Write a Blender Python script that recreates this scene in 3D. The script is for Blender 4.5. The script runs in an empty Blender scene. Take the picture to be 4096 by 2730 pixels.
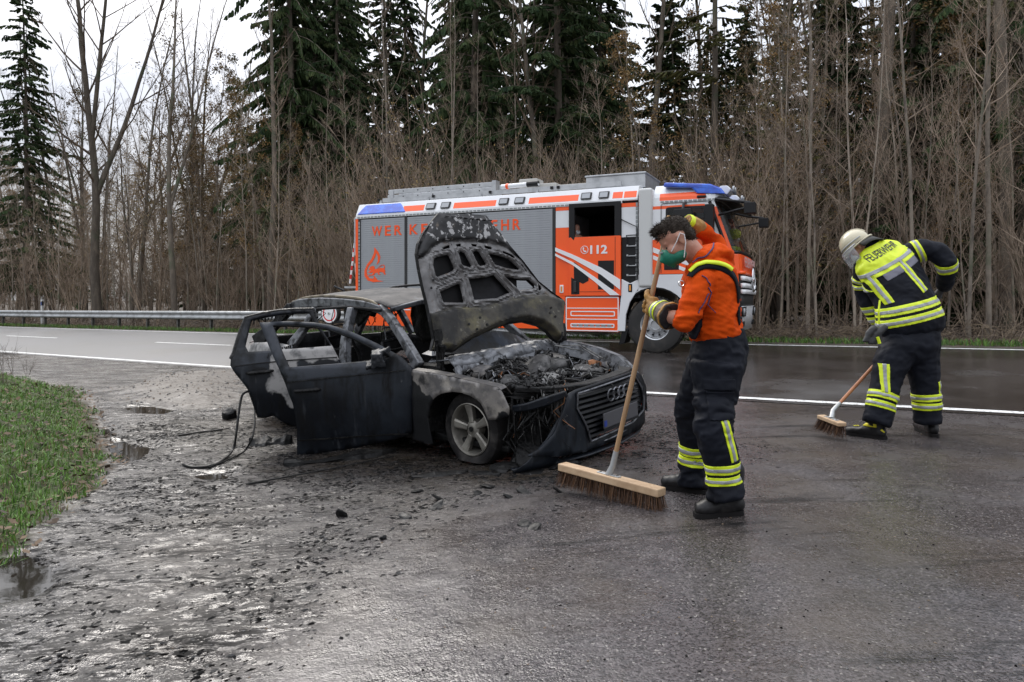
import bpy, bmesh, math, random
import numpy as np
from mathutils import Vector, Matrix, Euler, geometry as mgeo
from mathutils.bvhtree import BVHTree

random.seed(7)
rng = np.random.default_rng(11)
scene = bpy.context.scene
COL = scene.collection
R = math.radians

# ------------------------------------------------------------------ camera
F, CX, YH, CAMZ = 2800.0, 2048.0, 1201.0, 1.5      # focal length and horizon of the 4096 x 2730 picture, eye height in metres
cam_d = bpy.data.cameras.new('camera')
cam = bpy.data.objects.new('camera', cam_d); COL.objects.link(cam)
cam.location = (0, 0, CAMZ); cam.rotation_euler = (R(90), 0, 0)
cam_d.sensor_width = 36; cam_d.lens = 36 * F / 4096
cam_d.shift_y = -(1365 - YH) / 4096
cam_d.clip_start = .05; cam_d.clip_end = 3000
scene.camera = cam

# ------------------------------------------------------------------ sky, sun, exposure
SUN_EL, SUN_AZ = R(40), R(-27)      # azimuth from +Y clockwise: ahead and to the left, behind thin cloud
w = bpy.data.worlds.new('World'); scene.world = w; w.use_nodes = True
nt = w.node_tree; nt.nodes.clear()
wo = nt.nodes.new('ShaderNodeOutputWorld'); bg = nt.nodes.new('ShaderNodeBackground')
sky = nt.nodes.new('ShaderNodeTexSky'); sky.sky_type = 'NISHITA'; sky.sun_disc = False
sky.sun_elevation = SUN_EL; sky.sun_rotation = SUN_AZ; sky.air_density = 1.0; sky.dust_density = 2.0
tcw = nt.nodes.new('ShaderNodeTexCoord'); mp = nt.nodes.new('ShaderNodeMapping'); mp.inputs['Scale'].default_value = (1, 1, 2.2)
n1 = nt.nodes.new('ShaderNodeTexNoise'); n1.inputs['Scale'].default_value = 2.6; n1.inputs['Detail'].default_value = 6; n1.inputs['Roughness'].default_value = .55
rp = nt.nodes.new('ShaderNodeValToRGB')
rp.color_ramp.elements[0].position = .3; rp.color_ramp.elements[0].color = (3.5, 3.8, 4.5, 1)
rp.color_ramp.elements[1].position = .62; rp.color_ramp.elements[1].color = (5.3, 5.35, 5.5, 1)
mx = nt.nodes.new('ShaderNodeMix'); mx.data_type = 'RGBA'; mx.inputs['Factor'].default_value = .9
nt.links.new(tcw.outputs['Generated'], mp.inputs['Vector']); nt.links.new(mp.outputs['Vector'], n1.inputs['Vector'])
nt.links.new(n1.outputs['Fac'], rp.inputs['Fac']); nt.links.new(sky.outputs['Color'], mx.inputs['A']); nt.links.new(rp.outputs['Color'], mx.inputs['B'])
# overcast: the dome grows brighter from the horizon to the zenith, (1 + 2 sin h) / 3
sx = nt.nodes.new('ShaderNodeSeparateXYZ'); nt.links.new(tcw.outputs['Generated'], sx.inputs[0])
mz = nt.nodes.new('ShaderNodeMapRange'); mz.inputs[1].default_value = 0; mz.inputs[2].default_value = 1; mz.inputs[3].default_value = .50; mz.inputs[4].default_value = 2.9; nt.links.new(sx.outputs['Z'], mz.inputs[0])
ms = nt.nodes.new('ShaderNodeVectorMath'); ms.operation = 'SCALE'; nt.links.new(mx.outputs['Result'], ms.inputs[0]); nt.links.new(mz.outputs[0], ms.inputs['Scale'])
nt.links.new(ms.outputs[0], bg.inputs['Color']); bg.inputs['Strength'].default_value = .1
nt.links.new(bg.outputs['Background'], wo.inputs['Surface'])
sun_d = bpy.data.lights.new('sun', 'SUN'); sun_d.energy = 1.1; sun_d.angle = R(24); sun_d.color = (1, .95, .88)
sun = bpy.data.objects.new('sun', sun_d); COL.objects.link(sun)
sun.rotation_euler = Vector((math.sin(SUN_AZ) * math.cos(SUN_EL), math.cos(SUN_AZ) * math.cos(SUN_EL), math.sin(SUN_EL))).to_track_quat('Z', 'Y').to_euler()
scene.view_settings.view_transform = 'Standard'; scene.view_settings.look = 'None'
scene.view_settings.exposure = .86; scene.view_settings.gamma = 1; scene.view_settings.use_curve_mapping = False
scene.render.engine = 'CYCLES'
scene.cycles.max_bounces = 6; scene.cycles.diffuse_bounces = 3; scene.cycles.glossy_bounces = 3; scene.cycles.transparent_max_bounces = 8

# ------------------------------------------------------------------ helpers
K = 4096 / 2353
def ray(X, Y): return np.array([(X - CX) / F, 1.0, (YH - Y) / F])
def at(x, y, d):                       # a point of the place: picture measurements plus its distance in metres
    r = ray(x * K, y * K); return np.array([0, 0, CAMZ]) + d * r
def tag(o, label=None, cat=None, group=None, kind=None):
    if label: o['label'] = label
    if cat: o['category'] = cat
    if group: o['group'] = group
    if kind: o['kind'] = kind
    return o
def empty(name, loc=(0, 0, 0), rot=(0, 0, 0), label=None, cat=None, group=None):
    o = bpy.data.objects.new(name, None); COL.objects.link(o)
    o.location = loc; o.rotation_euler = rot; o.empty_display_size = .2
    return tag(o, label, cat, group)
def link(name, me, parent=None, mats=None):
    o = bpy.data.objects.new(name, me); COL.objects.link(o)
    if parent is not None: o.parent = parent
    if mats is not None and not me.materials:
        for m in (mats if isinstance(mats, (list, tuple)) else [mats]): me.materials.append(m)
    return o
def copy_tree(o, parent=None):
    c = o.copy(); COL.objects.link(c); c.parent = parent
    for ch in o.children: copy_tree(ch, c)
    return c
def unit(v):
    v = np.asarray(v, float); return v / (np.linalg.norm(v) + 1e-12)

class MB:
    """collects vertices and faces; build() links them as one mesh object"""
    def __init__(s): s.v = []; s.f = []; s.m = []; s.mi = 0
    def add(s, vs, fs):
        b = len(s.v); s.v.extend([tuple(map(float, p)) for p in vs]); s.f.extend([tuple(i + b for i in f) for f in fs]); s.m.extend([s.mi] * len(fs)); return s
    def box(s, c, d, rot=None, taper=1.0):
        c = np.asarray(c, float); h = np.asarray(d, float) / 2
        P = np.array([[x, y, z] for z in (-1, 1) for y in (-1, 1) for x in (-1, 1)], float)
        P[4:, :2] *= taper
        P = P * h
        if rot is not None: P = P @ np.array(rot).T
        return s.add(P + c, [(0, 2, 3, 1), (4, 5, 7, 6), (0, 1, 5, 4), (2, 6, 7, 3), (0, 4, 6, 2), (1, 3, 7, 5)])
    def tube(s, pts, rad, n=8, cap=True, flat=None):
        pts = np.asarray(pts, float); m = len(pts)
        rad = np.full(m, rad, float) if np.isscalar(rad) else np.asarray(rad, float)
        T = np.gradient(pts, axis=0); T /= np.linalg.norm(T, axis=1)[:, None] + 1e-12
        up = np.array([0, 0, 1.]) if abs(T[0, 2]) < .9 else np.array([1., 0, 0])
        A = np.cross(T[0], up); A /= np.linalg.norm(A); vs = []
        for i in range(m):
            A = A - T[i] * (A @ T[i]); A /= np.linalg.norm(A) + 1e-12
            B = np.cross(T[i], A)
            for k in range(n):
                a = 2 * math.pi * k / n
                vs.append(pts[i] + rad[i] * (math.cos(a) * A + math.sin(a) * B * (flat or 1)))
        fs = [(i * n + k, i * n + (k + 1) % n, (i + 1) * n + (k + 1) % n, (i + 1) * n + k) for i in range(m - 1) for k in range(n)]
        if cap: fs += [tuple(range(n))[::-1], tuple((m - 1) * n + k for k in range(n))]
        return s.add(vs, fs)
    def lathe(s, prof, c, axis, n=24):
        """profile [(radius, along)] turned round axis through c"""
        ax = unit(axis); u = unit(np.cross(ax, [0, 0, 1.] if abs(ax[2]) < .9 else [1., 0, 0])); w_ = np.cross(ax, u); c = np.asarray(c, float)
        vs = [c + ax * h + r * (math.cos(2 * math.pi * k / n) * u + math.sin(2 * math.pi * k / n) * w_) for r, h in prof for k in range(n)]
        fs = [(i * n + k, i * n + (k + 1) % n, (i + 1) * n + (k + 1) % n, (i + 1) * n + k) for i in range(len(prof) - 1) for k in range(n)]
        return s.add(vs, fs)
    def disc(s, c, axis, r, h=.01, n=20): return s.lathe([(1e-4, 0), (r, 0), (r, h), (1e-4, h)], c, axis, n)
    def prism(s, poly, O, a, b, depth):
        """polygon in the plane (O; a, b), thickness depth along a x b"""
        O = np.asarray(O, float); a = np.asarray(a, float); b = np.asarray(b, float); n_ = np.cross(a, b); n_ /= np.linalg.norm(n_); k = len(poly)
        lo = [O + a * p[0] + b * p[1] for p in poly]; hi = [q + n_ * depth for q in lo]
        tri = mgeo.tessellate_polygon([[Vector((p[0], p[1], 0)) for p in poly]])
        fs = [tuple(t) for t in tri] + [tuple(i + k for i in t) for t in tri] + [(i, (i + 1) % k, (i + 1) % k + k, i + k) for i in range(k)]
        return s.add(lo + hi, fs)
    def strip(s, P, Q):
        """ribbon between two polylines"""
        n = len(P); return s.add(list(P) + list(Q), [(i, i + 1, n + i + 1, n + i) for i in range(n - 1)])
    def mesh(s, name):
        me = bpy.data.meshes.new(name); me.from_pydata(s.v, [], s.f)
        if any(s.m): me.polygons.foreach_set('material_index', s.m)
        me.update(); return me
    def build(s, name, mats, parent=None, smooth=False, bevel=0, fix=True, solid=0, seg=2):
        me = s.mesh(name)
        if fix:
            bm = bmesh.new(); bm.from_mesh(me); bmesh.ops.recalc_face_normals(bm, faces=bm.faces); bm.to_mesh(me); bm.free()
        o = link(name, me, parent, mats)
        if solid:
            md = o.modifiers.new('solid', 'SOLIDIFY'); md.thickness = solid; md.offset = 0
        if bevel:
            md = o.modifiers.new('bevel', 'BEVEL'); md.width = bevel; md.segments = seg; md.limit_method = 'ANGLE'; md.angle_limit = R(35)
        if smooth:
            me.polygons.foreach_set('use_smooth', [True] * len(me.polygons))
            if smooth != 2: me.set_sharp_from_angle(angle=R(40)) if hasattr(me, 'set_sharp_from_angle') else None
        return o

def hash3(ix, iy, iz, seed):
    h = (ix * 374761393 + iy * 668265263 + iz * 2147483647 + seed * 974634773) & 0xFFFFFFFF
    h = ((h ^ (h >> 13)) * 1274126177) & 0xFFFFFFFF
    return ((h ^ (h >> 16)) & 0xFFFF) / 65535.0
def vnoise(p, seed=0):
    p = np.asarray(p, float)
    if p.shape[1] == 2: p = np.c_[p, np.zeros(len(p))]
    i = np.floor(p).astype(np.int64); f = p - i; f = f * f * (3 - 2 * f); r = 0
    for dx in (0, 1):
        for dy in (0, 1):
            for dz in (0, 1):
                wgt = (f[:, 0] if dx else 1 - f[:, 0]) * (f[:, 1] if dy else 1 - f[:, 1]) * (f[:, 2] if dz else 1 - f[:, 2])
                r = r + wgt * hash3(i[:, 0] + dx, i[:, 1] + dy, i[:, 2] + dz, seed)
    return r
def fbm(p, octv=4, seed=0, gain=.5):
    p = np.asarray(p, float); r = 0; a = 1; t = 0
    for k in range(octv): r = r + a * vnoise(p * 2 ** k + 17.3 * k, seed + k); t += a; a *= gain
    return r / t
def sstep(a, b, x):
    t = np.clip((x - a) / (b - a), 0, 1); return t * t * (3 - 2 * t)

# ------------------------------------------------------------------ materials
def mat(name, col, rough=.6, metal=0.0, layers=(), bump=None, spec=None, coat=0, coord='Object', trans=0, ior=None, rnd=0, sheen=0, emit=None):
    """layers: (colour, scale, low, high, roughness[, stretch]) laid over the base through noise; bump: (scale, strength, distance)"""
    m = bpy.data.materials.new(name); m.use_nodes = True; t = m.node_tree; N = t.nodes; L = t.links; b = N['Principled BSDF']
    b.inputs['Base Color'].default_value = (*col, 1); b.inputs['Roughness'].default_value = rough; b.inputs['Metallic'].default_value = metal
    if spec is not None: b.inputs['Specular IOR Level'].default_value = spec
    if coat: b.inputs['Coat Weight'].default_value = coat; b.inputs['Coat Roughness'].default_value = .08
    if trans: b.inputs['Transmission Weight'].default_value = trans
    if ior: b.inputs['IOR'].default_value = ior
    if sheen: b.inputs['Sheen Weight'].default_value = sheen
    tc = N.new('ShaderNodeTexCoord').outputs[coord]
    c = None; ro = None
    for k, ly in enumerate(layers):
        c2, sc, lo, hi, r2 = ly[:5]
        vec = tc
        if len(ly) > 5:
            q = N.new('ShaderNodeMapping'); q.inputs['Scale'].default_value = ly[5]; L.new(tc, q.inputs['Vector']); vec = q.outputs['Vector']
        n = N.new('ShaderNodeTexNoise'); n.inputs['Scale'].default_value = sc; n.inputs['Detail'].default_value = 6; n.inputs['Roughness'].default_value = .62
        off = N.new('ShaderNodeVectorMath'); off.operation = 'ADD'; off.inputs[1].default_value = (k * 7.3, k * 3.1, k * 5.7); L.new(vec, off.inputs[0]); L.new(off.outputs[0], n.inputs['Vector'])
        mr = N.new('ShaderNodeMapRange'); mr.inputs[1].default_value = lo; mr.inputs[2].default_value = hi; L.new(n.outputs['Fac'], mr.inputs[0])
        if len(ly) > 6:            # this layer lies only where the named distance (plus a ragged edge) is positive
            at_ = N.new('ShaderNodeAttribute'); at_.attribute_name = ly[6]; ne = N.new('ShaderNodeTexNoise'); ne.inputs['Scale'].default_value = 9; ne.inputs['Detail'].default_value = 7; L.new(tc, ne.inputs['Vector'])
            ma = N.new('ShaderNodeMath'); ma.operation = 'MULTIPLY_ADD'; ma.inputs[1].default_value = ly[7] if len(ly) > 7 else .12; L.new(ne.outputs['Fac'], ma.inputs[0]); L.new(at_.outputs['Fac'], ma.inputs[2])
            m2 = N.new('ShaderNodeMapRange'); e_ = .5 * (ly[7] if len(ly) > 7 else .12); m2.inputs[1].default_value = e_ - .008; m2.inputs[2].default_value = e_ + (.012 if e_ else 1.0); L.new(ma.outputs[0], m2.inputs[0])
            mm = N.new('ShaderNodeMath'); mm.operation = 'MULTIPLY'; L.new(mr.outputs[0], mm.inputs[0]); L.new(m2.outputs[0], mm.inputs[1]); mr = mm
        mx = N.new('ShaderNodeMix'); mx.data_type = 'RGBA'; L.new(mr.outputs[0], mx.inputs['Factor'])
        if c is None: mx.inputs['A'].default_value = (*col, 1)
        else: L.new(c, mx.inputs['A'])
        mx.inputs['B'].default_value = (*c2, 1); c = mx.outputs['Result']
        mf = N.new('ShaderNodeMix'); mf.data_type = 'FLOAT'; L.new(mr.outputs[0], mf.inputs[0])
        if ro is None: mf.inputs[2].default_value = rough
        else: L.new(ro, mf.inputs[2])
        mf.inputs[3].default_value = r2; ro = mf.outputs[0]
    if rnd:
        oi = N.new('ShaderNodeObjectInfo'); hv = N.new('ShaderNodeHueSaturation')
        mr = N.new('ShaderNodeMapRange'); mr.inputs[3].default_value = 1 - rnd; mr.inputs[4].default_value = 1 + rnd; L.new(oi.outputs['Random'], mr.inputs[0]); L.new(mr.outputs[0], hv.inputs['Value'])
        if c is None: hv.inputs['Color'].default_value = (*col, 1)
        else: L.new(c, hv.inputs['Color'])
        c = hv.outputs['Color']
    if c is not None: L.new(c, b.inputs['Base Color'])
    if ro is not None: L.new(ro, b.inputs['Roughness'])
    if bump:
        bn = N.new('ShaderNodeTexNoise'); bn.inputs['Scale'].default_value = bump[0]; bn.inputs['Detail'].default_value = 5; L.new(tc, bn.inputs['Vector'])
        bp = N.new('ShaderNodeBump'); bp.inputs['Strength'].default_value = bump[1]; bp.inputs['Distance'].default_value = bump[2]
        L.new(bn.outputs['Fac'], bp.inputs['Height']); L.new(bp.outputs['Normal'], b.inputs['Normal'])
    if emit: b.inputs['Emission Color'].default_value = (*emit[0], 1); b.inputs['Emission Strength'].default_value = emit[1]
    return m
# ------------------------------------------------------------------ lie of the land
RA = R(31); RT = np.array([math.cos(RA), -math.sin(RA)]); RN = np.array([math.sin(RA), math.cos(RA)])   # along the road, across it
N1, N2 = 9.0, 15.5                     # the two white edge lines
def smooth_interp(s, xs, ys):
    return sum(np.interp(s + o, xs, ys) for o in (-3, -1.5, 0, 1.5, 3)) / 5
def z_near(s): return smooth_interp(s, [-90, -60, -40, -21.4, -11.7, -3.3, .78, 8, 30], [.0, .05, .07, .12, .165, .235, .32, .42, .5])
def z_far(s): return smooth_interp(s, [-90, -60, -36.9, -19.6, -3.6, 1.4, 8, 30], [.15, .2, .25, .36, .53, .60, .67, .75])
def z_road(s, n): a = (n - N1) / (N2 - N1); return z_near(s) * (1 - a) + z_far(s) * a
def sn(p): p = np.asarray(p, float); return p[..., :2] @ RT, p[..., :2] @ RN
def xy(s, n): return np.asarray(s)[..., None] * RT + np.asarray(n)[..., None] * RN

CAR_LOC, CAR_YAW, CAR_ROLL = (.174, 6.498, .10), R(-41.3), R(2.6)
CAR_M = Matrix.Translation(CAR_LOC) @ Matrix.Rotation(CAR_YAW, 4, 'Z') @ Matrix.Rotation(CAR_ROLL, 4, 'X')
ctrl = [(1.2, 3.9, .30), (1.0, 4.5, .29), (3.4, 6.1, .30), (2.3, 2.0, .30), (0, 2.2, .2), (-1, 2.4, .10), (-2.2, 3.0, .04), (-4, 6, .05), (-3, 4.4, .05), (-5, 9, .1), (5, 3, .3), (.3, 4.7, .23), (6, 6, .31)]
for cx, cy in ((0, -.8), (0, .8), (-2.82, -.8), (-2.82, .8)):
    p = CAR_M @ Vector((cx, cy, .055)); ctrl.append((p.x, p.y, p.z))
for s_ in np.arange(-24, 6, 2.5):
    for n_ in (N1, N1 - .6):
        q = xy(s_, n_); ctrl.append((q[0], q[1], float(z_road(s_, n_))))
ctrl = np.array(ctrl); nc = len(ctrl)
def tps_k(r): return np.where(r > 1e-9, r * r * np.log(np.maximum(r, 1e-9)), 0)
A_ = np.zeros((nc + 3, nc + 3)); D_ = np.linalg.norm(ctrl[:, None, :2] - ctrl[None, :, :2], axis=2)
A_[:nc, :nc] = tps_k(D_) + np.eye(nc) * .3; A_[:nc, nc] = 1; A_[nc, :nc] = 1; A_[:nc, nc + 1:] = ctrl[:, :2]; A_[nc + 1:, :nc] = ctrl[:, :2].T
TPS = np.linalg.solve(A_, np.r_[ctrl[:, 2], 0, 0, 0])
def z_tps(p):
    out = np.zeros(len(p))
    for i in range(0, len(p), 20000):
        q = p[i:i + 20000]; out[i:i + 20000] = tps_k(np.linalg.norm(q[:, None] - ctrl[None, :, :2], axis=2)) @ TPS[:nc] + TPS[nc] + q @ TPS[nc + 1:]
    return out
def poly_sd(p, poly):
    """signed distance to a polygon, positive inside"""
    poly = np.asarray(poly, float); d = np.full(len(p), 1e9); ins = np.zeros(len(p), bool)
    for i in range(len(poly)):
        a, b = poly[i], poly[(i + 1) % len(poly)]; e = b - a
        t = np.clip(((p - a) @ e) / (e @ e + 1e-12), 0, 1); d = np.minimum(d, np.linalg.norm(p - a - t[:, None] * e, axis=1))
        c = ((a[1] > p[:, 1]) != (b[1] > p[:, 1])) & (p[:, 0] < (b[0] - a[0]) * (p[:, 1] - a[1]) / (b[1] - a[1] + 1e-12) + a[0]); ins ^= c
    return np.where(ins, d, -d)
def flat_at(x, y, z=.06):              # picture measurement -> point of the nearly level lay-by
    r = ray(x * K, y * K); d = (z - CAMZ) / r[2]; return (r * d)[:2]
BANK = [flat_at(*q) for q in ((-60, 1330), (0, 1288), (60, 1250), (140, 1185), (210, 1128), (258, 1078), (240, 1010), (212, 945), (185, 900))] + [(-7.6, 11.6), (-9.6, 13.3), (-12.5, 14.3), (-16, 15), (-30, 10), (-30, 0), (-6, 1.5)]
PUDDLES = [[flat_at(*q) for q in c] for c in (
    ((-40, 1275), (60, 1262), (130, 1290), (140, 1325), (80, 1355), (-40, 1372)),
    ((232, 1012), (300, 1008), (372, 1026), (340, 1046), (300, 1062), (250, 1048)),
    ((280, 940), (345, 934), (420, 946), (380, 958), (310, 956)),
    ((205, 955), (250, 975), (285, 1000), (232, 1008), (215, 985)),
    ((430, 1088), (520, 1080), (545, 1095), (470, 1108)))]
HUMP = [flat_at(*q) for q in ((250, 905), (380, 868), (545, 862), (560, 930), (470, 950), (330, 930))]

def terrain(p, detail=True):
    p = np.asarray(p, float)[:, :2]; s, n = sn(p)
    zr = z_road(np.clip(s, -120, 60), np.clip(n, N1 - 1.5, N2 + 1.2))
    near = z_tps(np.clip(p, [-14, -6], [9, 30]))
    far_w = sstep(-26, -14, p[:, 0]); near = near * far_w + .08 * (1 - far_w)
    t = sstep(N1 - 1.2, N1 - .1, n); z = near * (1 - t) + zr * t
    sd = poly_sd(p, BANK)
    z = z + .5 * sstep(-.05, 1.7, sd) * (.75 + .5 * fbm(p * .9, 3, 5))
    z = z + .09 * sstep(-.2, .7, poly_sd(p, HUMP))
    fo = sstep(N2 + .9, N2 + 3, n); z = z + fo * (-.12 + .45 * (fbm(p * .35, 3, 9) - .4)) + sstep(20, 60, n) * .8 * fbm(p * .05, 2, 3)
    if detail:
        off = (n < N1 - .25)
        md = mud_mask(p)
        str_ = fbm(np.c_[(p[:, 0] * .82 - p[:, 1] * .57) * 2.2, (p[:, 0] * .57 + p[:, 1] * .82) * 9], 4, 21)
        z = z + off * md * (.014 * (str_ - .5) + .022 * (fbm(p * 17, 3, 31) - .5) * (fbm(p * 1.6, 3, 37) > .45))
        z = z + off * (1 - md) * .008 * (fbm(p * 9, 3, 41) - .5)
        z = z + off * np.clip(sd * 3, 0, 1) * .10 * (fbm(p * 6, 3, 51) - .5)
        for pd in PUDDLES: z = z - .035 * sstep(-.12, .12, poly_sd(p, pd))
    return z
MUD = [flat_at(*q) for q in ((-200, 1700), (480, 1640), (700, 1450), (930, 1250), (1180, 1120), (1240, 1040), (1000, 900), (560, 850), (300, 835), (60, 822), (-300, 900), (-400, 1300))]
def mud_mask(p):
    return sstep(-.5, .5, poly_sd(p, MUD) + 1.1 * (fbm(p * 1.7, 4, 61) - .5))
def gz(x, y): return float(terrain(np.array([[x, y]]), False)[0])
def on_ground(x, y):
    """where the sight line of a picture measurement meets the ground"""
    r = ray(x * K, y * K); d = 1.2
    for i in range(400):
        q = r * d
        if CAMZ + q[2] < gz(q[0], q[1]): break
        d *= 1.015
    lo, hi = d / 1.015, d
    for i in range(25):
        m_ = (lo + hi) / 2; q = r * m_
        if CAMZ + q[2] < gz(q[0], q[1]): hi = m_
        else: lo = m_
    q = r * hi; return np.array([q[0], q[1], CAMZ + q[2]])

def axis_(fine0, fine1, step, lim0, lim1, g=1.13):
    a = list(np.arange(fine0, fine1, step)); st = step; v = a[-1]
    while v < lim1: st *= g; v += st; a.append(v)
    st = step; v = a[0]; b = []
    while v > lim0: st *= g; v -= st; b.append(v)
    return np.array(b[::-1] + a)
gx = axis_(-4.8, 4.4, .032, -900, 900); gy = axis_(1.9, 10.5, .034, -500, 1200)
GX, GY = np.meshgrid(gx, gy); gp = np.c_[GX.ravel(), GY.ravel()]
gzv = terrain(gp)
nx_, ny_ = len(gx), len(gy); idx = np.arange(nx_ * ny_).reshape(ny_, nx_)
quads = np.stack([idx[:-1, :-1], idx[:-1, 1:], idx[1:, 1:], idx[1:, :-1]], -1).reshape(-1, 4)
me = bpy.data.meshes.new('ground'); me.vertices.add(len(gp)); me.vertices.foreach_set('co', np.c_[gp, gzv].ravel())
me.loops.add(quads.size); me.loops.foreach_set('vertex_index', quads.ravel()); me.polygons.add(len(quads))
me.polygons.foreach_set('loop_start', np.arange(0, quads.size, 4)); me.polygons.foreach_set('loop_total', np.full(len(quads), 4))
me.polygons.foreach_set('use_smooth', np.ones(len(quads), bool)); me.update(); me.validate()
s_g, n_g = sn(gp)
def attr(me, name, v):
    a = me.attributes.new(name, 'FLOAT', 'POINT'); a.data.foreach_set('value', np.asarray(v, np.float32))
attr(me, 'mud', mud_mask(gp))
attr(me, 'soil', np.maximum(sstep(-.08, .12, poly_sd(gp, BANK) + .25 * (fbm(gp * 5, 3, 71) - .5)), sstep(N2 + .25, N2 + .6, n_g)))
attr(me, 'bank', sstep(-.05, .3, poly_sd(gp, BANK)))
attr(me, 'hump', sstep(-.25, .35, poly_sd(gp, HUMP) + .8 * (fbm(gp * 3, 3, 81) - .5)))
carp = np.array([(CAR_M @ Vector(c)).to_2d() for c in ((1.0, -1.0, 0), (1.0, 1.0, 0), (-3.6, 1.0, 0), (-3.6, -1.8, 0))])
attr(me, 'soot', sstep(-1.1, .3, poly_sd(gp, carp) + 1.3 * (fbm(gp * 2.3, 4, 91) - .5)))

def ground_material():
    m = bpy.data.materials.new('wet_ground'); m.use_nodes = True; t = m.node_tree; N = t.nodes; L = t.links; b = N['Principled BSDF']
    tc = N.new('ShaderNodeTexCoord').outputs['Object']
    def A(n_): a = N.new('ShaderNodeAttribute'); a.attribute_name = n_; return a.outputs['Fac']
    def noise(sc, det=5, ro=.6, vec=tc):
        n_ = N.new('ShaderNodeTexNoise'); n_.inputs['Scale'].default_value = sc; n_.inputs['Detail'].default_value = det; n_.inputs['Roughness'].default_value = ro; L.new(vec, n_.inputs['Vector']); return n_.outputs['Fac']
    def rng_(v, a, c, lo=0, hi=1):
        r = N.new('ShaderNodeMapRange'); r.inputs[1].default_value = a; r.inputs[2].default_value = c; r.inputs[3].default_value = lo; r.inputs[4].default_value = hi; L.new(v, r.inputs[0]); return r.outputs[0]
    def mix(f, a, c, ty='RGBA'):
        x = N.new('ShaderNodeMix'); x.data_type = ty; i = ('Factor', 'A', 'B') if ty == 'RGBA' else (0, 2, 3)
        if hasattr(f, 'links'): L.new(f, x.inputs[i[0]])
        else: x.inputs[i[0]].default_value = f
        for k_, v in ((i[1], a), (i[2], c)):
            if hasattr(v, 'links'): L.new(v, x.inputs[k_])
            else: x.inputs[k_].default_value = (*v, 1) if ty == 'RGBA' else v
        return x.outputs['Result'] if ty == 'RGBA' else x.outputs[0]
    def math_(op, a, c):
        x = N.new('ShaderNodeMath'); x.operation = op
        for k_, v in enumerate((a, c)):
            if hasattr(v, 'links'): L.new(v, x.inputs[k_])
            else: x.inputs[k_].default_value = v
        return x.outputs[0]
    vo = N.new('ShaderNodeTexVoronoi'); vo.inputs['Scale'].default_value = 125; L.new(tc, vo.inputs['Vector'])
    sep = N.new('ShaderNodeSeparateColor'); L.new(vo.outputs['Color'], sep.inputs[0])
    stone = sep.outputs[0]; stone2 = sep.outputs[1]
    big = noise(.9, 4); mid = noise(5.5, 5); fine = noise(60, 4); 
    # asphalt: dark binder, grey to lilac chips, a few pale pebbles
    c = mix(rng_(stone, .1, .95), (.026, .0235, .0235), (.100, .088, .088)); c = mix(rng_(stone2, .972, .985), c, (.20, .185, .17))
    c = mix(rng_(big, .46, .66, 0, .6), c, (.070, .056, .043)); c = mix(rng_(mid, .55, .75, 0, .5), c, (.012, .012, .013))
    r_a = rng_(noise(1.1, 7, .7), .36, .62, .07, .40)
    # swept streaks and worn patches on the asphalt
    st = N.new('ShaderNodeMapping'); st.inputs['Rotation'].default_value = (0, 0, R(12)); st.inputs['Scale'].default_value = (.45, 4.2, 1); L.new(tc, st.inputs['Vector'])
    stn = noise(1.3, 7, .68, st.outputs['Vector']); c = mix(rng_(stn, .57, .66, 0, .75), c, (.010, .010, .010)); c = mix(rng_(stn, .30, .42, .2, 0), c, (.085, .074, .064))
    # wet mud film over the gravel, dark peaty crumbs in clusters drawn out along the run-off
    fm = N.new('ShaderNodeMapping'); fm.inputs['Rotation'].default_value = (0, 0, R(-34)); fm.inputs['Scale'].default_value = (1.2, 4.5, 1); L.new(tc, fm.inputs['Vector']); fv = fm.outputs['Vector']
    clus = rng_(noise(1.1, 5, .6, fv), .40, .60); bits = rng_(noise(8, 9, .80, fv), .49, .525); dark = math_('MULTIPLY', bits, math_('ADD', math_('MULTIPLY', clus, .7), .3))
    cm = mix(.5, c, (.036, .034, .034)); cm = mix(rng_(stone2, .95, .965, 0, .9), cm, (.24, .22, .20)); cm = mix(rng_(noise(.8, 4), .5, .66, 0, .5), cm, (.062, .050, .038)); cm = mix(dark, cm, (.0055, .0052, .005))
    r_m = mix(dark, rng_(noise(1.7, 8, .7, fv), .40, .62, .06, .34), .6, 'FLOAT')
    mud = A('mud'); c = mix(mud, c, cm); ro = mix(mud, r_a, r_m, 'FLOAT')
    so = A('soot'); c = mix(math_('MULTIPLY', so, rng_(mid, .3, .6)), c, mix(fine, (.006, .006, .006), (.05, .038, .026)))
    hu = A('hump'); c = mix(math_('MULTIPLY', hu, .75), c, mix(stone, (.03, .025, .02), (.15, .125, .10))); ro = mix(hu, ro, .55, 'FLOAT')
    sl = A('soil'); moss = mix(rng_(noise(7, 6), .36, .62), (.030, .022, .012), (.060, .095, .022)); c = mix(sl, c, mix(A('bank'), mix(rng_(noise(9, 6), .3, .7), (.022, .016, .010), (.085, .06, .038)), moss)); ro = mix(sl, ro, .9, 'FLOAT')
    L.new(mix(math_('MULTIPLY', dark, mud), .5, .06, 'FLOAT'), b.inputs['Specular IOR Level'])
    L.new(c, b.inputs['Base Color']); L.new(ro, b.inputs['Roughness'])
    h = math_('ADD', math_('ADD', math_('MULTIPLY', vo.outputs['Distance'], -.5), math_('MULTIPLY', fine, .8)), math_('MULTIPLY', math_('MULTIPLY', dark, mud), 1.6))
    bp = N.new('ShaderNodeBump'); bp.inputs['Strength'].default_value = .32; bp.inputs['Distance'].default_value = .006; L.new(h, bp.inputs['Height'])
    bp2 = N.new('ShaderNodeBump'); bp2.inputs['Strength'].default_value = .22; bp2.inputs['Distance'].default_value = .02; L.new(noise(22, 4), bp2.inputs['Height']); L.new(bp.outputs['Normal'], bp2.inputs['Normal'])
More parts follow.
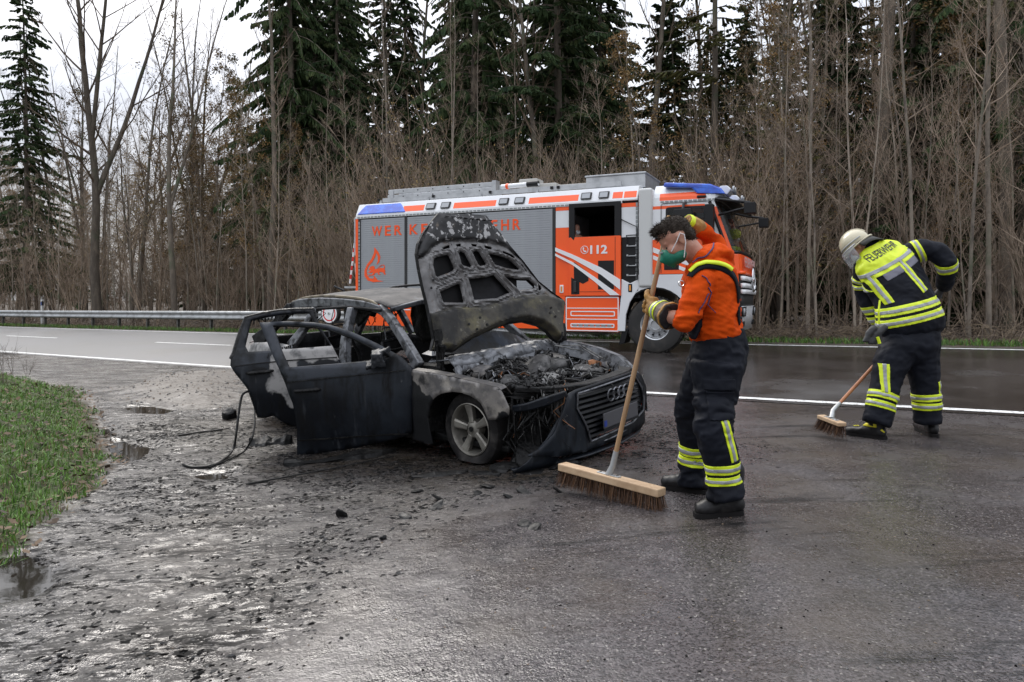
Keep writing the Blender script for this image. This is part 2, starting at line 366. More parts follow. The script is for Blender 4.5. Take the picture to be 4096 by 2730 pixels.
    L.new(bp2.outputs['Normal'], b.inputs['Normal']); return m
tag(link('ground', me, None, ground_material()), 'wet gravelly lay-by of asphalt, mud and grass bank beside the road', kind='structure')

def strip_mesh(name, m_, n0, n1, s0, s1, lift, step=.5, ns=6, kind='structure', label=None, dry=False):
    S = np.arange(s0, s1 + 1e-6, step); NN = np.linspace(n0, n1, ns); SS, QQ = np.meshgrid(S, NN); P = xy(SS.ravel(), QQ.ravel())
    Z = z_road(SS.ravel(), QQ.ravel()) + lift; mb = MB(); a = len(S)
    mb.add(np.c_[P, Z], [(i * a + j, i * a + j + 1, (i + 1) * a + j + 1, (i + 1) * a + j) for i in range(ns - 1) for j in range(a - 1)])
    o = mb.build(name, m_, None, smooth=2)
    if dry: attr(o.data, 'dry', np.maximum(sstep(-9, -17, SS.ravel() + (QQ.ravel() - 12) * .8 + 5 * (fbm(P * .25, 3, 55) - .5)), 0))
    return tag(o, label, kind=kind)
road_mat = mat('wet_asphalt', (.044, .037, .034), .18, layers=((( .055, .048, .044), 90, .45, .7, .3), ((.026, .022, .020), .5, .45, .6, .10, (1, 1, 1)), ((.06, .056, .054), .35, .55, .7, .42), ((.13, .128, .128), 3, .05, .2, .62, (1, 1, 1), 'dry', .0), ((.075, .074, .074), .45, .5, .62, .5, (1, 1, 1), 'dry', .0)), bump=(130, .25, .003))
strip_mesh('road', road_mat, N1 - .18, N2 + .22, -120, 40, .006, .5, 14, dry=True, label='wet dark asphalt road with white edge lines')
line_mat = mat('road_paint', (.72, .72, .70), .45, layers=(((.30, .29, .28), 9, .52, .66, .5), ((.07, .07, .07), 26, .58, .66, .5)))
strip_mesh('edge_line', line_mat, N1 - .06, N1 + .07, -120, 40, .011, .5, 2, label='white edge line along the near side of the road')
strip_mesh('edge_line', line_mat, N2 - .07, N2 + .06, -120, 40, .011, .5, 2, label='white edge line along the far side of the road by the verge')
for k in range(-8, 2):
    s0 = -19.6 + k * 9.0
    if k > 0: continue
    strip_mesh('centre_line', line_mat, 12.2, 12.32, s0, s0 + 3.4, .011, .425, 2, label='short white dash of the broken centre line')
water = mat('puddle_water', (.022, .019, .015), .03, bump=(9, .06, .004))
for i, pd in enumerate(PUDDLES):
    pd = np.array(pd); c = pd.mean(0); P = (pd - c) * 1.18 + c; n = 40
    cl = np.r_[P, P[:1]]; d = np.r_[0, np.cumsum(np.linalg.norm(np.diff(cl, axis=0), axis=1))]; tt = np.linspace(0, d[-1], n, endpoint=False)
    Q = np.c_[np.interp(tt, d, cl[:, 0]), np.interp(tt, d, cl[:, 1])]
    z = np.median(terrain(pd)) - .012
    if i == 0: z = float(terrain(pd, False).min()) - .012
    mb = MB(); mb.add([(q[0], q[1], z) for q in Q], [tuple(range(n))])
    tag(mb.build('puddle', water), kind='structure')
def column(X, n):
    u = (X * K - CX) / F; d = n / (RN @ [u, 1]); return u * d, d
# ------------------------------------------------------------------ sheet parts: outlines with openings, filled, bent and given thickness
def in_poly(p, poly): return poly_sd(p, poly) > 0
def dense(poly, step):
    poly = np.asarray(poly, float); out = []
    for i in range(len(poly)):
        a, b = poly[i], poly[(i + 1) % len(poly)]; k = max(1, int(np.linalg.norm(b - a) / step))
        out += [a + (b - a) * j / k for j in range(k)]
    return np.array(out)
def rounded(poly, r, n=4):
    """round the corners of a polygon"""
    poly = np.asarray(poly, float); out = []
    for i in range(len(poly)):
        p, a, b = poly[i], poly[i - 1], poly[(i + 1) % len(poly)]; la, lb = np.linalg.norm(a - p), np.linalg.norm(b - p); q = min(r, la * .45, lb * .45)
        s_, e_ = p + (a - p) / la * q, p + (b - p) / lb * q
        for k in range(n + 1): t = k / n; out.append((1 - t) ** 2 * s_ + 2 * t * (1 - t) * p + t * t * e_)
    return np.array(out)
def fill(outline, holes=(), step=.08):
    pts = []; edges = []
    for lp in [outline, *holes]:
        q = dense(lp, step); b = len(pts); pts += [tuple(x) for x in q]; edges += [(b + i, b + (i + 1) % len(q)) for i in range(len(q))]
    o = np.asarray(outline, float); lo, hi = o.min(0), o.max(0)
    g = np.array([(x, y) for x in np.arange(lo[0] + step * .6, hi[0], step) for y in np.arange(lo[1] + step * .6, hi[1], step)]).reshape(-1, 2)
    if len(g):
        k = poly_sd(g, o) > step * .4
        for h in holes: k &= poly_sd(g, h) < -step * .4
        pts += [tuple(x) for x in g[k]]
    v, e, f, *_ = mgeo.delaunay_2d_cdt([Vector(p) for p in pts], edges, [], 0, 1e-5)
    V2 = np.array([tuple(p) for p in v]); f = [t for t in f]
    c = np.array([V2[list(t)].mean(0) for t in f]); k = in_poly(c, o)
    for h in holes: k &= ~in_poly(c, h)
    return V2, [f[i] for i in range(len(f)) if k[i]]
def sheet(name, outline, holes, fn, thick, mats, parent, step=.08, bevel=0, mi=None, smooth=2, off=-1.0, attrs=None):
    """fn maps plane points (n,2) to (n,3)"""
    V2, f = fill(outline, holes, step); V3 = fn(V2); me = bpy.data.meshes.new(name); me.from_pydata(V3.tolist(), [], [tuple(t) for t in f])
    bm = bmesh.new(); bm.from_mesh(me); bmesh.ops.recalc_face_normals(bm, faces=bm.faces); bm.to_mesh(me); bm.free()
    for k_, f_ in (attrs or {}).items(): attr(me, k_, f_(V2))
    o = link(name, me, parent, mats)
    if mi is not None:
        c = np.array([V2[list(t)].mean(0) for t in f]); me.polygons.foreach_set('material_index', np.asarray(mi(c), np.int32))
    if thick: md = o.modifiers.new('solid', 'SOLIDIFY'); md.thickness = thick; md.offset = off
    if bevel: md = o.modifiers.new('bevel', 'BEVEL'); md.width = bevel; md.segments = 2; md.limit_method = 'ANGLE'; md.angle_limit = R(60)
    if smooth: me.polygons.foreach_set('use_smooth', [True] * len(me.polygons)); me.set_sharp_from_angle(angle=R(45))
    return o
def text_mesh(txt, size, extrude=.002, bold=.0, align='LEFT'):
    c = bpy.data.curves.new('lettering', 'FONT'); c.body = txt; c.size = size; c.extrude = extrude; c.offset = bold; c.align_x = align; c.resolution_u = 3
    o = bpy.data.objects.new('lettering', c); COL.objects.link(o); bpy.context.view_layer.update()
    me = bpy.data.meshes.new_from_object(o.evaluated_get(bpy.context.evaluated_depsgraph_get())); bpy.data.objects.remove(o); bpy.data.curves.remove(c); return me
def fit_text(me, M):
    """put a text mesh (its xy bounding box scaled to 1 x 1) through matrix M"""
    v = np.empty(len(me.vertices) * 3, np.float32); me.vertices.foreach_get('co', v); v = v.reshape(-1, 3); lo, hi = v[:, :2].min(0), v[:, :2].max(0)
    v[:, :2] = (v[:, :2] - lo) / (hi - lo); h = np.c_[v, np.ones(len(v))] @ np.array(M).T; me.vertices.foreach_set('co', h[:, :3].astype(np.float32).ravel()); me.update(); return me
def join_meshes(name, mes, mats, parent):
    bm = bmesh.new()
    for m_ in mes: bm.from_mesh(m_)
    me = bpy.data.meshes.new(name); bm.to_mesh(me); bm.free(); return link(name, me, parent, mats)

# people and soft shapes: rings along a bone, united into one skin
def lathe_ring(c, ax, a, b, side, n=16):
    ax = unit(ax); sd = unit(np.asarray(side, float) - ax * (ax @ side)); ot = np.cross(ax, sd)
    return [np.asarray(c) + sd * a * math.cos(2 * math.pi * k / n) + ot * b * math.sin(2 * math.pi * k / n) for k in range(n)]
class Skin:
    def __init__(s): s.mb = MB()
    def bone(s, pts, rad, side=(0, 1, 0), n=16, caps=True):
        """pts: joints; rad: radius or (along side, across) at each joint; rounded ends"""
        pts = [np.asarray(p, float) for p in pts]; rad = [(r_, r_) if np.isscalar(r_) else r_ for r_ in rad]
        T = np.gradient(np.array(pts), axis=0); P = list(zip(pts, rad, T))
        if caps:
            t0, t1 = unit(T[0]), unit(T[-1]); h0, h1 = min(rad[0]), min(rad[-1])
            pre = [(pts[0] - t0 * h0 * q, (rad[0][0] * w_, rad[0][1] * w_), T[0]) for q, w_ in ((.98, .2), (.8, .6), (.45, .89))]
            post = [(pts[-1] + t1 * h1 * q, (rad[-1][0] * w_, rad[-1][1] * w_), T[-1]) for q, w_ in ((.45, .89), (.8, .6), (.98, .2))]
            P = pre + P + post
        vs = []
        for c, r_, t_ in P: vs += lathe_ring(c, t_, r_[0], r_[1], np.asarray(side, float), n)
        m = len(P); fs = [(i * n + k, i * n + (k + 1) % n, (i + 1) * n + (k + 1) % n, (i + 1) * n + k) for i in range(m - 1) for k in range(n)] + [tuple(range(n))[::-1], tuple((m - 1) * n + k for k in range(n))]
        s.mb.add(vs, fs); return s
    def ball(s, c, r, n=16):
        r = (r, r, r) if np.isscalar(r) else r
        bm = bmesh.new(); bmesh.ops.create_uvsphere(bm, u_segments=n, v_segments=n // 2, radius=1)
        s.mb.add([(v.co.x * r[0] + c[0], v.co.y * r[1] + c[1], v.co.z * r[2] + c[2]) for v in bm.verts], [tuple(v.index for v in f.verts) for f in bm.faces]); bm.free(); return s
    def box(s, *a, **k): s.mb.box(*a, **k); return s
    def skin(s, name, voxel, smooth=6, mats=None, parent=None, wrinkle=None, factor=.5):
        me = s.mb.mesh(name)
        bm = bmesh.new(); bm.from_mesh(me); bmesh.ops.recalc_face_normals(bm, faces=bm.faces); bm.to_mesh(me); bm.free()
        o = link(name, me, parent, mats); md = o.modifiers.new('r', 'REMESH'); md.mode = 'VOXEL'; md.voxel_size = voxel
        if smooth: sm = o.modifiers.new('s', 'SMOOTH'); sm.factor = factor; sm.iterations = smooth
        bpy.context.view_layer.update(); m2 = bpy.data.meshes.new_from_object(o.evaluated_get(bpy.context.evaluated_depsgraph_get()))
        o.modifiers.clear(); o.data = m2; bpy.data.meshes.remove(me); m2.name = name
        if mats is not None:
            m2.materials.clear()
            for m_ in (mats if isinstance(mats, (list, tuple)) else [mats]): m2.materials.append(m_)
        n = len(m2.vertices); co = np.empty(n * 3, np.float32); m2.vertices.foreach_get('co', co); co = co.reshape(-1, 3)
        if wrinkle is not None:
            no = np.empty(n * 3, np.float32); m2.vertices.foreach_get('normal', no); no = no.reshape(-1, 3)
            co = co + no * np.asarray(wrinkle(co.astype(float)))[:, None]; m2.vertices.foreach_set('co', co.astype(np.float32).ravel()); m2.update()
        m2.polygons.foreach_set('use_smooth', [True] * len(m2.polygons)); return o
def folds(amp=.006, scale=(9, 9, 16), seed=0):
    """soft cloth folds: ridged noise, stretched across the limb"""
    def f(p):
        q = p * np.array(scale); wv = fbm(p * 4, 2, seed + 5)[:, None] * 1.6; v = fbm(q + wv, 3, seed)
        return amp * 1.3 * ((1 - np.abs(v - .5) * 5.0).clip(-1, 1)) + amp * .6 * (fbm(p * 26, 2, seed + 9) - .5)
    return f
def cut_band(src, name, mats, parent, planes, lift=.004, keep=None):
    """a strip of a garment between planes [(point, normal)...] (normals point out of the strip), lifted off the cloth"""
    bm = bmesh.new(); bm.from_mesh(src.data)
    if keep is not None:
        bm.faces.ensure_lookup_table(); c = np.array([f.calc_center_median()[:] for f in bm.faces]); k = keep(c); bmesh.ops.delete(bm, geom=[f for f, q in zip(bm.faces, k) if not q], context='FACES')
    for p, n in planes:
        bmesh.ops.bisect_plane(bm, geom=bm.verts[:] + bm.edges[:] + bm.faces[:], plane_co=Vector(p), plane_no=Vector(n), clear_outer=True, dist=1e-5)
    bm.normal_update()
    for v in bm.verts: v.co += v.normal * lift
    me = bpy.data.meshes.new(name); bm.to_mesh(me); bm.free(); me.materials.clear()
    o = link(name, me, parent, mats); md = o.modifiers.new('solid', 'SOLIDIFY'); md.thickness = lift; md.offset = -1
    me.polygons.foreach_set('use_smooth', [True] * len(me.polygons)); return o
# ------------------------------------------------------------------ branches
def limb(mb, r, p, d, L, rad, lev, n, up, wob, tips, sides, kids=None, taper=.25):
    m = max(3, n); pts = [p.copy()]; step = L / (m - 1)
    for i in range(m - 1):
        d = unit(d + r.normal(0, wob, 3) + np.array([0, 0, up])); p = p + d * step; pts.append(p.copy())
    pts = np.array(pts); rr = np.linspace(rad, rad * taper, m)
    mb.tube(pts, rr, sides, cap=False)
    tips.append(pts[-1]); return pts, rr
def pick(pts, t):
    x = t * (len(pts) - 1); i = min(int(x), len(pts) - 2); f = x - i; return pts[i] * (1 - f) + pts[i + 1] * f, unit(pts[i + 1] - pts[i])
# ------------------------------------------------------------------ guardrail and marker post
steel = mat('galvanised_steel', (.42, .43, .43), .45, .7, layers=(((.25, .25, .24), 3, .45, .7, .6), ((.12, .09, .06), 8, .66, .75, .8)), bump=(40, .1, .002))
steel_dark = mat('dirty_steel', (.14, .135, .125), .65, .5, layers=(((.05, .045, .04), 6, .45, .65, .8),))
gr = empty('guardrail', (*xy(-30, 16.45), float(z_road(-30, 15.5))), (0, 0, 0), 'long grey steel guardrail on posts along the far side of the road', 'guardrail')
g0 = np.array(gr.location)
prof = [(-.0, .31), (-.03, .305), (-.075, .27), (-.08, .235), (-.03, .185), (-.02, .155), (-.03, .125), (-.08, .075), (-.075, .04), (-.03, .005), (0, 0)]
S = np.r_[np.arange(-80, -16, 1.33), np.arange(-16, -6.4, .6)]
def rail_z(s): return .44 - .46 * sstep(-17.0, -6.5, s)
mb = MB(); vs = []
for s_ in S:
    zb = float(z_road(s_, 15.5)) + rail_z(s_)
    for a, h in prof: q = xy(s_, 16.45 + a); vs.append(np.array([q[0], q[1], zb + h]) - g0)
m_ = len(prof); mb.add(vs, [(i * m_ + k, i * m_ + k + 1, (i + 1) * m_ + k + 1, (i + 1) * m_ + k) for i in range(len(S) - 1) for k in range(m_ - 1)])
mb.build('rail', steel, gr, smooth=True, solid=.012)
me0 = None
for s_ in np.arange(-79, -8, 2.0):
    q = xy(s_, 16.53); zt = float(z_road(s_, 15.5)) + rail_z(s_) + .27; h = max(.15, zt - (gz(*q) - .3))
    if me0 is None:
        mb = MB(); mb.box((0, 0, -.5), (.012, .1, 1)); mb.box((.04, .047, -.5), (.07, .01, 1)); mb.box((.04, -.047, -.5), (.07, .01, 1)); me0 = mb.mesh('post'); me0.materials.append(steel_dark)
    o = link('post', me0, gr); o.location = np.array([q[0], q[1], zt]) - g0; o.scale = (1, 1, h); o.rotation_euler = (0, 0, -RA)
dl_w = mat('marker_white', (.62, .62, .60), .5, layers=(((.4, .39, .36), 5, .5, .7, .6),)); dl_b = mat('marker_black', (.02, .02, .025), .5); dl_r = mat('marker_reflector', (.05, .12, .4), .25)
x, y = column(97, 17.1); dp = empty('marker_post', (x, y, gz(x, y)), (0, 0, -RA), 'white plastic marker post with slanted black band behind the guardrail', 'marker post')
tri = [(-.06, -.045), (.06, -.045), (.0, .06)]
mb = MB(); mb.prism(tri, (0, 0, -.2), (1, 0, 0), (0, 1, 0), 1.45); mb.build('post', dl_w, dp, bevel=.008)
mb = MB(); mb.add([(-.062, -.048, .92), (.062, -.048, .98), (.062, -.048, 1.18), (-.062, -.048, 1.12), (.003, .064, .95), (.003, .064, 1.15)], [(0, 1, 2, 3), (1, 4, 5, 2), (4, 0, 3, 5)]); mb.build('black_band', dl_b, dp)
mb = MB(); mb.box((0, -.051, 1.05), (.045, .006, .16)); mb.build('reflector', dl_r, dp)
# ------------------------------------------------------------------ fire engine
T_O = np.array([-3.83, 17.15, .40]); T_A = R(-24.7)
fe = empty('fire_engine', T_O, (0, 0, T_A), 'orange and white fire engine with grey roller shutters, parked behind the burnt car', 'fire engine')
T_t = np.array([math.cos(T_A), math.sin(T_A), 0]); T_n = np.array([-math.sin(T_A), math.cos(T_A), 0])
orange = mat('day_glow_orange', (.95, .10, .004), .38, coat=.3, layers=(((.86, .08, .004), 1.3, .5, .75, .42),))
white = mat('fire_white', (.72, .73, .74), .3, coat=.5, layers=(((.62, .63, .64), 1.1, .5, .75, .4),))
white_edge = mat('white_reflective', (.78, .78, .78), .4)
grey_edge = mat('grey_reflective', (.25, .27, .27), .35)
alu = mat('aluminium', (.50, .51, .52), .42, .75, layers=(((.36, .37, .38), 4, .45, .7, .5),))
shut_m = mat('shutter_aluminium', (.36, .375, .39), .42, .45, layers=(((.31, .32, .34), 2, .4, .7, .45),))
black = mat('black_plastic', (.009, .009, .010), .45, spec=.3); rubber = mat('tyre_rubber', (.020, .019, .018), .75, layers=(((.06, .052, .045), 5, .5, .75, .85),), bump=(60, .2, .004))
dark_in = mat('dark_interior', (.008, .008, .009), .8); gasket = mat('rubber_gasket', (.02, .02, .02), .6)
blue = mat('blue_beacon', (.015, .07, .50), .1, coat=1, layers=(((.02, .14, .72), 5, .45, .6, .12),)); glass = mat('lamp_glass', (.30, .31, .32), .12, .2)
amber = mat('amber_lens', (.75, .26, .02), .2, coat=1); chrome = mat('chrome', (.62, .63, .64), .18, 1.0); red_m = mat('signal_red', (.62, .02, .015), .4)
pane = bpy.data.materials.new('window_glass'); pane.use_nodes = True; pb = pane.node_tree.nodes['Principled BSDF']; pb.inputs['Base Color'].default_value = (.012, .016, .016, 1); pb.inputs['Roughness'].default_value = .03; pb.inputs['Alpha'].default_value = .38
def plate(name, poly, w_, th, m_, parent=fe, bevel=0):
    mb = MB(); mb.prism(poly, (0, w_ + th, 0), (1, 0, 0), (0, 0, 1), th); return mb.build(name, m_, parent, bevel=bevel)
def rect(a, b, c, d): return [(a, c), (b, c), (b, d), (a, d)]
W_ = 2.40
# body
mb = MB(); mb.prism([(.06, 1.22), (.06, 3.13), (W_ - .06, 3.13), (W_ - .06, 1.22)], (.02, 0, 0), (0, 1, 0), (0, 0, 1), 5.2); mb.build('body', white, fe)
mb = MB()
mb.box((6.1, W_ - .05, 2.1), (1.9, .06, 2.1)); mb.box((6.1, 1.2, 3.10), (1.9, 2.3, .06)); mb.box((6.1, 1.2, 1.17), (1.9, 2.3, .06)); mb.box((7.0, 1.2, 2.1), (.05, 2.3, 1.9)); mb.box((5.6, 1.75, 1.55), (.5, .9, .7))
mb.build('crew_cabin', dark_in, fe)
mb = MB(); mb.box((2.5, 1.2, .78), (4.6, 1.1, .5)); mb.box((6.0, 1.2, .75), (5.2, .9, .28)); mb.box((2.35, 1.2, .58), (.16, 2.0, .16)); mb.box((7.37, 1.2, .6), (.16, 2.0, .16)); mb.build('chassis', black, fe)
# roof edge: slanting band with orange fields and lamps
def cove(s0, s1, z0, z1, lift, m_, name, bev=.0, ends=0):
    f = lambda z: (z - 3.16) * .52 - lift
    mb = MB(); P = [(s0, f(z0), z0), (s1, f(z0), z0), (s1 - ends, f(z1), z1), (s0 + ends, f(z1), z1)]; Q = [(p[0], p[1] + .04 + lift, p[2]) for p in P]
    mb.add(P + Q, [(0, 1, 2, 3), (4, 5, 6, 7), (0, 1, 5, 4), (1, 2, 6, 5), (2, 3, 7, 6), (3, 0, 4, 7)]); return mb.build(name, m_, fe, bevel=bev)
mb = MB(); mb.prism([(.0, 3.13), (.0, 3.165), (.145, 3.445), (.3, 3.47), (2.1, 3.47), (2.4, 3.165), (2.4, 3.13)], (.0, 0, 0), (0, 1, 0), (0, 0, 1), 7.02); mb.build('roof', white, fe, bevel=.012)
for a, b in ((1.35, 1.93), (2.72, 3.80), (4.60, 5.74), (6.49, 6.70), (6.73, 6.99)): cove(a, b, 3.195, 3.335, .006, orange, 'orange_field')
for a, b in ((1.99, 2.24), (2.39, 2.63), (3.88, 4.11), (4.26, 4.50), (5.80, 6.03), (6.19, 6.41)):
    o = cove(a, b, 3.215, 3.365, .045, gasket, 'work_lamp', .012); mb = MB(); f = lambda z: (z - 3.16) * .52 - .049
    mb.add([(a + .025, f(3.235), 3.235), (b - .025, f(3.235), 3.235), (b - .025, f(3.345), 3.345), (a + .025, f(3.345), 3.345)], [(0, 1, 2, 3)]); mb.build('lens', glass, o)
mb = MB(); mb.add([(.03, -.02, 3.18), (1.45, -.02, 3.18), (1.23, .14, 3.44), (.20, .14, 3.44), (.03, .6, 3.18), (1.45, .6, 3.18), (1.23, .6, 3.47), (.2, .6, 3.47)], [(0, 1, 2, 3), (0, 3, 7, 4), (1, 5, 6, 2), (3, 2, 6, 7), (4, 7, 6, 5), (0, 4, 5, 1)]); mb.build('blue_beacon', blue, fe, bevel=.03)
plate('trim_strip', rect(.0, 6.7, 3.085, 3.135), -.012, .03, white_edge)
mb = MB()
for i in range(66): mb.box((.1 + i * .1, -.014, 3.11), (.078, .006, .03))
tag(mb.build('reflective_marking', grey_edge, fe), kind='stuff')
plate('rear_edge', rect(.0, .075, .6, 3.08), -.004, .06, orange); plate('corner_post', rect(.078, .15, .6, 3.08), -.008, .06, gasket)
mb = MB()
for i in range(20): mb.box((.112, -.011, 1.3 + i * .088), (.045, .006, .07))
tag(mb.build('reflective_marking', grey_edge, fe), kind='stuff')
# roller shutters, slat by slat
for a, b in ((.15, 1.42), (1.49, 3.14), (3.21, 5.17)):
    mb = MB(); mb.box(((a + b) / 2, .05, 2.19), (b - a, .02, 1.8)); sh = mb.build('roller_shutter', gasket, fe)
    mb = MB(); mb.box((0, 0, 0), (b - a, .022, .0484)); sl = mb.mesh('slat'); sl.materials.append(shut_m)
    bm = bmesh.new(); bm.from_mesh(sl); bmesh.ops.bevel(bm, geom=[e for e in bm.edges if abs(e.verts[0].co.x - e.verts[1].co.x) > .1], offset=.0042, segments=2, affect='EDGES'); bm.to_mesh(sl); bm.free()
    for i in range(35): o = link('slat', sl, sh); o.location = ((a + b) / 2, .016, 1.345 + i * .0497)
    mb = MB(); mb.box(((a + b) / 2, .012, 1.295), (b - a, .03, .05)); mb.build('handle_bar', alu, sh, bevel=.008)
    plate('shutter_post', rect(b, b + .07, .95, 3.085), -.006, .05, gasket)
# lettering and emblem
def put(txt, s0, s1, z0, z1, w_=-.0, bold=.02):
    me = text_mesh(txt, 1, .002, bold)
    return fit_text(me, Matrix(((s1 - s0, 0, 0, s0), (0, 0, -1, w_ - .001), (0, z1 - z0, 0, z0), (0, 0, 0, 1))))
letters = (('W', .48, .78), ('E', .86, 1.03), ('R', 1.13, 1.34), ('K', 1.56, 1.79), ('F', 1.88, 2.05), ('E', 2.15, 2.32), ('U', 2.42, 2.64), ('E', 2.74, 2.91), ('R', 2.98, 3.12), ('W', 3.32, 3.6), ('E', 3.70, 3.86), ('H', 3.95, 4.14), ('R', 4.23, 4.42))
tx = mat('orange_print', (.92, .09, .008), .5)
join_meshes('lettering', [put(c, a, b, 2.64, 2.88) for c, a, b in letters], tx, fe)
E5 = lambda x, y: ((x - 50) * .00332 + .025, 3.10 - (y - 410) * .00296)      # emblem outlined in pixels of an enlarged image crop
fl = [(210, 655), (206, 700), (182, 752), (145, 792), (122, 842), (122, 888), (150, 925), (200, 940), (290, 934), (240, 925), (205, 886), (203, 912), (168, 908), (146, 880), (141, 846), (158, 808), (192, 775), (216, 735), (226, 700), (240, 735), (238, 770), (228, 800), (252, 778), (262, 735), (246, 698)]
lion = [(160, 832), (175, 812), (200, 806), (214, 818), (208, 828), (222, 834), (262, 824), (292, 826), (296, 812), (280, 802), (262, 806), (232, 832), (270, 800), (292, 800), (302, 814), (298, 838), (306, 850), (300, 862), (310, 878), (296, 880), (286, 862), (262, 856), (250, 866), (262, 880), (244, 880), (238, 862), (215, 866), (204, 884), (160, 888), (158, 880), (190, 876), (198, 858), (175, 866), (155, 858), (168, 850), (182, 846), (164, 842)]
mb = MB()
for pg in (fl, lion): mb.prism([E5(*q) for q in pg], (0, .0035, 0), (1, 0, 0), (0, 0, 1), .005)
mb.build('flame_emblem', tx, fe)
# lower compartments behind and before the rear wheel
for a, b in ((.15, 1.62), (3.12, 5.2)):
    plate('locker_flap', rect(a, b, .48, 1.24), .0, .05, orange, bevel=.01)
    for z in (.86, .95, 1.05, 1.17): plate('white_line', rect(a + .04, b - .04, z, z + .022), -.006, .008, white_edge)
arc = [(2.37 + .74 * math.cos(t), .58 + .74 * math.sin(t)) for t in np.linspace(math.pi, 0, 13)]
plate('wheel_arch', [(1.62, 1.24), (1.62, .58)] + arc + [(3.12, .58), (3.12, 1.24)], .0, .05, orange)
# crew door
plate('side_panel', rect(5.245, 5.545, 2.64, 3.0), .0, .05, white); plate('side_panel', rect(5.245, 5.545, 1.19, 2.637), .0, .05, orange)
plate('side_panel', rect(5.245, 5.545, 3.003, 3.08), .0, .05, orange); plate('side_panel', rect(5.245, 5.455, .44, 1.182), .0, .05, orange); plate('side_panel', rect(6.69, 7.03, 3.0, 3.08), .0, .05, orange); plate('side_panel', rect(6.69, 7.03, 2.385, 2.997), .0, .05, white)
win = rect(5.67, 6.555, 2.42, 3.045)
cd = sheet('crew_door', rect(5.555, 6.68, 1.19, 3.13), [rounded(win, .03)], lambda p: np.c_[p[:, 0], np.full(len(p), -.012), p[:, 1]], .05, [black, orange], fe, .07, mi=lambda c: ((c[:, 1] < 2.40) | ((c[:, 0] > 6.575) & (c[:, 1] < 2.43))).astype(int), off=0, smooth=0)
mb = MB(); mb.box((6.1, .03, 2.41), (.93, .05, .035)); mb.box((5.665, .0, 2.7), (.02, .06, .68)); mb.box((6.56, .0, 2.7), (.02, .06, .68)); mb.build('window_frame', gasket, cd)
plate('handle', [(5.61, 1.22), (5.79, 1.22), (5.79, 1.49), (5.61, 1.575)], -.045, .02, black, cd); plate('handle', rect(5.665, 5.73, 1.26, 1.5), -.07, .03, gasket, cd, .012)
plate('dark_inset', [(5.67, 1.53), (5.87, 1.44), (5.99, 1.5), (5.99, 1.67), (5.67, 1.90)], -.042, .012, black, cd); plate('dark_inset', rect(6.2, 6.54, 1.32, 1.915), -.042, .012, black, cd)
plate('panel_line', rect(5.8, 6.56, 1.268, 1.276), -.041, .006, black, cd); plate('panel_line', rect(6.56, 6.568, 1.268, 2.40), -.041, .006, black, cd)
up = [(5.25, 2.22), (5.64, 2.06), (6.27, 1.77), (6.67, 1.52), (6.67, 1.31), (6.27, 1.62), (5.64, 1.97), (5.25, 2.14)]; lo_ = [(5.25, 2.09), (5.64, 1.90), (6.2, 1.53), (6.66, 1.2), (6.46, 1.2), (6.13, 1.48), (5.64, 1.84), (5.25, 2.04)]
plate('white_swoosh', up, -.049, .012, white_edge); plate('white_swoosh', lo_, -.049, .012, white_edge)
join_meshes('lettering', [put('112', 6.03, 6.40, 2.06, 2.24, -.042, .03)], white_edge, cd)
ph = [(5.82 + .085 + .085 * math.cos(t), 2.15 + .085 * math.sin(t)) for t in np.linspace(0, 6.283, 25)[:-1]]; ph2 = [(5.905 + .074 * math.cos(t), 2.15 + .074 * math.sin(t)) for t in np.linspace(0, 6.283, 25)[:-1]]
o = sheet('phone_symbol', ph, [ph2], lambda p: np.c_[p[:, 0], np.full(len(p), -.046), p[:, 1]], .003, white_edge, cd, .05, smooth=0)
plate('phone_symbol', [(5.868, 2.195), (5.89, 2.205), (5.897, 2.175), (5.885, 2.165), (5.895, 2.14), (5.915, 2.125), (5.928, 2.135), (5.95, 2.115), (5.93, 2.098), (5.905, 2.1), (5.88, 2.125), (5.866, 2.16)], -.046, .004, white_edge, cd)
# step locker below the crew door
plate('locker_flap', rect(5.465, 6.64, .44, 1.172), .0, .05, orange, bevel=.006)
def rim_line(a, b, c, d, nm='white_rim'):
    return sheet(nm, rounded(rect(a, b, c, d), .03), [rounded(rect(a + .022, b - .022, c + .022, d - .022), .02)], lambda p: np.c_[p[:, 0], np.full(len(p), -.008), p[:, 1]], .012, white_edge, fe, .1, smooth=0)
rim_line(5.475, 6.63, .45, 1.165); rim_line(5.58, 6.55, .76, .87); rim_line(5.58, 6.54, .525, .61)
for z in (.92, .69): plate('white_line', rect(5.48, 6.62, z, z + .018), -.006, .01, white_edge)
mb = MB()
for i in range(7): mb.box((5.68 + i * .125, -.01, .567), (.095, .008, .035))
mb.build('reflective_marking', grey_edge, fe)
for a, z in ((5.34, 1.25), (6.83, 1.26)):
    plate('marker_lamp', rect(a, a + .085, z, z + .17), -.02, .03, white_edge if a < 6 else black, bevel=.008); plate('amber_lens', rect(a + .025, a + .06, z + .03, z + .14), -.03, .012, amber)
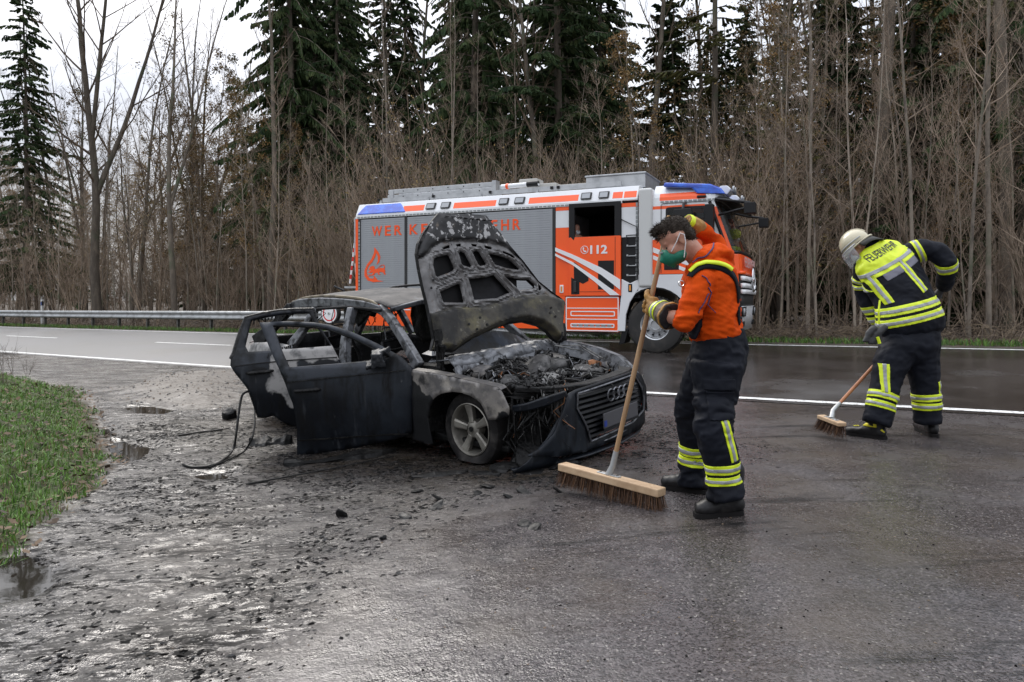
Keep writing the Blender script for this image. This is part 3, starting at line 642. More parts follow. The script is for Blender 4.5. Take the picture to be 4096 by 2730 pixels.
# steps behind the cab
plate('step_panel', [(6.69, 1.54), (6.87, 1.45), (7.03, 1.53), (7.03, 2.38), (6.69, 2.38)], .02, .04, black)
mb = MB()
for z in (1.6, 1.8, 2.0, 2.2): mb.box((6.91, -.005, z), (.22, .05, .018)); [mb.box((x, -.012, z + .01), (.03, .06, .035)) for x in (6.82, 7.0)]
mb.build('grab_bars', alu, fe)
mb = MB(); mb.tube([(6.69, -.03, 2.75), (7.02, -.04, 2.58), (7.02, -.04, 1.5)], .012, 6); mb.tube([(6.80, -.03, 2.2), (6.80, -.03, 2.42), (7.02, -.04, 2.42)], .012, 6); mb.build('grab_bars', black, fe)
mb = MB()
for i in range(18): mb.box((7.01, -.008, 1.55 + i * .088), (.04, .01, .07))
tag(mb.build('reflective_marking', grey_edge, fe), kind='stuff')
fair = [(6.64, .5), (6.70, 1.17), (6.88, 1.44), (7.04, 1.52), (7.05, 1.36), (6.93, 1.26), (6.80, 1.02), (6.73, .8), (6.71, .5)]
plate('wheel_fairing', [(6.60, .46), (6.68, 1.19), (6.69, 1.53), (6.87, 1.44), (7.04, 1.52), (7.06, 1.36), (6.86, 1.05), (6.78, .8), (6.76, .46)], -.012, .06, white, bevel=.01)
plate('mud_flap', [(6.62, .18), (6.74, .22), (6.82, .5), (6.70, .5)], .03, .4, black)
# wheels
def truck_wheel(s, zc):
    r_ = .565; prof = [(.30, -.02), (.36, -.03), (.50, -.035), (.545, -.02), (r_, .03), (r_, .27), (.545, .32), (.5, .335), (.3, .32)]
    mb = MB(); mb.lathe(prof, (s, .05, zc), (0, 1, 0), 40); 
    wh = mb.build('wheel', rubber, fe, smooth=True)
    mb = MB()
    for k in range(44):
        a = k * 6.283 / 44; c = np.array([s + math.cos(a) * (r_ + .004), .20, zc + math.sin(a) * (r_ + .004)])
        mb.box(c, (.05, .29, .03), np.array([[math.cos(a + 1.57), 0, -math.sin(a + 1.57) * -1], [0, 1, 0], [math.sin(a + 1.57), 0, math.cos(a + 1.57)]]))
    tag(mb.build('tread', rubber, wh), kind='stuff')
    rp_ = [(.305, -.015), (.318, -.02), (.318, 0), (.285, .02), (.27, .09), (.23, .12), (.16, .09), (.15, .03), (.1, .02), (.09, .05), (.001, .05)]
    mb = MB(); mb.lathe(rp_, (s, .05, zc), (0, 1, 0), 36); rm = mb.build('rim', alu, wh, smooth=True)
    mb = MB(); mb.lathe([(.001, -.035), (.017, -.035), (.02, 0), (.02, .03)], (0, 0, 0), (0, 1, 0), 8); me = mb.mesh('wheel_nut'); me.materials.append(black)
    for k in range(10): a = k * .6283; o = link('wheel_nut', me, wh); o.location = (s + .21 * math.cos(a), .14, zc + .21 * math.sin(a))
    return wh
truck_wheel(7.37, .595); truck_wheel(2.37, .52)
# cab: sections from bumper to roof, the front rounded at the corners
def s_front(z): return float(np.interp(z, [.4, .7, 1.3, 1.97, 2.03, 3.03, 3.16, 3.28, 3.37, 3.43], [8.98, 9.02, 9.05, 9.02, 8.99, 8.64, 8.66, 8.5, 8.15, 7.75]))
def plan(z):
    sf = s_front(z); ins = float(np.interp(z, [1.6, 2.3, 3.0, 3.2, 3.43], [0, 0, .03, .06, .30]))
    L_ = [(7.33, ins), (7.46, ins), (7.62, ins), (8.0, ins), (8.35, ins)] if sf > 8.4 else [(7.33, ins), (7.4, ins), (7.5, ins), (7.58, ins), (7.64, ins)]
    a_ = sf - .2; L_ += [(min(a_ - .09, max(L_[-1][0] + .02, a_ - .09)), ins), (a_, ins), (a_ + .09, ins + .02), (sf - .045, ins + .08), (sf - .005, ins + .2)]
    fr_ = [(sf + .012, .62), (sf + .02, 1.2), (sf + .012, 1.78)]
    return L_ + fr_ + [(x, W_ - y) for x, y in L_[::-1]]
zs = [1.62, 1.8, 1.97, 2.03, 2.31, 2.56, 2.92, 2.985, 3.035, 3.09, 3.12, 3.16, 3.24, 3.28, 3.37, 3.43]
rows = [plan(z) for z in zs]; nC = len(rows[0]); parts = {}
for i in range(len(zs) - 1):
    zm = (zs[i] + zs[i + 1]) / 2
    for k in range(nC - 1):
        far = k >= nC / 2; kk = k if k < 11 else nC - 2 - k
        if kk >= 7 and 2.03 <= zm < 3.03: p = 'windscreen'
        elif 2 <= kk <= 3 and 2.56 < zm < 2.92 or (2 <= kk <= 3 and 2.31 < zm < 2.56): p = 'side_window'
        elif kk in (6,) and 2.0 < zm < 2.95: p = 'cab_orange'
        elif zm < 2.31 and kk >= 0: p = 'cab_orange'
        elif 2.92 < zm < 2.985 and kk in (0, 1, 2, 3): p = 'cab_orange'
        elif 3.09 < zm < 3.24 and kk in (1, 2, 3, 4): p = 'cab_orange'
        elif zm > 3.29 and 9 > kk >= 3: p = 'cab_white'
        else: p = 'cab_white'
        q = [(*rows[i][k], zs[i]), (*rows[i][k + 1], zs[i]), (*rows[i + 1][k + 1], zs[i + 1]), (*rows[i + 1][k], zs[i + 1])]
        parts.setdefault(p, []).append(q)
mb = MB()
for mi_, nm in ((0, 'cab_white'), (1, 'cab_orange')):
    mb.mi = mi_
    for q in parts[nm]: mb.add(q, [(0, 1, 2, 3)])
mb.mi = 0; top = rows[-1]; mb.add([(*p, zs[-1]) for p in top], [tuple(range(nC))])
o = mb.build('cab', [white, orange], fe, fix=False); bm = bmesh.new(); bm.from_mesh(o.data); bmesh.ops.remove_doubles(bm, verts=bm.verts, dist=1e-4); bmesh.ops.recalc_face_normals(bm, faces=bm.faces); bm.to_mesh(o.data); bm.free()
md = o.modifiers.new('solid', 'SOLIDIFY'); md.thickness = .04; md.offset = -1
for nm, sd_ in (('windscreen', 0), ('side_window', -1), ('side_window', 1)):
    mb = MB()
    for q in parts[nm]:
        if (q[0][1] - 1.2) * sd_ >= 0: mb.add(q, [(0, 1, 2, 3)])
    g = mb.build(nm, pane, fe, solid=.006)
mb = MB(); mb.box((8.1, 1.2, 1.66), (1.4, 2.1, .08)); mb.box((8.72, 1.2, 1.93), (.4, 2.15, .2)); mb.box((7.40, 1.2, 2.3), (.05, 2.2, 1.4)); mb.box((7.75, .6, 2.1), (.25, .5, .8)); mb.box((7.75, 1.8, 2.1), (.25, .5, .8)); mb.build('cab_interior', dark_in, fe)
mb = MB(); pp = [(*plan(2.02)[6], 2.02), (*plan(2.5)[6], 2.5), (*plan(3.02)[6], 3.02)]; mb.tube(pp, .035, 6); pp2 = [(*plan(2.02)[-7], 2.02), (*plan(2.5)[-7], 2.5), (*plan(3.02)[-7], 3.02)]; mb.tube(pp2, .035, 6)
mb.tube([(p[0], p[1], 2.02) for p in plan(2.02)[6:-6]], .035, 6); mb.build('windscreen_seal', black, fe)
mb = MB(); wfr = rounded(rect(7.59, 8.38, 2.30, 2.95), .06); sheet('window_seal', wfr, [rounded(rect(7.64, 8.33, 2.35, 2.90), .05)], lambda p: np.c_[p[:, 0], np.interp(p[:, 1], [2.3, 3], [-.012, .018]), p[:, 1]], .02, black, fe, .1, smooth=0)
mb = MB()
for i in range(12): mb.box((7.52 + i * .092, .02, 3.065), (.072, .012, .028))
tag(mb.build('reflective_marking', grey_edge, fe), kind='stuff')
mb = MB(); mb.tube([(7.50, -.004, 1.64), (7.50, .004, 3.0), (7.54, .01, 3.03), (8.5, .01, 3.03)], .007, 5); mb.tube([(8.52, .0, 2.95), (8.72, -.006, 2.0), (8.72, -.006, 1.64)], .007, 5); mb.build('door_gap', gasket, fe)
for pg in ([(7.34, 2.16), (7.34, 2.06), (8.4, 1.63), (8.62, 1.63)], [(7.34, 2.0), (7.34, 1.92), (8.05, 1.63), (8.22, 1.63)]): plate('white_swoosh', pg, -.006, .01, white_edge)
plate('door_handle', rect(7.56, 7.86, 1.70, 1.85), -.01, .02, black, bevel=.02)
# fender, bumper, front
arc = [(7.37 + .73 * math.cos(t), .60 + .76 * math.sin(t)) for t in np.linspace(math.pi - .12, .05, 15)]
plate('fender', [(7.04, 1.61), (7.04, 1.30)] + arc[3:] + [(8.10, .50), (8.62, .50), (8.80, .9), (8.83, 1.61)], -.006, .08, white, bevel=.015)
arc2 = [(7.37 + .71 * math.cos(t), .60 + .74 * math.sin(t)) for t in np.linspace(math.pi - .1, .03, 15)]
mb = MB(); mb.strip([(a, .0, b) for a, b in arc2], [(a, .55, b) for a, b in arc2]); mb.build('wheel_housing', black, fe, solid=.02)
def front_band(z0, z1, push, m_, name, w0=.0, w1=W_, n=15, th=.05):
    mb = MB(); P = []; 
    for z in (z0, z1):
        for i in range(n):
            y = w0 + (w1 - w0) * i / (n - 1); e = min(y, W_ - y); P.append((s_front(z) + push - .20 * max(0, 1 - e / .22) ** 2, y, z))
    mb.add(P, [(i, i + 1, n + i + 1, n + i) for i in range(n - 1)]); return mb.build(name, m_, fe, solid=th, smooth=True)
front_band(1.18, 1.64, -.03, gasket, 'grille_back'); front_band(.50, .98, .0, white, 'bumper'); front_band(.98, 1.2, -.02, gasket, 'bumper_gap')
plate('bumper_corner', [(8.62, .5), (8.9, .5), (8.92, .96), (8.80, 1.2), (8.68, 1.1)], -.004, .12, white, bevel=.02)
for z in (1.22, 1.34, 1.48): front_band(z, z + .085, .03, white_edge, 'grille_bar', .12, W_ - .12)
front_band(1.60, 1.66, .02, orange, 'grille_frame')
plate('corner_panel', [(8.80, 1.2), (8.93, 1.2), (8.97, 1.62), (8.80, 1.62)], .005, .12, orange)
for y0 in (.1, 1.9): front_band(.78, .97, .02, black, 'headlight_box', y0, y0 + .42, 7); front_band(.81, .94, .045, glass, 'headlight', y0 + .06, y0 + .34, 6, .02); front_band(.58, .68, .02, black, 'fog_light_box', y0, y0 + .3, 6); 
mb = MB(); c0 = np.array([9.14, 1.2, 1.52]); th_ = np.linspace(0, 6.283, 33); mb.tube([c0 + [0, .25 * math.cos(t), .25 * math.sin(t)] for t in th_], .018, 6)
for t in (1.571, 3.665, 5.76): mb.tube([c0, c0 + [0, .25 * math.cos(t), .25 * math.sin(t)]], [.03, .008], 6)
mb.build('star_badge', chrome, fe)
me = text_mesh('FEUERWEHR', 1, .002, .02)
join_meshes('lettering', [fit_text(me, Matrix(((0, 0, 1, 9.075), (1.9, 0, 0, .25), (0, .2, 0, 1.74), (0, 0, 0, 1))))], mat('pale_print', (.62, .40, .38), .4), fe)
# column between body and cab
mb = MB(); mb.box((7.19, .15, 2.36), (.28, .42, 2.0)); mb.mi = 0; mb.build('air_intake_column', mat('pale_grey_paint', (.55, .555, .54), .4, coat=.3), fe, bevel=.05, seg=3)
mb = MB(); mb.box((7.19, 1.35, 2.2), (.24, 1.9, 2.2)); mb.build('cab_gap', gasket, fe)
# beacons and lamps on the cab
mb = MB(); mb.prism([(7.53, 3.37), (8.10, 3.31), (8.19, 3.20), (8.74, 3.155), (8.65, 3.28), (8.45, 3.37), (7.55, 3.46)], (0, 2.36, 0), (1, 0, 0), (0, 0, 1), 2.32); mb.build('blue_beacon', blue, fe, bevel=.03)
mb = MB(); mb.box((8.29, .035, 3.13), (.18, .05, .045)); mb.build('marker_lamp', black, fe, bevel=.01)
for y in (.5, 1.9):
    mb = MB(); mb.prism([(8.50, 3.22), (8.72, 3.20), (8.80, 3.30), (8.72, 3.38), (8.58, 3.38)], (0, y + .4, 0), (1, 0, 0), (0, 0, 1), .45); o = mb.build('lamp_pod', white, fe, bevel=.02)
    for q in (0, .22): mb = MB(); mb.disc((8.82, y - .02 + q, 3.29), (1, 0, 0), .075, .04); mb.build('spot_lamp', glass, o)
mb = MB(); mb.prism([(8.52, 3.04), (8.60, 3.12), (8.75, 3.10), (9.0, 2.98), (8.98, 2.95), (8.68, 3.04)], (0, 2.36, 0), (1, 0, 0), (0, 0, 1), 2.32); mb.build('sun_visor', black, fe, bevel=.01)
for y, yy in ((-.04, -.18), (W_ + .04, W_ + .18)):
    mb = MB(); mb.tube([(8.56, y, 3.06), (8.9, yy, 2.98), (9.22, yy, 2.93)], .028, 8); mb.tube([(8.62, y, 2.74), (8.95, yy, 2.80), (9.2, yy, 2.84)], .022, 8); mb.box((9.22, yy, 2.82), (.2, .26, .2)); mb.build('mirror', black, fe, bevel=.02)
    mb = MB(); mb.box((8.47, y - .10 if y < 0 else y + .1, 2.66), (.16, .18, .56)); mb.tube([(8.5, y, 2.95), (8.47, y - .1 if y < 0 else y + .1, 2.94)], .02, 6); mb.build('mirror', black, fe, bevel=.03, seg=3)
mb = MB(); mb.box((7.98, -.24, 2.78), (.38, .16, .17), taper=.85); mb.tube([(7.98, .03, 3.02), (7.98, -.16, 2.98), (7.98, -.24, 2.86)], .03, 8); mb.build('kerb_mirror', black, fe, bevel=.03, seg=3)
# roof load
mb = MB(); mb.box((3.6, .30, 3.54), (6.0, .05, .1)); [mb.box((s_, .28, 3.49), (.06, .05, .1)) for s_ in (.55, 1.9, 3.3, 4.7)]; mb.build('roof_rail', alu, fe)
mb = MB(); [mb.box((s_, .255, 3.55), (.06, .03, .06)) for s_ in (.5, 2.05, 3.55, 5.05, 5.2)]; mb.build('rail_clamps', black, fe)
for k, z in enumerate((3.64, 3.77)):
    ld = []; mb = MB()
    for y in (.50, .98): mb.box((2.05 + .02 * k, y, z), (2.9, .03, .105))
    lo = mb.build('ladder', alu, fe, bevel=.006)
    rm_ = MB(); rm_.tube([(0, .5, 0), (0, .98, 0)], .016, 6); me = rm_.mesh('rung'); me.materials.append(alu)
    for i in range(10): o = link('rung', me, lo); o.location = (.78 + i * .28, 0, z)
    mb = MB(); [mb.disc((1.06 + i * .42, .486, z), (0, -1, 0), .016, .004, 8) for i in range(6)]; mb.build('bolt', black, lo)
for b_ in (((3.55, .55, 3.72), (.1, .2, .26)), ((.72, .49, 3.7), (.12, .05, .2))): mb = MB(); mb.box(*b_); mb.build('ladder_bracket', alu, fe)
mb = MB(); mb.tube([(3.7, .55, 3.70), (4.62, .55, 3.72)], .055, 10); mb.build('suction_tube', white, fe, smooth=True); mb = MB(); mb.tube([(4.34, .55, 3.715), (4.62, .55, 3.72)], .062, 10); mb.build('tube_end', black, fe); mb = MB(); mb.tube([(3.82, .55, 3.703), (3.88, .55, 3.704)], .066, 10); mb.build('tube_collar', orange, fe)
mb = MB(); mb.box((4.25, 1.0, 3.79), (.46, .4, .2)); mb.box((4.75, .8, 3.66), (.5, .3, .14)); mb.box((5.3, .9, 3.63), (.8, .3, .12)); mb.build('equipment_box', mat('beige_plastic', (.42, .41, .38), .5), fe, bevel=.02)
mb = MB(); mb.box((6.42, 1.1, 3.6), (1.30, 1.3, .30)); rb = mb.build('roof_box', alu, fe, bevel=.012); mb = MB(); mb.box((6.42, 1.1, 3.765), (1.34, 1.36, .035)); mb.build('lid', alu, rb, bevel=.008)
# rear: hose reel trolley, ladder bars
mb = MB(); mb.box((-.45, .7, .55), (.8, 1.0, .06)); mb.box((-.3, .7, .8), (.5, .5, .5)); mb.tube([(-.05, .3, .6), (-.6, .3, 1.35), (-.9, .3, 1.45)], .03, 8); rl = mb.build('hose_reel', black, fe, bevel=.01)
for y in (.2, 1.25):
    mb = MB(); mb.lathe([(.001, -.03), (.235, -.03), (.27, -.02), (.28, .04), (.27, .1), (.001, .1)], (-.95, y, .76), (0, 1, 0), 32); wl = mb.build('reel_wheel', rubber, rl, smooth=True)
    for r0, r1, m_ in ((.0, .10, white_edge), (.10, .165, white_edge), (.165, .20, red_m), (.20, .238, white_edge)):
        mb = MB(); mb.lathe([(max(r0, .001), -.034), (r1, -.034)], (-.95, y, .76), (0, 1, 0), 32); mb.build('painted_ring', m_, wl)
    mb = MB(); mb.lathe([(.001, -.06), (.03, -.06), (.035, -.03)], (-.95, y, .76), (0, 1, 0), 12); mb.build('hub', chrome, wl)
for k in range(9):
    mb = MB(); mb.tube([(-.12 - .016 * k, .12, 1.62 + .11 * (8 - k)), (-.136 - .016 * k, .12, 1.51 + .11 * (8 - k))], .025, 8); mb.build('warning_pole', red_m if k % 2 else white_edge, fe)
mb = MB(); mb.tube([(.0, .1, 3.2), (-.1, .1, 3.1), (-.1, .1, 2.2)], .02, 6); mb.tube([(-.02, .15, 1.2), (-.14, .15, 2.0)], .02, 6); mb.box((-.25, .35, 1.42), (.5, .3, .05)); mb.build('rear_step', alu, fe)
# outlines of the car parts, in metres: side panels (along, up), doors (from the hinge, up), bonnet (across, up)
CP = {  # traced from image pixels, cast from the camera onto the panel surfaces
    'fender': [(-0.589, 0.819), (-0.33, 0.814), (-0.062, 0.798), (0.205, 0.774), (0.435, 0.751), (0.46, 0.732), (0.495, 0.679), (0.539, 0.598), (0.525, 0.532), (0.41, 0.494), (0.322, 0.48), (0.292, 0.56), (0.262, 0.609), (0.205, 0.64), (0.147, 0.66), (0.043, 0.68), (-0.062, 0.679), (-0.171, 0.657), (-0.234, 0.637), (-0.298, 0.598), (-0.358, 0.525), (-0.4, 0.419), (-0.396, 0.294), (-0.388, 0.179), (-0.653, 0.184), (-0.58, 0.651)],
    'front_door': [(-0.039, 0.827), (0.068, 0.928), (0.305, 1.046), (0.558, 1.154), (0.685, 1.195), (0.786, 1.222), (0.937, 1.246), (1.187, 1.263), (1.466, 1.255), (1.438, 1.208), (1.202, 0.845), (1.141, 0.719), (1.076, 0.544), (1.061, 0.437), (1.06, 0.318), (1.091, 0.046), (0.809, 0.079), (0.565, 0.111), (0.166, 0.195), (-0.002, 0.252)],
    'front_win': [(1.332, 1.229), (1.216, 1.023), (1.112, 0.857), (0.761, 0.878), (0.371, 0.902), (0.173, 0.929), (0.323, 1.002), (0.551, 1.106), (0.678, 1.15), (0.806, 1.191), (0.944, 1.212), (1.181, 1.229)],
    'front_handle': [(1.061, 0.649), (0.932, 0.687), (0.801, 0.665), (0.934, 0.607)],
    'front_crease': [(1.189, 0.843), (1.141, 0.728), (0.757, 0.762), (0.402, 0.791), (0.005, 0.826)],
    'mirror': [(0.273, 0.931), (0.357, 0.987), (0.183, 0.885)],
    'front_sill': [(1.073, 0.196), (0.161, 0.253)],
    'rear_door': [(-0.035, 0.819), (0.045, 0.982), (0.139, 1.147), (0.186, 1.261), (0.221, 1.348), (0.382, 1.351), (0.542, 1.345), (0.699, 1.326), (0.86, 1.292), (0.92, 1.122), (0.96, 0.97), (0.987, 0.912), (0.991, 0.847), (0.951, 0.779), (0.896, 0.702), (0.841, 0.619), (0.802, 0.473), (0.768, 0.337), (0.693, 0.328), (0.621, 0.345), (0.519, 0.26), (0.414, 0.212), (0.246, 0.185), (0.025, 0.193)],
    'rear_win': [(0.812, 1.265), (0.663, 1.293), (0.517, 1.31), (0.383, 1.316), (0.259, 1.314), (0.212, 1.212), (0.128, 1.084), (0.048, 0.98), (0.337, 0.973), (0.636, 0.967), (0.829, 0.965), (0.86, 1.024)],
    'rear_handle': [(0.848, 0.772), (0.742, 0.809), (0.603, 0.782), (0.745, 0.729)],
    'rear_crease': [(0.991, 0.847), (0.753, 0.864), (0.459, 0.877), (-0.013, 0.882)],
    'ash': [(0.601, 0.855), (0.386, 0.903), (0.421, 0.584), (0.439, 0.433), (0.47, 0.55), (0.539, 0.586), (0.633, 0.593), (0.643, 0.637), (0.57, 0.694), (0.614, 0.795)],
    'a_pillar': [(-1.368, -0.6, 1.348), (-1.176, -0.64, 1.249), (-0.948, -0.68, 1.07), (-0.753, -0.73, 0.917), (-0.653, -0.76, 0.822)],
    'b_pillar': [(-1.756, -0.66, 1.348), (-1.753, -0.72, 1.173), (-1.729, -0.78, 0.999), (-1.667, -0.84, 0.817), (-1.637, -0.86, 0.682)],
    'rail': [(-3.003, -0.58, 1.403), (-2.68, -0.6, 1.457), (-2.367, -0.61, 1.475), (-2.04, -0.61, 1.469), (-1.69, -0.61, 1.446), (-1.503, -0.61, 1.416), (-1.414, -0.61, 1.381)],
    'roof_edge': [(-3.107, -0.62, 1.295), (-3.019, -0.62, 1.376), (-2.841, -0.63, 1.42), (-2.469, -0.64, 1.442), (-1.999, -0.64, 1.434), (-1.568, -0.64, 1.409), (-1.378, -0.63, 1.371), (-1.217, -0.62, 1.303)],
    'win_top': [(-2.91, -0.66, 1.242), (-2.409, -0.66, 1.335), (-1.853, -0.66, 1.363), (-1.692, -0.66, 1.349), (-1.442, -0.66, 1.347), (-1.278, -0.65, 1.289)],
    'bonnet': [(0.292, 1.269), (0.552, 1.277), (0.83, 1.278), (0.926, 1.161), (1.073, 0.981), (1.215, 0.827), (1.376, 0.621), (1.544, 0.501), (1.66, 0.43), (1.664, 0.369), (1.605, 0.171), (1.587, 0.004), (1.526, -0.012), (1.458, 0.03), (1.397, 0.106), (1.297, 0.168), (1.123, 0.213), (0.946, 0.202), (0.77, 0.163), (0.653, 0.124), (0.518, 0.085), (0.361, 0.013), (0.272, -0.034), (0.048, -0.004), (0.09, 0.097), (0.078, 0.227), (0.062, 0.401), (0.035, 0.576), (0.018, 0.752), (0.013, 0.876), (0.042, 0.975), (0.109, 1.076), (0.203, 1.181)],
    'bonnet_holes': [[(0.177, 0.826), (0.209, 0.845), (0.326, 0.87), (0.344, 0.857), (0.385, 0.739), (0.361, 0.711), (0.194, 0.656), (0.176, 0.669), (0.163, 0.763)], [(0.452, 0.887), (0.478, 0.906), (0.518, 0.889), (0.576, 0.769), (0.568, 0.75), (0.49, 0.768), (0.471, 0.786)], [(0.611, 0.896), (0.652, 0.916), (0.684, 0.907), (0.75, 0.79), (0.736, 0.776), (0.679, 0.764), (0.659, 0.779)], [(0.799, 0.891), (0.894, 0.879), (1.027, 0.843), (1.142, 0.748), (1.133, 0.733), (0.989, 0.751), (0.856, 0.783)], [(0.201, 0.518), (0.402, 0.593), (0.422, 0.589), (0.441, 0.43), (0.434, 0.412), (0.228, 0.42), (0.216, 0.442)], [(0.53, 0.639), (0.735, 0.658), (0.823, 0.682), (0.989, 0.502), (0.935, 0.488), (0.826, 0.451), (0.565, 0.437)], [(0.957, 0.664), (1.124, 0.641), (1.25, 0.636), (1.329, 0.562), (1.289, 0.543), (1.111, 0.525)], [(0.283, 0.933), (0.365, 0.966), (0.366, 0.935), (0.29, 0.915)], [(0.758, 0.973), (0.848, 0.955), (0.834, 0.933), (0.762, 0.942)], [(0.961, 0.924), (1.114, 0.865), (1.099, 0.849), (0.972, 0.9)], [(0.439, 0.972), (0.494, 0.983), (0.484, 0.953), (0.436, 0.947)], [(0.608, 0.985), (0.672, 0.978), (0.663, 0.954), (0.609, 0.959)]],
    'skin_holes': [[(1.13, 0.639), (1.25, 0.636), (1.33, 0.567), (1.289, 0.543), (1.117, 0.526)], [(1.166, 0.785), (1.185, 0.793), (1.253, 0.725), (1.233, 0.715)], [(1.346, 0.587), (1.365, 0.592), (1.4, 0.542), (1.371, 0.518), (1.341, 0.523)]],
    'bonnet_ledge': [(-0.037, 0.317), (0.183, 0.346), (0.288, 0.37), (0.474, 0.366), (0.692, 0.379), (0.926, 0.431), (1.168, 0.476), (1.414, 0.483), (1.584, 0.441), (1.682, 0.409)],
    'bonnet_black': [(-0.024, 0.804), (0.133, 0.879), (0.171, 0.934), (0.28, 0.992), (0.514, 1.014), (0.789, 1.01), (0.99, 0.979), (1.175, 0.876), (1.241, 0.907), (0.897, 1.345), (0.24, 1.303)],
    'grille': [(-0.467, 0.682), (-0.054, 0.707), (0.379, 0.73), (0.491, 0.599), (0.52, 0.503), (0.515, 0.388), (0.329, 0.317), (-0.305, 0.27), (-0.378, 0.411), (-0.489, 0.568)],
    'bumper': [(-0.567, 0.691), (-0.465, 0.712), (-0.053, 0.737), (0.412, 0.758), (0.54, 0.696), (0.59, 0.585), (0.593, 0.492), (0.559, 0.381), (0.587, 0.271), (0.496, 0.218), (0.118, 0.2), (-0.299, 0.198), (-0.609, 0.212), (-0.939, 0.254), (-0.829, 0.298), (-0.714, 0.412), (-0.652, 0.54), (-0.606, 0.632)],
    'far_fender_top': [(-0.131, 0.78, 0.953), (0.077, 0.8, 0.927), (0.304, 0.8, 0.887), (0.56, 0.74, 0.831), (0.706, 0.68, 0.75), (0.784, 0.66, 0.675)],
    'lamp_bar': [(0.475, -0.8, 0.568), (0.63, -0.77, 0.599), (0.768, -0.7, 0.647), (0.907, -0.62, 0.707)],
}
# ------------------------------------------------------------------ burnt-out estate car (x forward from the front axle, y to its left, z up)
car = empty('burnt_car', CAR_LOC, (CAR_ROLL, 0, 0), 'burnt-out dark estate car with raised bonnet and two open side doors', 'car')
car.rotation_euler = CAR_M.to_euler()
soot = mat('sooty_metal', (.007, .007, .0075), .55, spec=.2, layers=(((.035, .036, .04), 5, .5, .72, .45), ((.10, .10, .105), 14, .62, .72, .5), ((.004, .004, .004), 2.2, .5, .62, .7)), bump=(24, .35, .01))
char = mat('charred_plastic', (.0045, .0045, .0045), .55, spec=.22, layers=(((.022, .021, .02), 9, .5, .7, .3), ((.055, .052, .05), 30, .64, .74, .4)), bump=(30, .7, .015))
PAINT = (((.016, .020, .026), 1.6, .45, .7, .4), ((.028, .031, .036), 7, .58, .72, .6, (2.2, 2.2, .22)), ((.05, .052, .055), 24, .66, .74, .6, (1, 1, .5)), ((.0025, .0025, .003), 5, .5, .66, .6, (1.6, 1.6, .35)))
scorch = mat('scorched_dark_paint', (.0045, .0055, .008), .38, spec=.22, layers=PAINT + (((.05, .05, .052), 38, .70, .76, .5),), bump=(9, .22, .012))
scorch_door = mat('scorched_door_paint', (.0045, .0055, .008), .38, spec=.22, layers=PAINT + (((.030, .034, .042), 3, .2, .35, .45, (1, 1, 1), 'upper', .03), ((.010, .011, .012), 4.2, .46, .6, .55, (1, 1, 1), 'upper', .03), ((.30, .29, .28), 3, .15, .3, .6, (1, 1, 1), 'ash', .16), ((.10, .10, .10), 7, .5, .66, .6, (1, 1, 1), 'ash', .16), ((.05, .05, .052), 38, .70, .76, .5)), bump=(9, .22, .012))
bare_plain = mat('heat_greyed_edge', (.125, .115, .105), .46, .35, layers=(((.055, .052, .052), 4.5, .42, .6, .5), ((.21, .19, .165), 6.5, .52, .7, .45), ((.022, .021, .021), 3.2, .56, .66, .6)), bump=(14, .22, .012))
scorch_up = mat('scorched_upper_paint', (.018, .020, .024), .5, spec=.25, layers=(((.012, .013, .015), 3.2, .45, .62, .5), ((.075, .078, .085), 8, .58, .72, .45), ((.16, .155, .15), 40, .70, .76, .6)), bump=(8, .12, .01))
ashm = mat('ash_burnt_metal', (.24, .235, .23), .55, .2, layers=(((.07, .07, .07), 6, .44, .62, .6), ((.30, .29, .28), 11, .55, .7, .6), ((.014, .013, .013), 4, .58, .68, .6)), bump=(30, .15, .006))
bare = mat('heat_greyed_steel', (.19, .175, .16), .5, .2, layers=(((.085, .08, .08), 4.5, .42, .6, .5), ((.30, .275, .24), 6.5, .52, .7, .45), ((.022, .021, .021), 3.2, .56, .66, .6), ((.010, .010, .010), 22, .64, .7, .7), ((.006, .0065, .008), 3, .15, .3, .5, (1, 1, 1), 'dark', .3)), bump=(14, .22, .012))
pillar_m = mat('heat_blued_steel', (.125, .13, .14), .48, .4, layers=(((.20, .205, .215), 7, .5, .68, .45), ((.018, .018, .019), 9, .47, .6, .6)), bump=(22, .3, .01))
roof_m = mat('burnt_roof', (.105, .098, .092), .72, spec=.25, layers=(((.06, .058, .057), 2.4, .42, .6, .75), ((.16, .15, .14), 5, .55, .72, .7), ((.015, .014, .014), 7, .62, .68, .7), ((.11, .13, .16), 1.8, .6, .72, .4)), bump=(18, .2, .01))
rust_tan = mat('tan_burnt_rail', (.21, .175, .12), .6, layers=(((.08, .07, .055), 7, .45, .62, .7),))
bon_frame = mat('bonnet_frame_metal', (.125, .122, .122), .5, .2, layers=(((.22, .215, .212), 4, .48, .68, .45), ((.075, .07, .067), 3, .48, .62, .55), ((.09, .065, .045), 5.5, .6, .7, .6), ((.012, .012, .012), 9, .63, .7, .7),
    ((.055, .049, .038), 3, .1, .25, .55, (1, 1, 1), 'low', .12), ((.115, .102, .058), 5, .5, .64, .6, (1, 1, 1), 'low', .12), ((.19, .178, .135), 18, .6, .68, .6, (1, 1, 1), 'low', .12), ((.016, .015, .014), 3.3, .46, .6, .6, (1, 1, 1), 'low', .12), ((.15, .15, .15), 6, .64, .74, .5, (1, 1, 1), 'low', .12),
    ((.0065, .0065, .007), 3, .1, .25, .5, (1, 1, 1), 'top', .10), ((.028, .026, .026), 5, .5, .7, .5, (1, 1, 1), 'top', .10), ((.11, .09, .072), 13, .6, .68, .7, (1, 1, 1), 'flake', .3), ((.36, .355, .35), 15, .53, .565, .7, (1, 1, 1), 'flake', .34)), bump=(26, .2, .008))
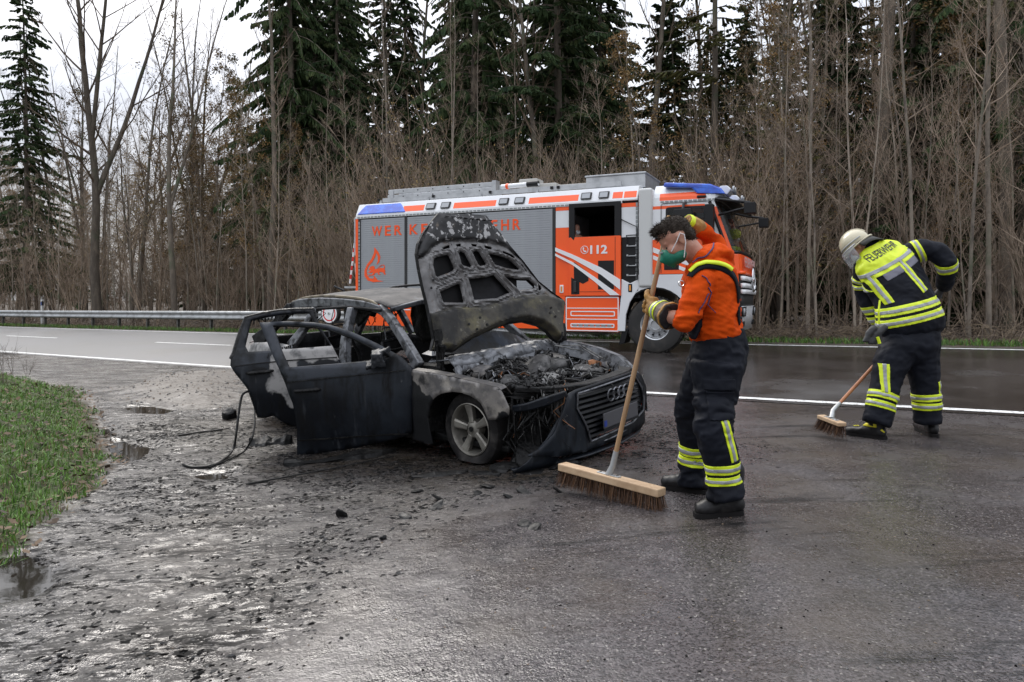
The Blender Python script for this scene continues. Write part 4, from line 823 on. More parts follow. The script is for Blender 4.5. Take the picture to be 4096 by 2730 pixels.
skin_m = mat('bonnet_skin_inside', (.006, .006, .0065), .7, spec=.15, layers=(((.016, .016, .018), 3, .5, .7, .6),))
alloy = mat('scorched_alloy', (.26, .245, .215), .42, .6, layers=(((.085, .08, .07), 5, .45, .68, .5), ((.045, .042, .04), 14, .62, .72, .6)))
grille_m = mat('grille_black', (.006, .0065, .008), .42, spec=.3, layers=(((.03, .032, .036), 8, .55, .72, .45),)); grille_edge = mat('grille_chrome_edge', (.17, .175, .19), .32, .8, layers=(((.04, .04, .043), 12, .48, .64, .5),))
WZ = ([.0, .1, .3, .6, .82, .93, 1.38], [.82, .84, .875, .905, .895, .86, .63])
def half_w(x, z):
    x = np.asarray(x, float); v = np.interp(z, *WZ); return v - .42 * np.maximum(0, x - .3) ** 2 - .25 * np.maximum(0, -3.0 - x) ** 2
def near_side(o=0.0): return lambda p: np.c_[p[:, 0], -half_w(p[:, 0], p[:, 1]) - o, p[:, 1]]
def far_side(o=0.0): return lambda p: np.c_[p[:, 0], half_w(p[:, 0], p[:, 1]) + o, p[:, 1]]
def swept(name, pts, wd, th, m_, parent=car, bevel=.01, side=None):
    pts = np.array(pts, float); t = np.linspace(0, 1, len(pts)); tt = np.linspace(0, 1, 14); P = np.c_[[np.interp(tt, t, pts[:, k]) for k in range(3)]].T
    wd = np.interp(tt, np.linspace(0, 1, len(np.atleast_1d(wd))), np.atleast_1d(wd)); mb = MB(); vs = []
    T = np.gradient(P, axis=0)
    for p, d, w_ in zip(P, T, wd):
        d = unit(d); nrm = np.array(side if side is not None else (0, 1, 0), float); nrm = unit(nrm - d * (nrm @ d)); b = np.cross(d, nrm)
        vs += [p + b * w_ / 2 * a + nrm * th / 2 * c for a, c in ((-1, -1), (1, -1), (1, 1), (-1, 1))]
    n = len(P); fs = [(i * 4 + k, i * 4 + (k + 1) % 4, (i + 1) * 4 + (k + 1) % 4, (i + 1) * 4 + k) for i in range(n - 1) for k in range(4)] + [(0, 1, 2, 3), tuple((n - 1) * 4 + k for k in range(4))]
    mb.add(vs, fs); return mb.build(name, m_, parent, bevel=bevel, smooth=True)
def smooth_poly(p, r=.02): return rounded(p, r, 3)

# shell: floor, sills, bulkhead, far side, tail
mb = MB(); mb.box((-1.55, 0, .22), (3.9, 1.5, .06)); mb.box((-.42, 0, .58), (.06, 1.5, .55)); mb.box((-1.5, 0, .32), (2.2, .25, .22)); mb.box((-2.75, 0, .45), (.9, 1.3, .3)); mb.box((-.95, -.78, .25), (.9, .12, .14)); mb.box((-1.9, -.79, .25), (1.1, .12, .14)); mb.box((-3.66, 0, .5), (.08, 1.45, .5))
mb.build('floor', char, car, bevel=.02)
fo = [(-.60, .82), (.43, .75), (.53, .60), (.41, .49), (.33, .46)] + [(.35 * math.cos(t), .35 + .34 * math.sin(t)) for t in np.linspace(.3, math.pi - .2, 9)] + [(-.39, .2), (-2.42, .2)] + [(-2.82 + .38 * math.cos(t), .36 + .36 * math.sin(t)) for t in np.linspace(.2, math.pi - .1, 8)] + [(-3.3, .3), (-3.75, .36), (-3.80, .6), (-3.72, .9), (-3.0, .95), (-.75, .86)]
sheet('far_side_panel', fo, [], far_side(), .03, soot, car, .12, off=0)
for pts, wd in (([(-1.36, .60, 1.44), (-.95, .68, 1.17), (-.62, .76, .90)], .08), ([(-1.75, .66, 1.42), (-1.70, .80, .95)], .10), ([(-2.75, .66, 1.42), (-2.55, .8, .95)], .08), ([(-3.05, .6, 1.42), (-3.62, .74, .92)], .12)): swept('far_pillar', pts, wd, .06, pillar_m)
qo = [(-2.66, .95), (-2.50, .72), (-2.45, .5)] + [(-2.82 + .37 * math.cos(t), .36 + .36 * math.sin(t)) for t in np.linspace(.2, math.pi - .1, 9)] + [(-3.28, .3), (-3.74, .36), (-3.80, .6), (-3.72, .88), (-3.46, .94), (-3.0, .97)]
sheet('rear_quarter_panel', smooth_poly(qo), [], near_side(), .02, ashm, car, .09, off=0)
mb = MB(); pts = [(-3.60, -.78, .92), (-3.78, -.62, .92), (-3.80, -.60, .80), (-3.62, -.79, .80)]; mb.add(pts + [(p[0] + .05, p[1] + .05, p[2]) for p in pts], [(0, 1, 2, 3), (4, 5, 6, 7), (0, 1, 5, 4), (1, 2, 6, 5), (2, 3, 7, 6), (3, 0, 4, 7)]); mb.build('tail_lamp', mat('tail_lamp_red', (.30, .012, .012), .25), car, bevel=.01)
mb = MB(); mb.add([(-3.60, -.796, .93), (-3.79, -.62, .93), (-3.79, -.62, .945), (-3.60, -.80, .945)], [(0, 1, 2, 3)]); mb.build('lamp_trim', ashm, car, solid=.012)
sheet('tailgate', [(-.62, .42), (.62, .42), (.66, .92), (.50, 1.36), (-.50, 1.36), (-.66, .92)], [rounded([(-.54, .98), (.54, .98), (.42, 1.3), (-.42, 1.3)], .05)], lambda p: np.c_[np.interp(p[:, 1], [.4, .92, 1.4], [-3.83, -3.74, -3.08]), p[:, 0], p[:, 1]], .03, soot, car, .12, off=0)
# roof: near edge low, far edge bent up to its height in the image
def roof_z(x, y): return np.interp(x, [-3.1, -2.8, -2.3, -1.8, -1.45, -1.2], [1.37, 1.42, 1.445, 1.435, 1.405, 1.345]) + .045 * (1 - (y / .62) ** 2) + .055 * (y + .62) / 1.24
ro = [(-1.20, -.60), (-1.14, -.3), (-1.12, 0), (-1.14, .3), (-1.20, .60), (-2.2, .61), (-3.02, .56), (-3.10, 0), (-3.02, -.56), (-2.2, -.62)]
sheet('roof', ro, [], lambda p: np.c_[p[:, 0], p[:, 1], roof_z(p[:, 0], p[:, 1]) + .012 * (fbm(p * 4, 3, 3) - .5)], .02, roof_m, car, .07, off=0)
swept('roof_rail', CP['rail'], .028, .03, rust_tan, bevel=.008)
swept('roof_rail', [(x, .59, float(roof_z(x, .59)) + z) for x, z in ((-2.95, .015), (-2.6, .05), (-2.1, .06), (-1.6, .05), (-1.42, .0))], .028, .03, soot, bevel=.008)
swept('roof_side', [(x, y + .02, z - .035) for x, y, z in CP['roof_edge']], [.06, .09, .10, .10, .10, .09, .08, .08], .05, pillar_m)
swept('windscreen_header', [(-1.22, -.60, 1.335), (-1.15, -.3, 1.39), (-1.13, 0, 1.425), (-1.15, .3, 1.43), (-1.22, .6, 1.405)], .05, .05, pillar_m, side=(1, 0, 0))
swept('front_pillar', CP['a_pillar'], [.085, .08, .085, .10, .13], .07, pillar_m)
swept('middle_pillar', CP['b_pillar'], [.09, .085, .10, .12, .13], .08, pillar_m)
swept('rear_pillar', [(-2.42, -.66, 1.34), (-2.52, -.73, 1.14), (-2.68, -.82, .93)], [.08, .08, .12], .06, pillar_m)
swept('tail_pillar', [(-2.95, -.64, 1.36), (-3.2, -.70, 1.14), (-3.5, -.78, .93)], [.10, .12, .2], .05, soot)
swept('window_rail', [(-2.40, -.655, 1.335), (-1.85, -.655, 1.36), (-1.3, -.64, 1.33)], .03, .05, soot)
# doors
def door_fn(hx, th, o=0.0):
    a = R(th); d = np.array([-math.cos(a), -math.sin(a), 0]); n_ = np.array([-math.sin(a), math.cos(a), 0])
    def f(p):
        dl = .905 - np.interp(p[:, 1], *WZ) + o; h = np.array([hx, -.905, 0]) + dl[:, None] * n_ + d * p[:, :1]; h[:, 2] = p[:, 1]; return h
    f.n = n_; return f
df = door_fn(-.62, 35)
def crease(name, pts): 
    q = np.array(pts); tt = np.linspace(0, 1, len(q)); t2 = np.linspace(0, 1, 30); return np.interp(t2, tt, q[:, 0]), np.interp(t2, tt, q[:, 1])
zc = np.array(CP['front_crease']); frz = lambda l: np.interp(l, zc[::-1, 0], zc[::-1, 1]); sz = np.array(CP['front_sill']); silz = lambda l: np.interp(l, [.16, 1.07], [.253, .196])
FAR_ = lambda p: np.full(len(p), -1.0)
fd = sheet('front_door', CP['front_door'], [CP['front_win']], lambda p: df(p) - df.n * (.012 * np.sin(np.clip((p[:, 1] - .2) / .6, 0, 1) * math.pi) + .014 * (fbm(p * 3.1, 3, 61) - .5) * (p[:, 1] < .95))[:, None], .035, scorch_door, car, .045, off=0,
    attrs={'upper': lambda p: np.where(p[:, 1] < 1.0, np.minimum(p[:, 1] - frz(p[:, 0]), 1.0), .1) - .01 - .15 * (p[:, 0] < .25), 'ash': FAR_})
def ribbon(name, l, z, fn, wd, lift, m_, parent):
    P = np.c_[l, z]; o_ = -lift; A_ = fn(P) + fn.n * o_; B_ = fn(P - [0, wd]) + fn.n * o_; mb = MB(); mb.strip(A_, B_); return mb.build(name, m_, parent, solid=.004)
l_ = np.linspace(.03, 1.17, 24); ribbon('crease_line', l_, frz(l_) + .003, df, .009, .028, char, fd); l_ = np.linspace(.02, 1.06, 20); ribbon('sill_trim', l_, silz(l_), df, .012, .026, char, fd)
def knob_handle(fn, pts, parent):
    q = np.array(pts); a, b = q[0], q[2]; mid = (a + b) / 2; L3 = fn(np.array([a, mid + [0, .0], b])) - fn.n * .045
    mb = MB(); mb.tube([L3[0] + fn.n * .03, L3[0] * .75 + L3[1] * .25, L3[1], L3[2] * .75 + L3[1] * .25, L3[2] + fn.n * .03], [.012, .017, .018, .017, .012], 8); o = mb.build('door_handle', char, parent, smooth=True)
    cup = [(mid[0] + .075 * math.cos(t), mid[1] - .002 + .05 * math.sin(t)) for t in np.linspace(0, 6.283, 17)[:-1]]; P = fn(np.array(cup)) - fn.n * .0215; mb = MB(); mb.add(P, [tuple(range(16))]); mb.build('handle_recess', soot, parent, solid=.003)
knob_handle(df, CP['front_handle'], fd)
c = df(np.array([[.27, .94]]))[0] - df.n * .09; sk = Skin(); sk.box(c, (.20, .12, .12), np.array(Euler((.1, .25, R(-35))).to_matrix()), taper=.75); sk.box(c + [.05, .03, .05], (.12, .08, .05), np.array(Euler((.4, -.3, .2)).to_matrix())); sk.box(c + [-.06, -.02, -.055], (.15, .10, .03), np.array(Euler((.2, .3, -.6)).to_matrix())); sk.bone([c, c + df.n * .1 - [0, 0, .05]], [.05, .04])
sk.skin('mirror', .008, 1, [scorch_up], fd, wrinkle=lambda p: .03 * (fbm(p * 22, 3, 4) - .5))
frame_pts = [CP['front_win'][i] for i in (0, 11, 10, 9, 8, 7, 6, 5)]; P = df(np.array(frame_pts)); mb = MB(); mb.tube(P, .014, 6); mb.build('window_seal', char, fd)
mb = MB(); P = df(np.array([[1.05, .8], [.55, .82], [.2, .84], [.2, .3], [1.0, .25]])) + df.n * .05; mb.add(P, [(0, 1, 2, 3, 4)]); mb.build('inner_panel', char, fd, solid=.02)
rf = door_fn(-1.70, 55); ash_p = np.array(CP['ash'])
zt_ = lambda l: np.interp(l, [0, .46, .99], [.88, .877, .847])
rd_ = sheet('rear_door', CP['rear_door'], [CP['rear_win']], lambda p: rf(p) - rf.n * (.012 * np.sin(np.clip((p[:, 1] - .25) / .6, 0, 1) * math.pi))[:, None], .035, scorch_door, car, .035, off=0,
    attrs={'upper': lambda p: np.minimum(p[:, 1] - zt_(p[:, 0]) + .02, 1.0 - p[:, 1]), 'ash': lambda p: np.maximum(poly_sd(p, ash_p) + .03, np.minimum(np.minimum(p[:, 1] - zt_(p[:, 0]) + .03, .985 - p[:, 1]), .60 - p[:, 0]))})
zr = lambda l: np.interp(l, [-.02, .459, .753, .99], [.882, .877, .864, .847]); l_ = np.linspace(0, .97, 20); ribbon('crease_line', l_, zr(l_), rf, .009, .026, char, rd_); knob_handle(rf, CP['rear_handle'], rd_)
P = rf(np.array(CP['rear_door'])[3:12]); mb = MB(); mb.tube(P, .022, 6); o = mb.build('door_frame', char, rd_)
r = np.random.default_rng(3); mb = MB()
for i in range(26): q = np.array(CP['rear_win'][9]) * (1 - i / 26) + np.array(CP['rear_win'][6]) * (i / 26) if i < 13 else np.array(CP['rear_win'][0]) * (1 - (i - 13) / 13) + np.array(CP['rear_win'][3]) * ((i - 13) / 13); b = rf(np.array([q]))[0]; mb.tube([b, b + [r.normal(0, .02), r.normal(0, .02), -r.uniform(.02, .07)]], [.01, .002], 4)
tag(mb.build('melted_seal', char, rd_), kind='stuff')
# front wing, its arch lip, inner wing
wg = sheet('front_wing', smooth_poly(CP['fender'], .012), [], lambda p: near_side()(p) + np.c_[np.zeros(len(p)), -.022 * np.exp(-((np.hypot(p[:, 0] + .03, p[:, 1] - .33) - .335) / .03) ** 2) + .01 * (fbm(p * 7, 2, 3) - .5), np.zeros(len(p))], .012, bare, car, .035, off=0,
    attrs={'dark': lambda p: np.maximum(np.minimum(-.30 - p[:, 0], .78 - (p[:, 0] + .6) * .7 - p[:, 1]), np.minimum(p[:, 0] - .40, .56 - p[:, 1]))})
P = np.array(CP['fender'])[:6]; A_ = near_side()(P); mb = MB(); mb.strip(A_, A_ + np.array([0, .07, .012])); mb.strip(A_ + np.array([0, .07, .012]), A_ + np.array([0, .13, -.05])); mb.build('wing_flange', bare_plain, car, solid=.008)
al = np.array(CP['fender'])[11:23]; A_ = near_side(.004)(al); mb = MB(); mb.strip(A_, A_ + np.array([0, .09, 0])); mb.strip(A_ + [0, .09, 0], A_ + [0, .4, 0]); mb.build('arch_liner', char, car, solid=.008)
ft = np.array(CP['far_fender_top']); mb = MB(); mb.strip(ft, ft + [0, -.10, .01]); mb.strip(ft + [0, -.10, .01], ft + [0, -.16, -.12]); mb.strip(ft, ft + [0, .10, -.12]); mb.strip(ft + [0, .10, -.12], ft * [1, 1, .3] + [0, .12, .12]); mb.build('front_wing', pillar_m, car, solid=.012)
# wheels
def car_wheel(x, y, zc, m_rim, flat=True):
    sg = -1 if y < 0 else 1; r_ = .318; prof = [(.218, .0), (.235, -.012), (.275, -.016), (.308, .0), (r_, .03), (r_, .17), (.31, .21), (.27, .22), (.22, .2)]
    mb = MB(); mb.lathe(prof, (0, 0, 0), (0, -sg, 0), 44); v = np.array(mb.v)
    if flat: low = -.262; k = v[:, 2] < low; v[k, 1] += sg * .035 * (np.abs(v[k, 1]) < .06); v[k, 2] = low - (low - v[k, 2]) * .08
    mb.v = [tuple(q) for q in v + [x, y, zc]]; wh = mb.build('wheel', rubber_b, car, smooth=True)
    rp_ = [(.219, -.004), (.224, -.013), (.216, -.017), (.206, .0), (.199, .03), (.192, .12), (.17, .15), (.001, .15)]
    mb = MB(); mb.lathe(rp_, (x, y, zc), (0, -sg, 0), 44); mb.build('rim', m_rim, wh, smooth=True)
    mb = MB(); mb.lathe([(.001, .14), (.182, .14)], (x, y, zc), (0, -sg, 0), 30); mb.build('brake_disc', char, wh)
    mb = MB(); mb.lathe([(.001, .005), (.026, .005), (.029, .012), (.045, .016), (.072, .026), (.076, .10)], (x, y, zc), (0, -sg, 0), 30); hb = mb.build('hub', m_rim, wh, smooth=True)
    for k in range(5):
        a = k * 1.2566 + 1.75; ca, sa = math.cos(a), math.sin(a); L_ = MB(); P = []
        for rr, hw, dy in ((.055, .026, .018), (.10, .029, .020), (.16, .036, .014), (.206, .045, .006)): P += [(rr, -hw, dy), (rr, -hw * .55, dy - .008), (rr, hw * .55, dy - .008), (rr, hw, dy), (rr, hw * .9, dy + .045), (rr, -hw * .9, dy + .045)]
        P = [(x + q[0] * ca - q[1] * sa, y - sg * q[2], zc + q[0] * sa + q[1] * ca) for q in P]; L_.add(P, [(i * 6 + j, i * 6 + (j + 1) % 6, (i + 1) * 6 + (j + 1) % 6, (i + 1) * 6 + j) for i in range(3) for j in range(6)] + [(0, 1, 2, 3, 4, 5), (18, 19, 20, 21, 22, 23)]); L_.build('spoke', m_rim, wh, bevel=.004)
        b = a + .628; L_ = MB(); L_.lathe([(.001, .024), (.013, .024), (.0145, .032)], (x + .052 * math.cos(b), y, zc + .052 * math.sin(b)), (0, -sg, 0), 10); L_.build('bolt_hole', char, wh)
    L_ = MB(); L_.lathe([(.001, -.001), (.022, -.001), (.024, .01)], (x, y, zc), (0, -sg, 0), 20); L_.build('hub_cap', char, wh); return wh
rubber_b = mat('burnt_tyre', (.012, .011, .011), .85, spec=.2, layers=(((.05, .045, .042), 6, .48, .7, .85), ((.004, .004, .004), 3, .5, .6, .8)), bump=(30, .5, .008))
car_wheel(.025, -.80, .352, alloy); car_wheel(-2.82, -.80, .35, char); car_wheel(0, .80, .352, char); car_wheel(-2.82, .80, .35, char)
# raised bonnet: outer skin and pressed inner frame
bo, bu, bv, bn = (np.array(q) for q in ((-.47, -.82, 1.0), (.205, .9783, -.0293), (-.1977, .0707, .9777), (.9586, -.1947, .2079)))
led = np.array(CP['bonnet_ledge']); lz = lambda u_: np.interp(u_, led[:, 0], led[:, 1])
def bon_fn(push, relief):
    def f(p):
        o = np.full(len(p), push, float) - .05 * ((p[:, 0] - .8) / .8) ** 2 * 0
        if relief:
            d = np.min([np.abs(poly_sd(p, h)) for h in CP['bonnet_holes'][:7]], axis=0); de = np.abs(poly_sd(p, CP['bonnet']))
            low = sstep(.0, .03, lz(p[:, 0]) - p[:, 1])
            rib = .024 * np.exp(-((d - .022) / .011) ** 2) + .016 * np.exp(-((d - .055) / .009) ** 2)
            o += rib * (1 - low) + .075 * low * sstep(0, .05, de) - .02 * sstep(.06, .0, de) + .014 * (fbm(p * 7, 3, 6) - .5)
            tp = poly_sd(p, CP['bonnet_black']); o += .02 * sstep(-.02, .02, tp) - .022 * np.exp(-(tp / .018) ** 2)
        return bo + p[:, :1] * bu + p[:, 1:2] * bv + o[:, None] * bn
    return f
bz = np.array(CP['bonnet_black'])
bon = empty('bonnet'); bon.parent = car
sheet('outer_skin', CP['bonnet'], CP['skin_holes'], bon_fn(-.045, False), .006, skin_m, bon, .08, off=0)
fr_o = sheet('inner_frame', CP['bonnet'], CP['bonnet_holes'] + CP['skin_holes'][1:], bon_fn(0, True), .008, bon_frame, bon, .0145, off=0,
    attrs={'top': lambda p: poly_sd(p, bz), 'low': lambda p: lz(p[:, 0]) - p[:, 1], 'flake': lambda p: np.minimum(poly_sd(p, bz) - .02, .34 - np.abs(p[:, 0] - .62) * .5 - np.abs(p[:, 1] - 1.08) * 1.6)})
fp = np.array(CP['bonnet']); A_ = bon_fn(0, False)(dense(fp, .04)); B_ = bon_fn(-.045, False)(dense(fp, .04)); mb = MB(); mb.strip(np.r_[A_, A_[:1]], np.r_[B_, B_[:1]]); mb.build('folded_edge', soot, bon, solid=.005)
for u_, v_ in ((.42, .20), (.55, .255), (.62, .19), (.50, .15), (1.42, .33), (1.40, .28), (1.46, .24), (.10, .55), (.13, .62)):
    P = bon_fn(.083 if v_ < .4 else .03, False)(np.array([[u_, v_]]))[0]; mb = MB(); mb.disc(P, bn, .012, .004, 10); mb.build('hole', char, bon)
mb = MB()
for i in range(8): P = bon_fn(.03, False)(np.array([[.34 + .07 * i, 1.235 - .002 * i], [.38 + .07 * i, 1.235 - .002 * i]])); mb.tube(P, .006, 4)
tag(mb.build('slots', char, bon), kind='stuff')
for s_ in (0, 1):
    b = bo + bu * (.13 if s_ == 0 else 1.56) + bv * (.02 if s_ == 0 else .02) + bn * .03; r = np.random.default_rng(10 + s_); mb = MB(); mb.tube([b + bv * .15, b, b - np.array([.02, 0, .14]), b - np.array([-.02, 0, .22])], [.05, .045, .035, .03], 8)
    for i in range(14): q = b + r.normal(0, .03, 3) + [0, 0, .05]; mb.tube([q, q + [r.normal(0, .03), r.normal(0, .03), -r.uniform(.05, .22)]], [.012, .003], 4)
    mb.build('hinge', char, bon)
# the bay: bulkhead shelf, engine remains
shelf = [(-.40, -.74, .90), (-.36, -.35, .93), (-.34, .1, .94), (-.36, .45, .95), (-.42, .76, .95)]; sh = np.array(shelf); mb = MB(); r = np.random.default_rng(2)
tt = np.linspace(0, 1, 40); L3 = np.c_[[np.interp(tt, np.linspace(0, 1, 5), sh[:, k]) for k in range(3)]].T; J = lambda s_: r.normal(0, s_, (40, 3))
rowsS = [L3 + [-.14, 0, -.02] + J(.012), L3 + J(.012), L3 + [.13, 0, .012] + J(.015), L3 + [.20, 0, -.05] + J(.015), L3 + [.22, 0, -.22] + J(.015)]
for a, b in zip(rowsS[:-1], rowsS[1:]): mb.strip(a, b)
mb.build('bulkhead_shelf', pillar_m, car, solid=.008, smooth=2)
mb = MB(); wsx = np.linspace(-.72, .72, 16); A_ = np.c_[-.52 + .12 * (1 - (wsx / .72) ** 2), wsx, np.full(16, .93)]; mb.strip(A_, A_ + np.c_[np.full(16, -.13), np.zeros(16), .16 * (1 - (wsx / .75) ** 2)]); mb.build('windscreen_remains', mat('sooty_glass', (.022, .030, .046), .38, spec=.3, layers=(((.010, .010, .010), 4, .42, .58, .6), ((.12, .125, .13), 9, .62, .7, .5))), car, solid=.008)
def bay_z(p): return .66 + .12 * fbm(p * 5, 3, 12) + .10 * sstep(.3, -.3, p[:, 0]) - .10 * sstep(.5, .8, p[:, 0])
bayo = [(-.34, -.72), (.42, -.74), (.62, -.62), (.80, -.40), (.84, .1), (.80, .45), (.55, .68), (-.3, .74)]
sheet('engine_bay', bayo, [], lambda p: np.c_[p, bay_z(p) - .09], .0, char, car, .045, off=0)
sil = mat('melted_aluminium', (.20, .198, .19), .42, .5, layers=(((.05, .049, .047), 12, .42, .6, .6),)); cop = mat('bare_copper', (.20, .085, .035), .5, .6); greyc = mat('burnt_castings', (.055, .053, .052), .5, .4, layers=(((.015, .015, .015), 9, .45, .6, .7), ((.14, .135, .13), 16, .58, .7, .5)), bump=(30, .5, .01))
r = np.random.default_rng(21)
def lump(name, c, s_, m_, seed, amp=.3, parent=car):
    bm = bmesh.new(); bmesh.ops.create_icosphere(bm, subdivisions=3, radius=1)
    v = np.array([q.co[:] for q in bm.verts]); k = 1 + amp * 2 * (fbm(v * 1.7 + seed * 3.1, 3, seed) - .5); v = np.sign(v) * np.abs(v) ** .75 * k[:, None] * np.asarray(s_) ; me = bpy.data.meshes.new(name)
    ro = Euler((r.normal(0, .3), r.normal(0, .3), r.uniform(0, 3))).to_matrix(); v = v @ np.array(ro).T + c
    for q, p in zip(bm.verts, v): q.co = p
    bm.to_mesh(me); bm.free(); me.polygons.foreach_set('use_smooth', [True] * len(me.polygons)); me.set_sharp_from_angle(angle=R(40)); return link(name, me, parent, m_)
for x, y, sx, sy, sz, m_ in ((.12, -.10, .22, .20, .07, greyc), (.05, .25, .2, .16, .08, greyc), (.42, -.18, .10, .09, .06, sil), (.36, -.38, .07, .05, .05, greyc), (.47, -.30, .06, .05, .04, sil), (.56, -.08, .09, .07, .04, greyc), (-.12, -.5, .1, .12, .07, bare_plain), (-.1, .52, .12, .12, .06, bare_plain), (.45, .35, .14, .1, .05, greyc), (.3, .55, .1, .12, .05, cop), (.25, -.55, .09, .08, .06, greyc), (.6, .25, .1, .08, .04, char), (-.15, 0, .14, .18, .06, greyc), (.28, .1, .07, .06, .05, sil), (.5, -.52, .1, .08, .05, char)):
    z = float(bay_z(np.array([[x, y]]))[0]); lump('engine_piece', (x, y, z), (sx, sy, sz), m_, int(r.integers(1, 90)))
mb = MB()
for i in range(260):
    x, y = r.uniform(-.3, .78), r.uniform(-.68, .68); 
    if x > .6 and abs(y) > .45: continue
    z = float(bay_z(np.array([[x, y]]))[0]); L_ = r.uniform(.08, .35); a = r.uniform(0, 6.28); d = np.array([math.cos(a), math.sin(a), 0]) * L_; n_ = 6
    P = [np.array([x, y, z + .01]) + d * (j / (n_ - 1) - .5) + np.array([0, 0, .05 * math.sin(j / (n_ - 1) * math.pi) * r.uniform(.1, 1)]) + r.normal(0, .014, 3) for j in range(n_)]
    mb.mi = int(r.choice(5, p=[.62, .12, .05, .13, .08])); mb.tube(P, r.uniform(.003, .015) if mb.mi in (0, 3) else r.uniform(.002, .0055), 5)
tag(mb.build('wiring_remains', [char, sil, cop, greyc, grille_edge], car), kind='stuff')
mb = MB()
for i in range(420):
    x, y = r.uniform(-.32, .8), r.uniform(-.72, .72); z = float(bay_z(np.array([[x, y]]))[0]) + r.uniform(-.02, .04); s_ = r.uniform(.012, .05); mb.mi = int(r.choice(4, p=[.6, .1, .2, .1]))
    q = Euler((r.uniform(0, 3), r.uniform(0, 3), r.uniform(0, 3))).to_matrix(); mb.box((x, y, z), (s_ * r.uniform(.6, 2.2), s_ * r.uniform(.5, 1.2), s_ * r.uniform(.2, .8)), np.array(q), taper=r.uniform(.5, 1))
tag(mb.build('burnt_fragments', [char, sil, greyc, ashm], car), kind='stuff')
mb = MB(); mb.tube([(.15, .62, .93), (.05, .35, .95), (.3, .45, .90)], .006, 6); mb.tube([(.1, .66, .92), (.45, .5, .83)], .005, 6); mb.tube([(.13, .68, .92), (.48, .52, .83)], .005, 6); mb.build('bent_pipe', sil, car)
# front: slam panel, lamp bar, bumper, grille
swept('front_cross_panel', [(.46, -.72, .72), (.66, -.5, .70), (.78, -.2, .70), (.80, .15, .72), (.74, .5, .73), (.6, .68, .74)], .12, .05, char, side=(0, 0, 1))
swept('lamp_bar', CP['lamp_bar'], [.05, .06, .07, .05], .035, scorch, side=(.6, -.7, 0))
def front_x(y, z): return .875 - .16 * np.asarray(y) ** 2 * 1.2 + .03 * np.exp(-((np.asarray(z) - .5) / .25) ** 2)
gp_ = np.array(CP['grille'])
sheet('bumper', smooth_poly(CP['bumper'], .02), [CP['grille']], lambda p: np.c_[front_x(p[:, 0] * .6, p[:, 1]) + .02 * (fbm(p * 5, 2, 8) - .5) - .25 * np.clip(-.62 - p[:, 0], 0, 1) , p[:, 0], p[:, 1] + .03 * np.clip(-.7 - p[:, 0], 0, 1)], .015, scorch, car, .05, off=0)
gl = dense(gp_, .05); mb = MB(); P = np.c_[front_x(gl[:, 0] * .6, gl[:, 1]) + .018, gl]; mb.tube(np.r_[P, P[:1]], .009, 6, cap=False); mb.build('grille_surround', grille_edge, car, smooth=True)
gi = MB(); cc = gp_.mean(0); gi_p = (gp_ - cc) * .99 + cc; gi.prism(gi_p, (.80, 0, 0), (0, 1, 0), (0, 0, 1), .01); gr_b = gi.build('grille', char, car)
def span_y(z):
    ys = []
    for i in range(len(gp_)):
        a, b = gp_[i], gp_[(i + 1) % len(gp_)]
        if (a[1] - z) * (b[1] - z) < 0: ys.append(a[0] + (b[0] - a[0]) * (z - a[1]) / (b[1] - a[1]))
    return min(ys), max(ys)
for i in range(9):
    z = .30 + i * .043; lo, hi = span_y(z + .012); yy = np.linspace(lo + .015, hi - .015, 9); mb = MB(); tilt = .03 * (yy - lo) / (hi - lo)
    A_ = np.c_[front_x(yy * .6, z) - .012, yy, z + tilt * .6]; mb.strip(A_ + [0, 0, .009], A_ + [.006, 0, -.009]); mb.strip(A_ + [0, 0, .009], A_ + [-.05, 0, .016]); mb.build('slat', grille_m, gr_b, solid=.008)
for i in range(4):
    c = np.array([float(front_x(.05, .6)) + .03, -.045 + i * .077, .612 + i * .003]); mb = MB(); mb.tube([c + [0, .049 * math.cos(t), .049 * math.sin(t)] for t in np.linspace(0, 6.283, 29)], .0065, 6, cap=False); mb.build('badge_ring', grille_edge, gr_b, smooth=True)
plate_m = mat('sooty_number_plate', (.062, .061, .066), .6); eu = mat('plate_blue', (.012, .035, .22), .35)
mb = MB(); mb.box((float(front_x(.05, .4)) + .035, .09, .425), (.012, .53, .125), rot=Matrix.Rotation(R(2.5), 3, 'X')); np_ = mb.build('number_plate', plate_m, car, bevel=.004)
mb = MB(); mb.box((float(front_x(.05, .4)) + .0425, -.152, .392), (.004, .036, .05)); mb.build('blue_strip', eu, np_)
mb = MB(); mb.box((float(front_x(.05, .4)) + .04, .09, .355), (.01, .54, .02), rot=Matrix.Rotation(R(2.5), 3, 'X')); mb.build('plate_holder', grille_m, np_)
swept('lower_lip', [(.60, -.95, .135), (.76, -.62, .145), (.86, -.3, .16), (.885, .1, .175), (.86, .45, .20), (.80, .60, .225)], [.05, .07, .08, .08, .07, .05], .02, scorch, side=(0, 0, 1))
swept('lower_trim', [(.86, -.28, .225), (.89, 0, .235), (.875, .35, .27), (.84, .52, .31)], .018, .02, grille_edge, side=(1, 0, 0))
mb = MB(); mb.box((.80, .62, .33), (.08, .06, .16)); fl_ = mb.build('fog_lamp', grille_edge, car, bevel=.02); mb = MB(); mb.box((.83, .63, .40), (.03, .04, .05)); mb.build('red_piece', red_m, fl_, bevel=.008)
mb = MB(); mb.box((.66, .66, .60), (.18, .10, .13)); mb.build('headlamp', scorch_up, car, bevel=.03)
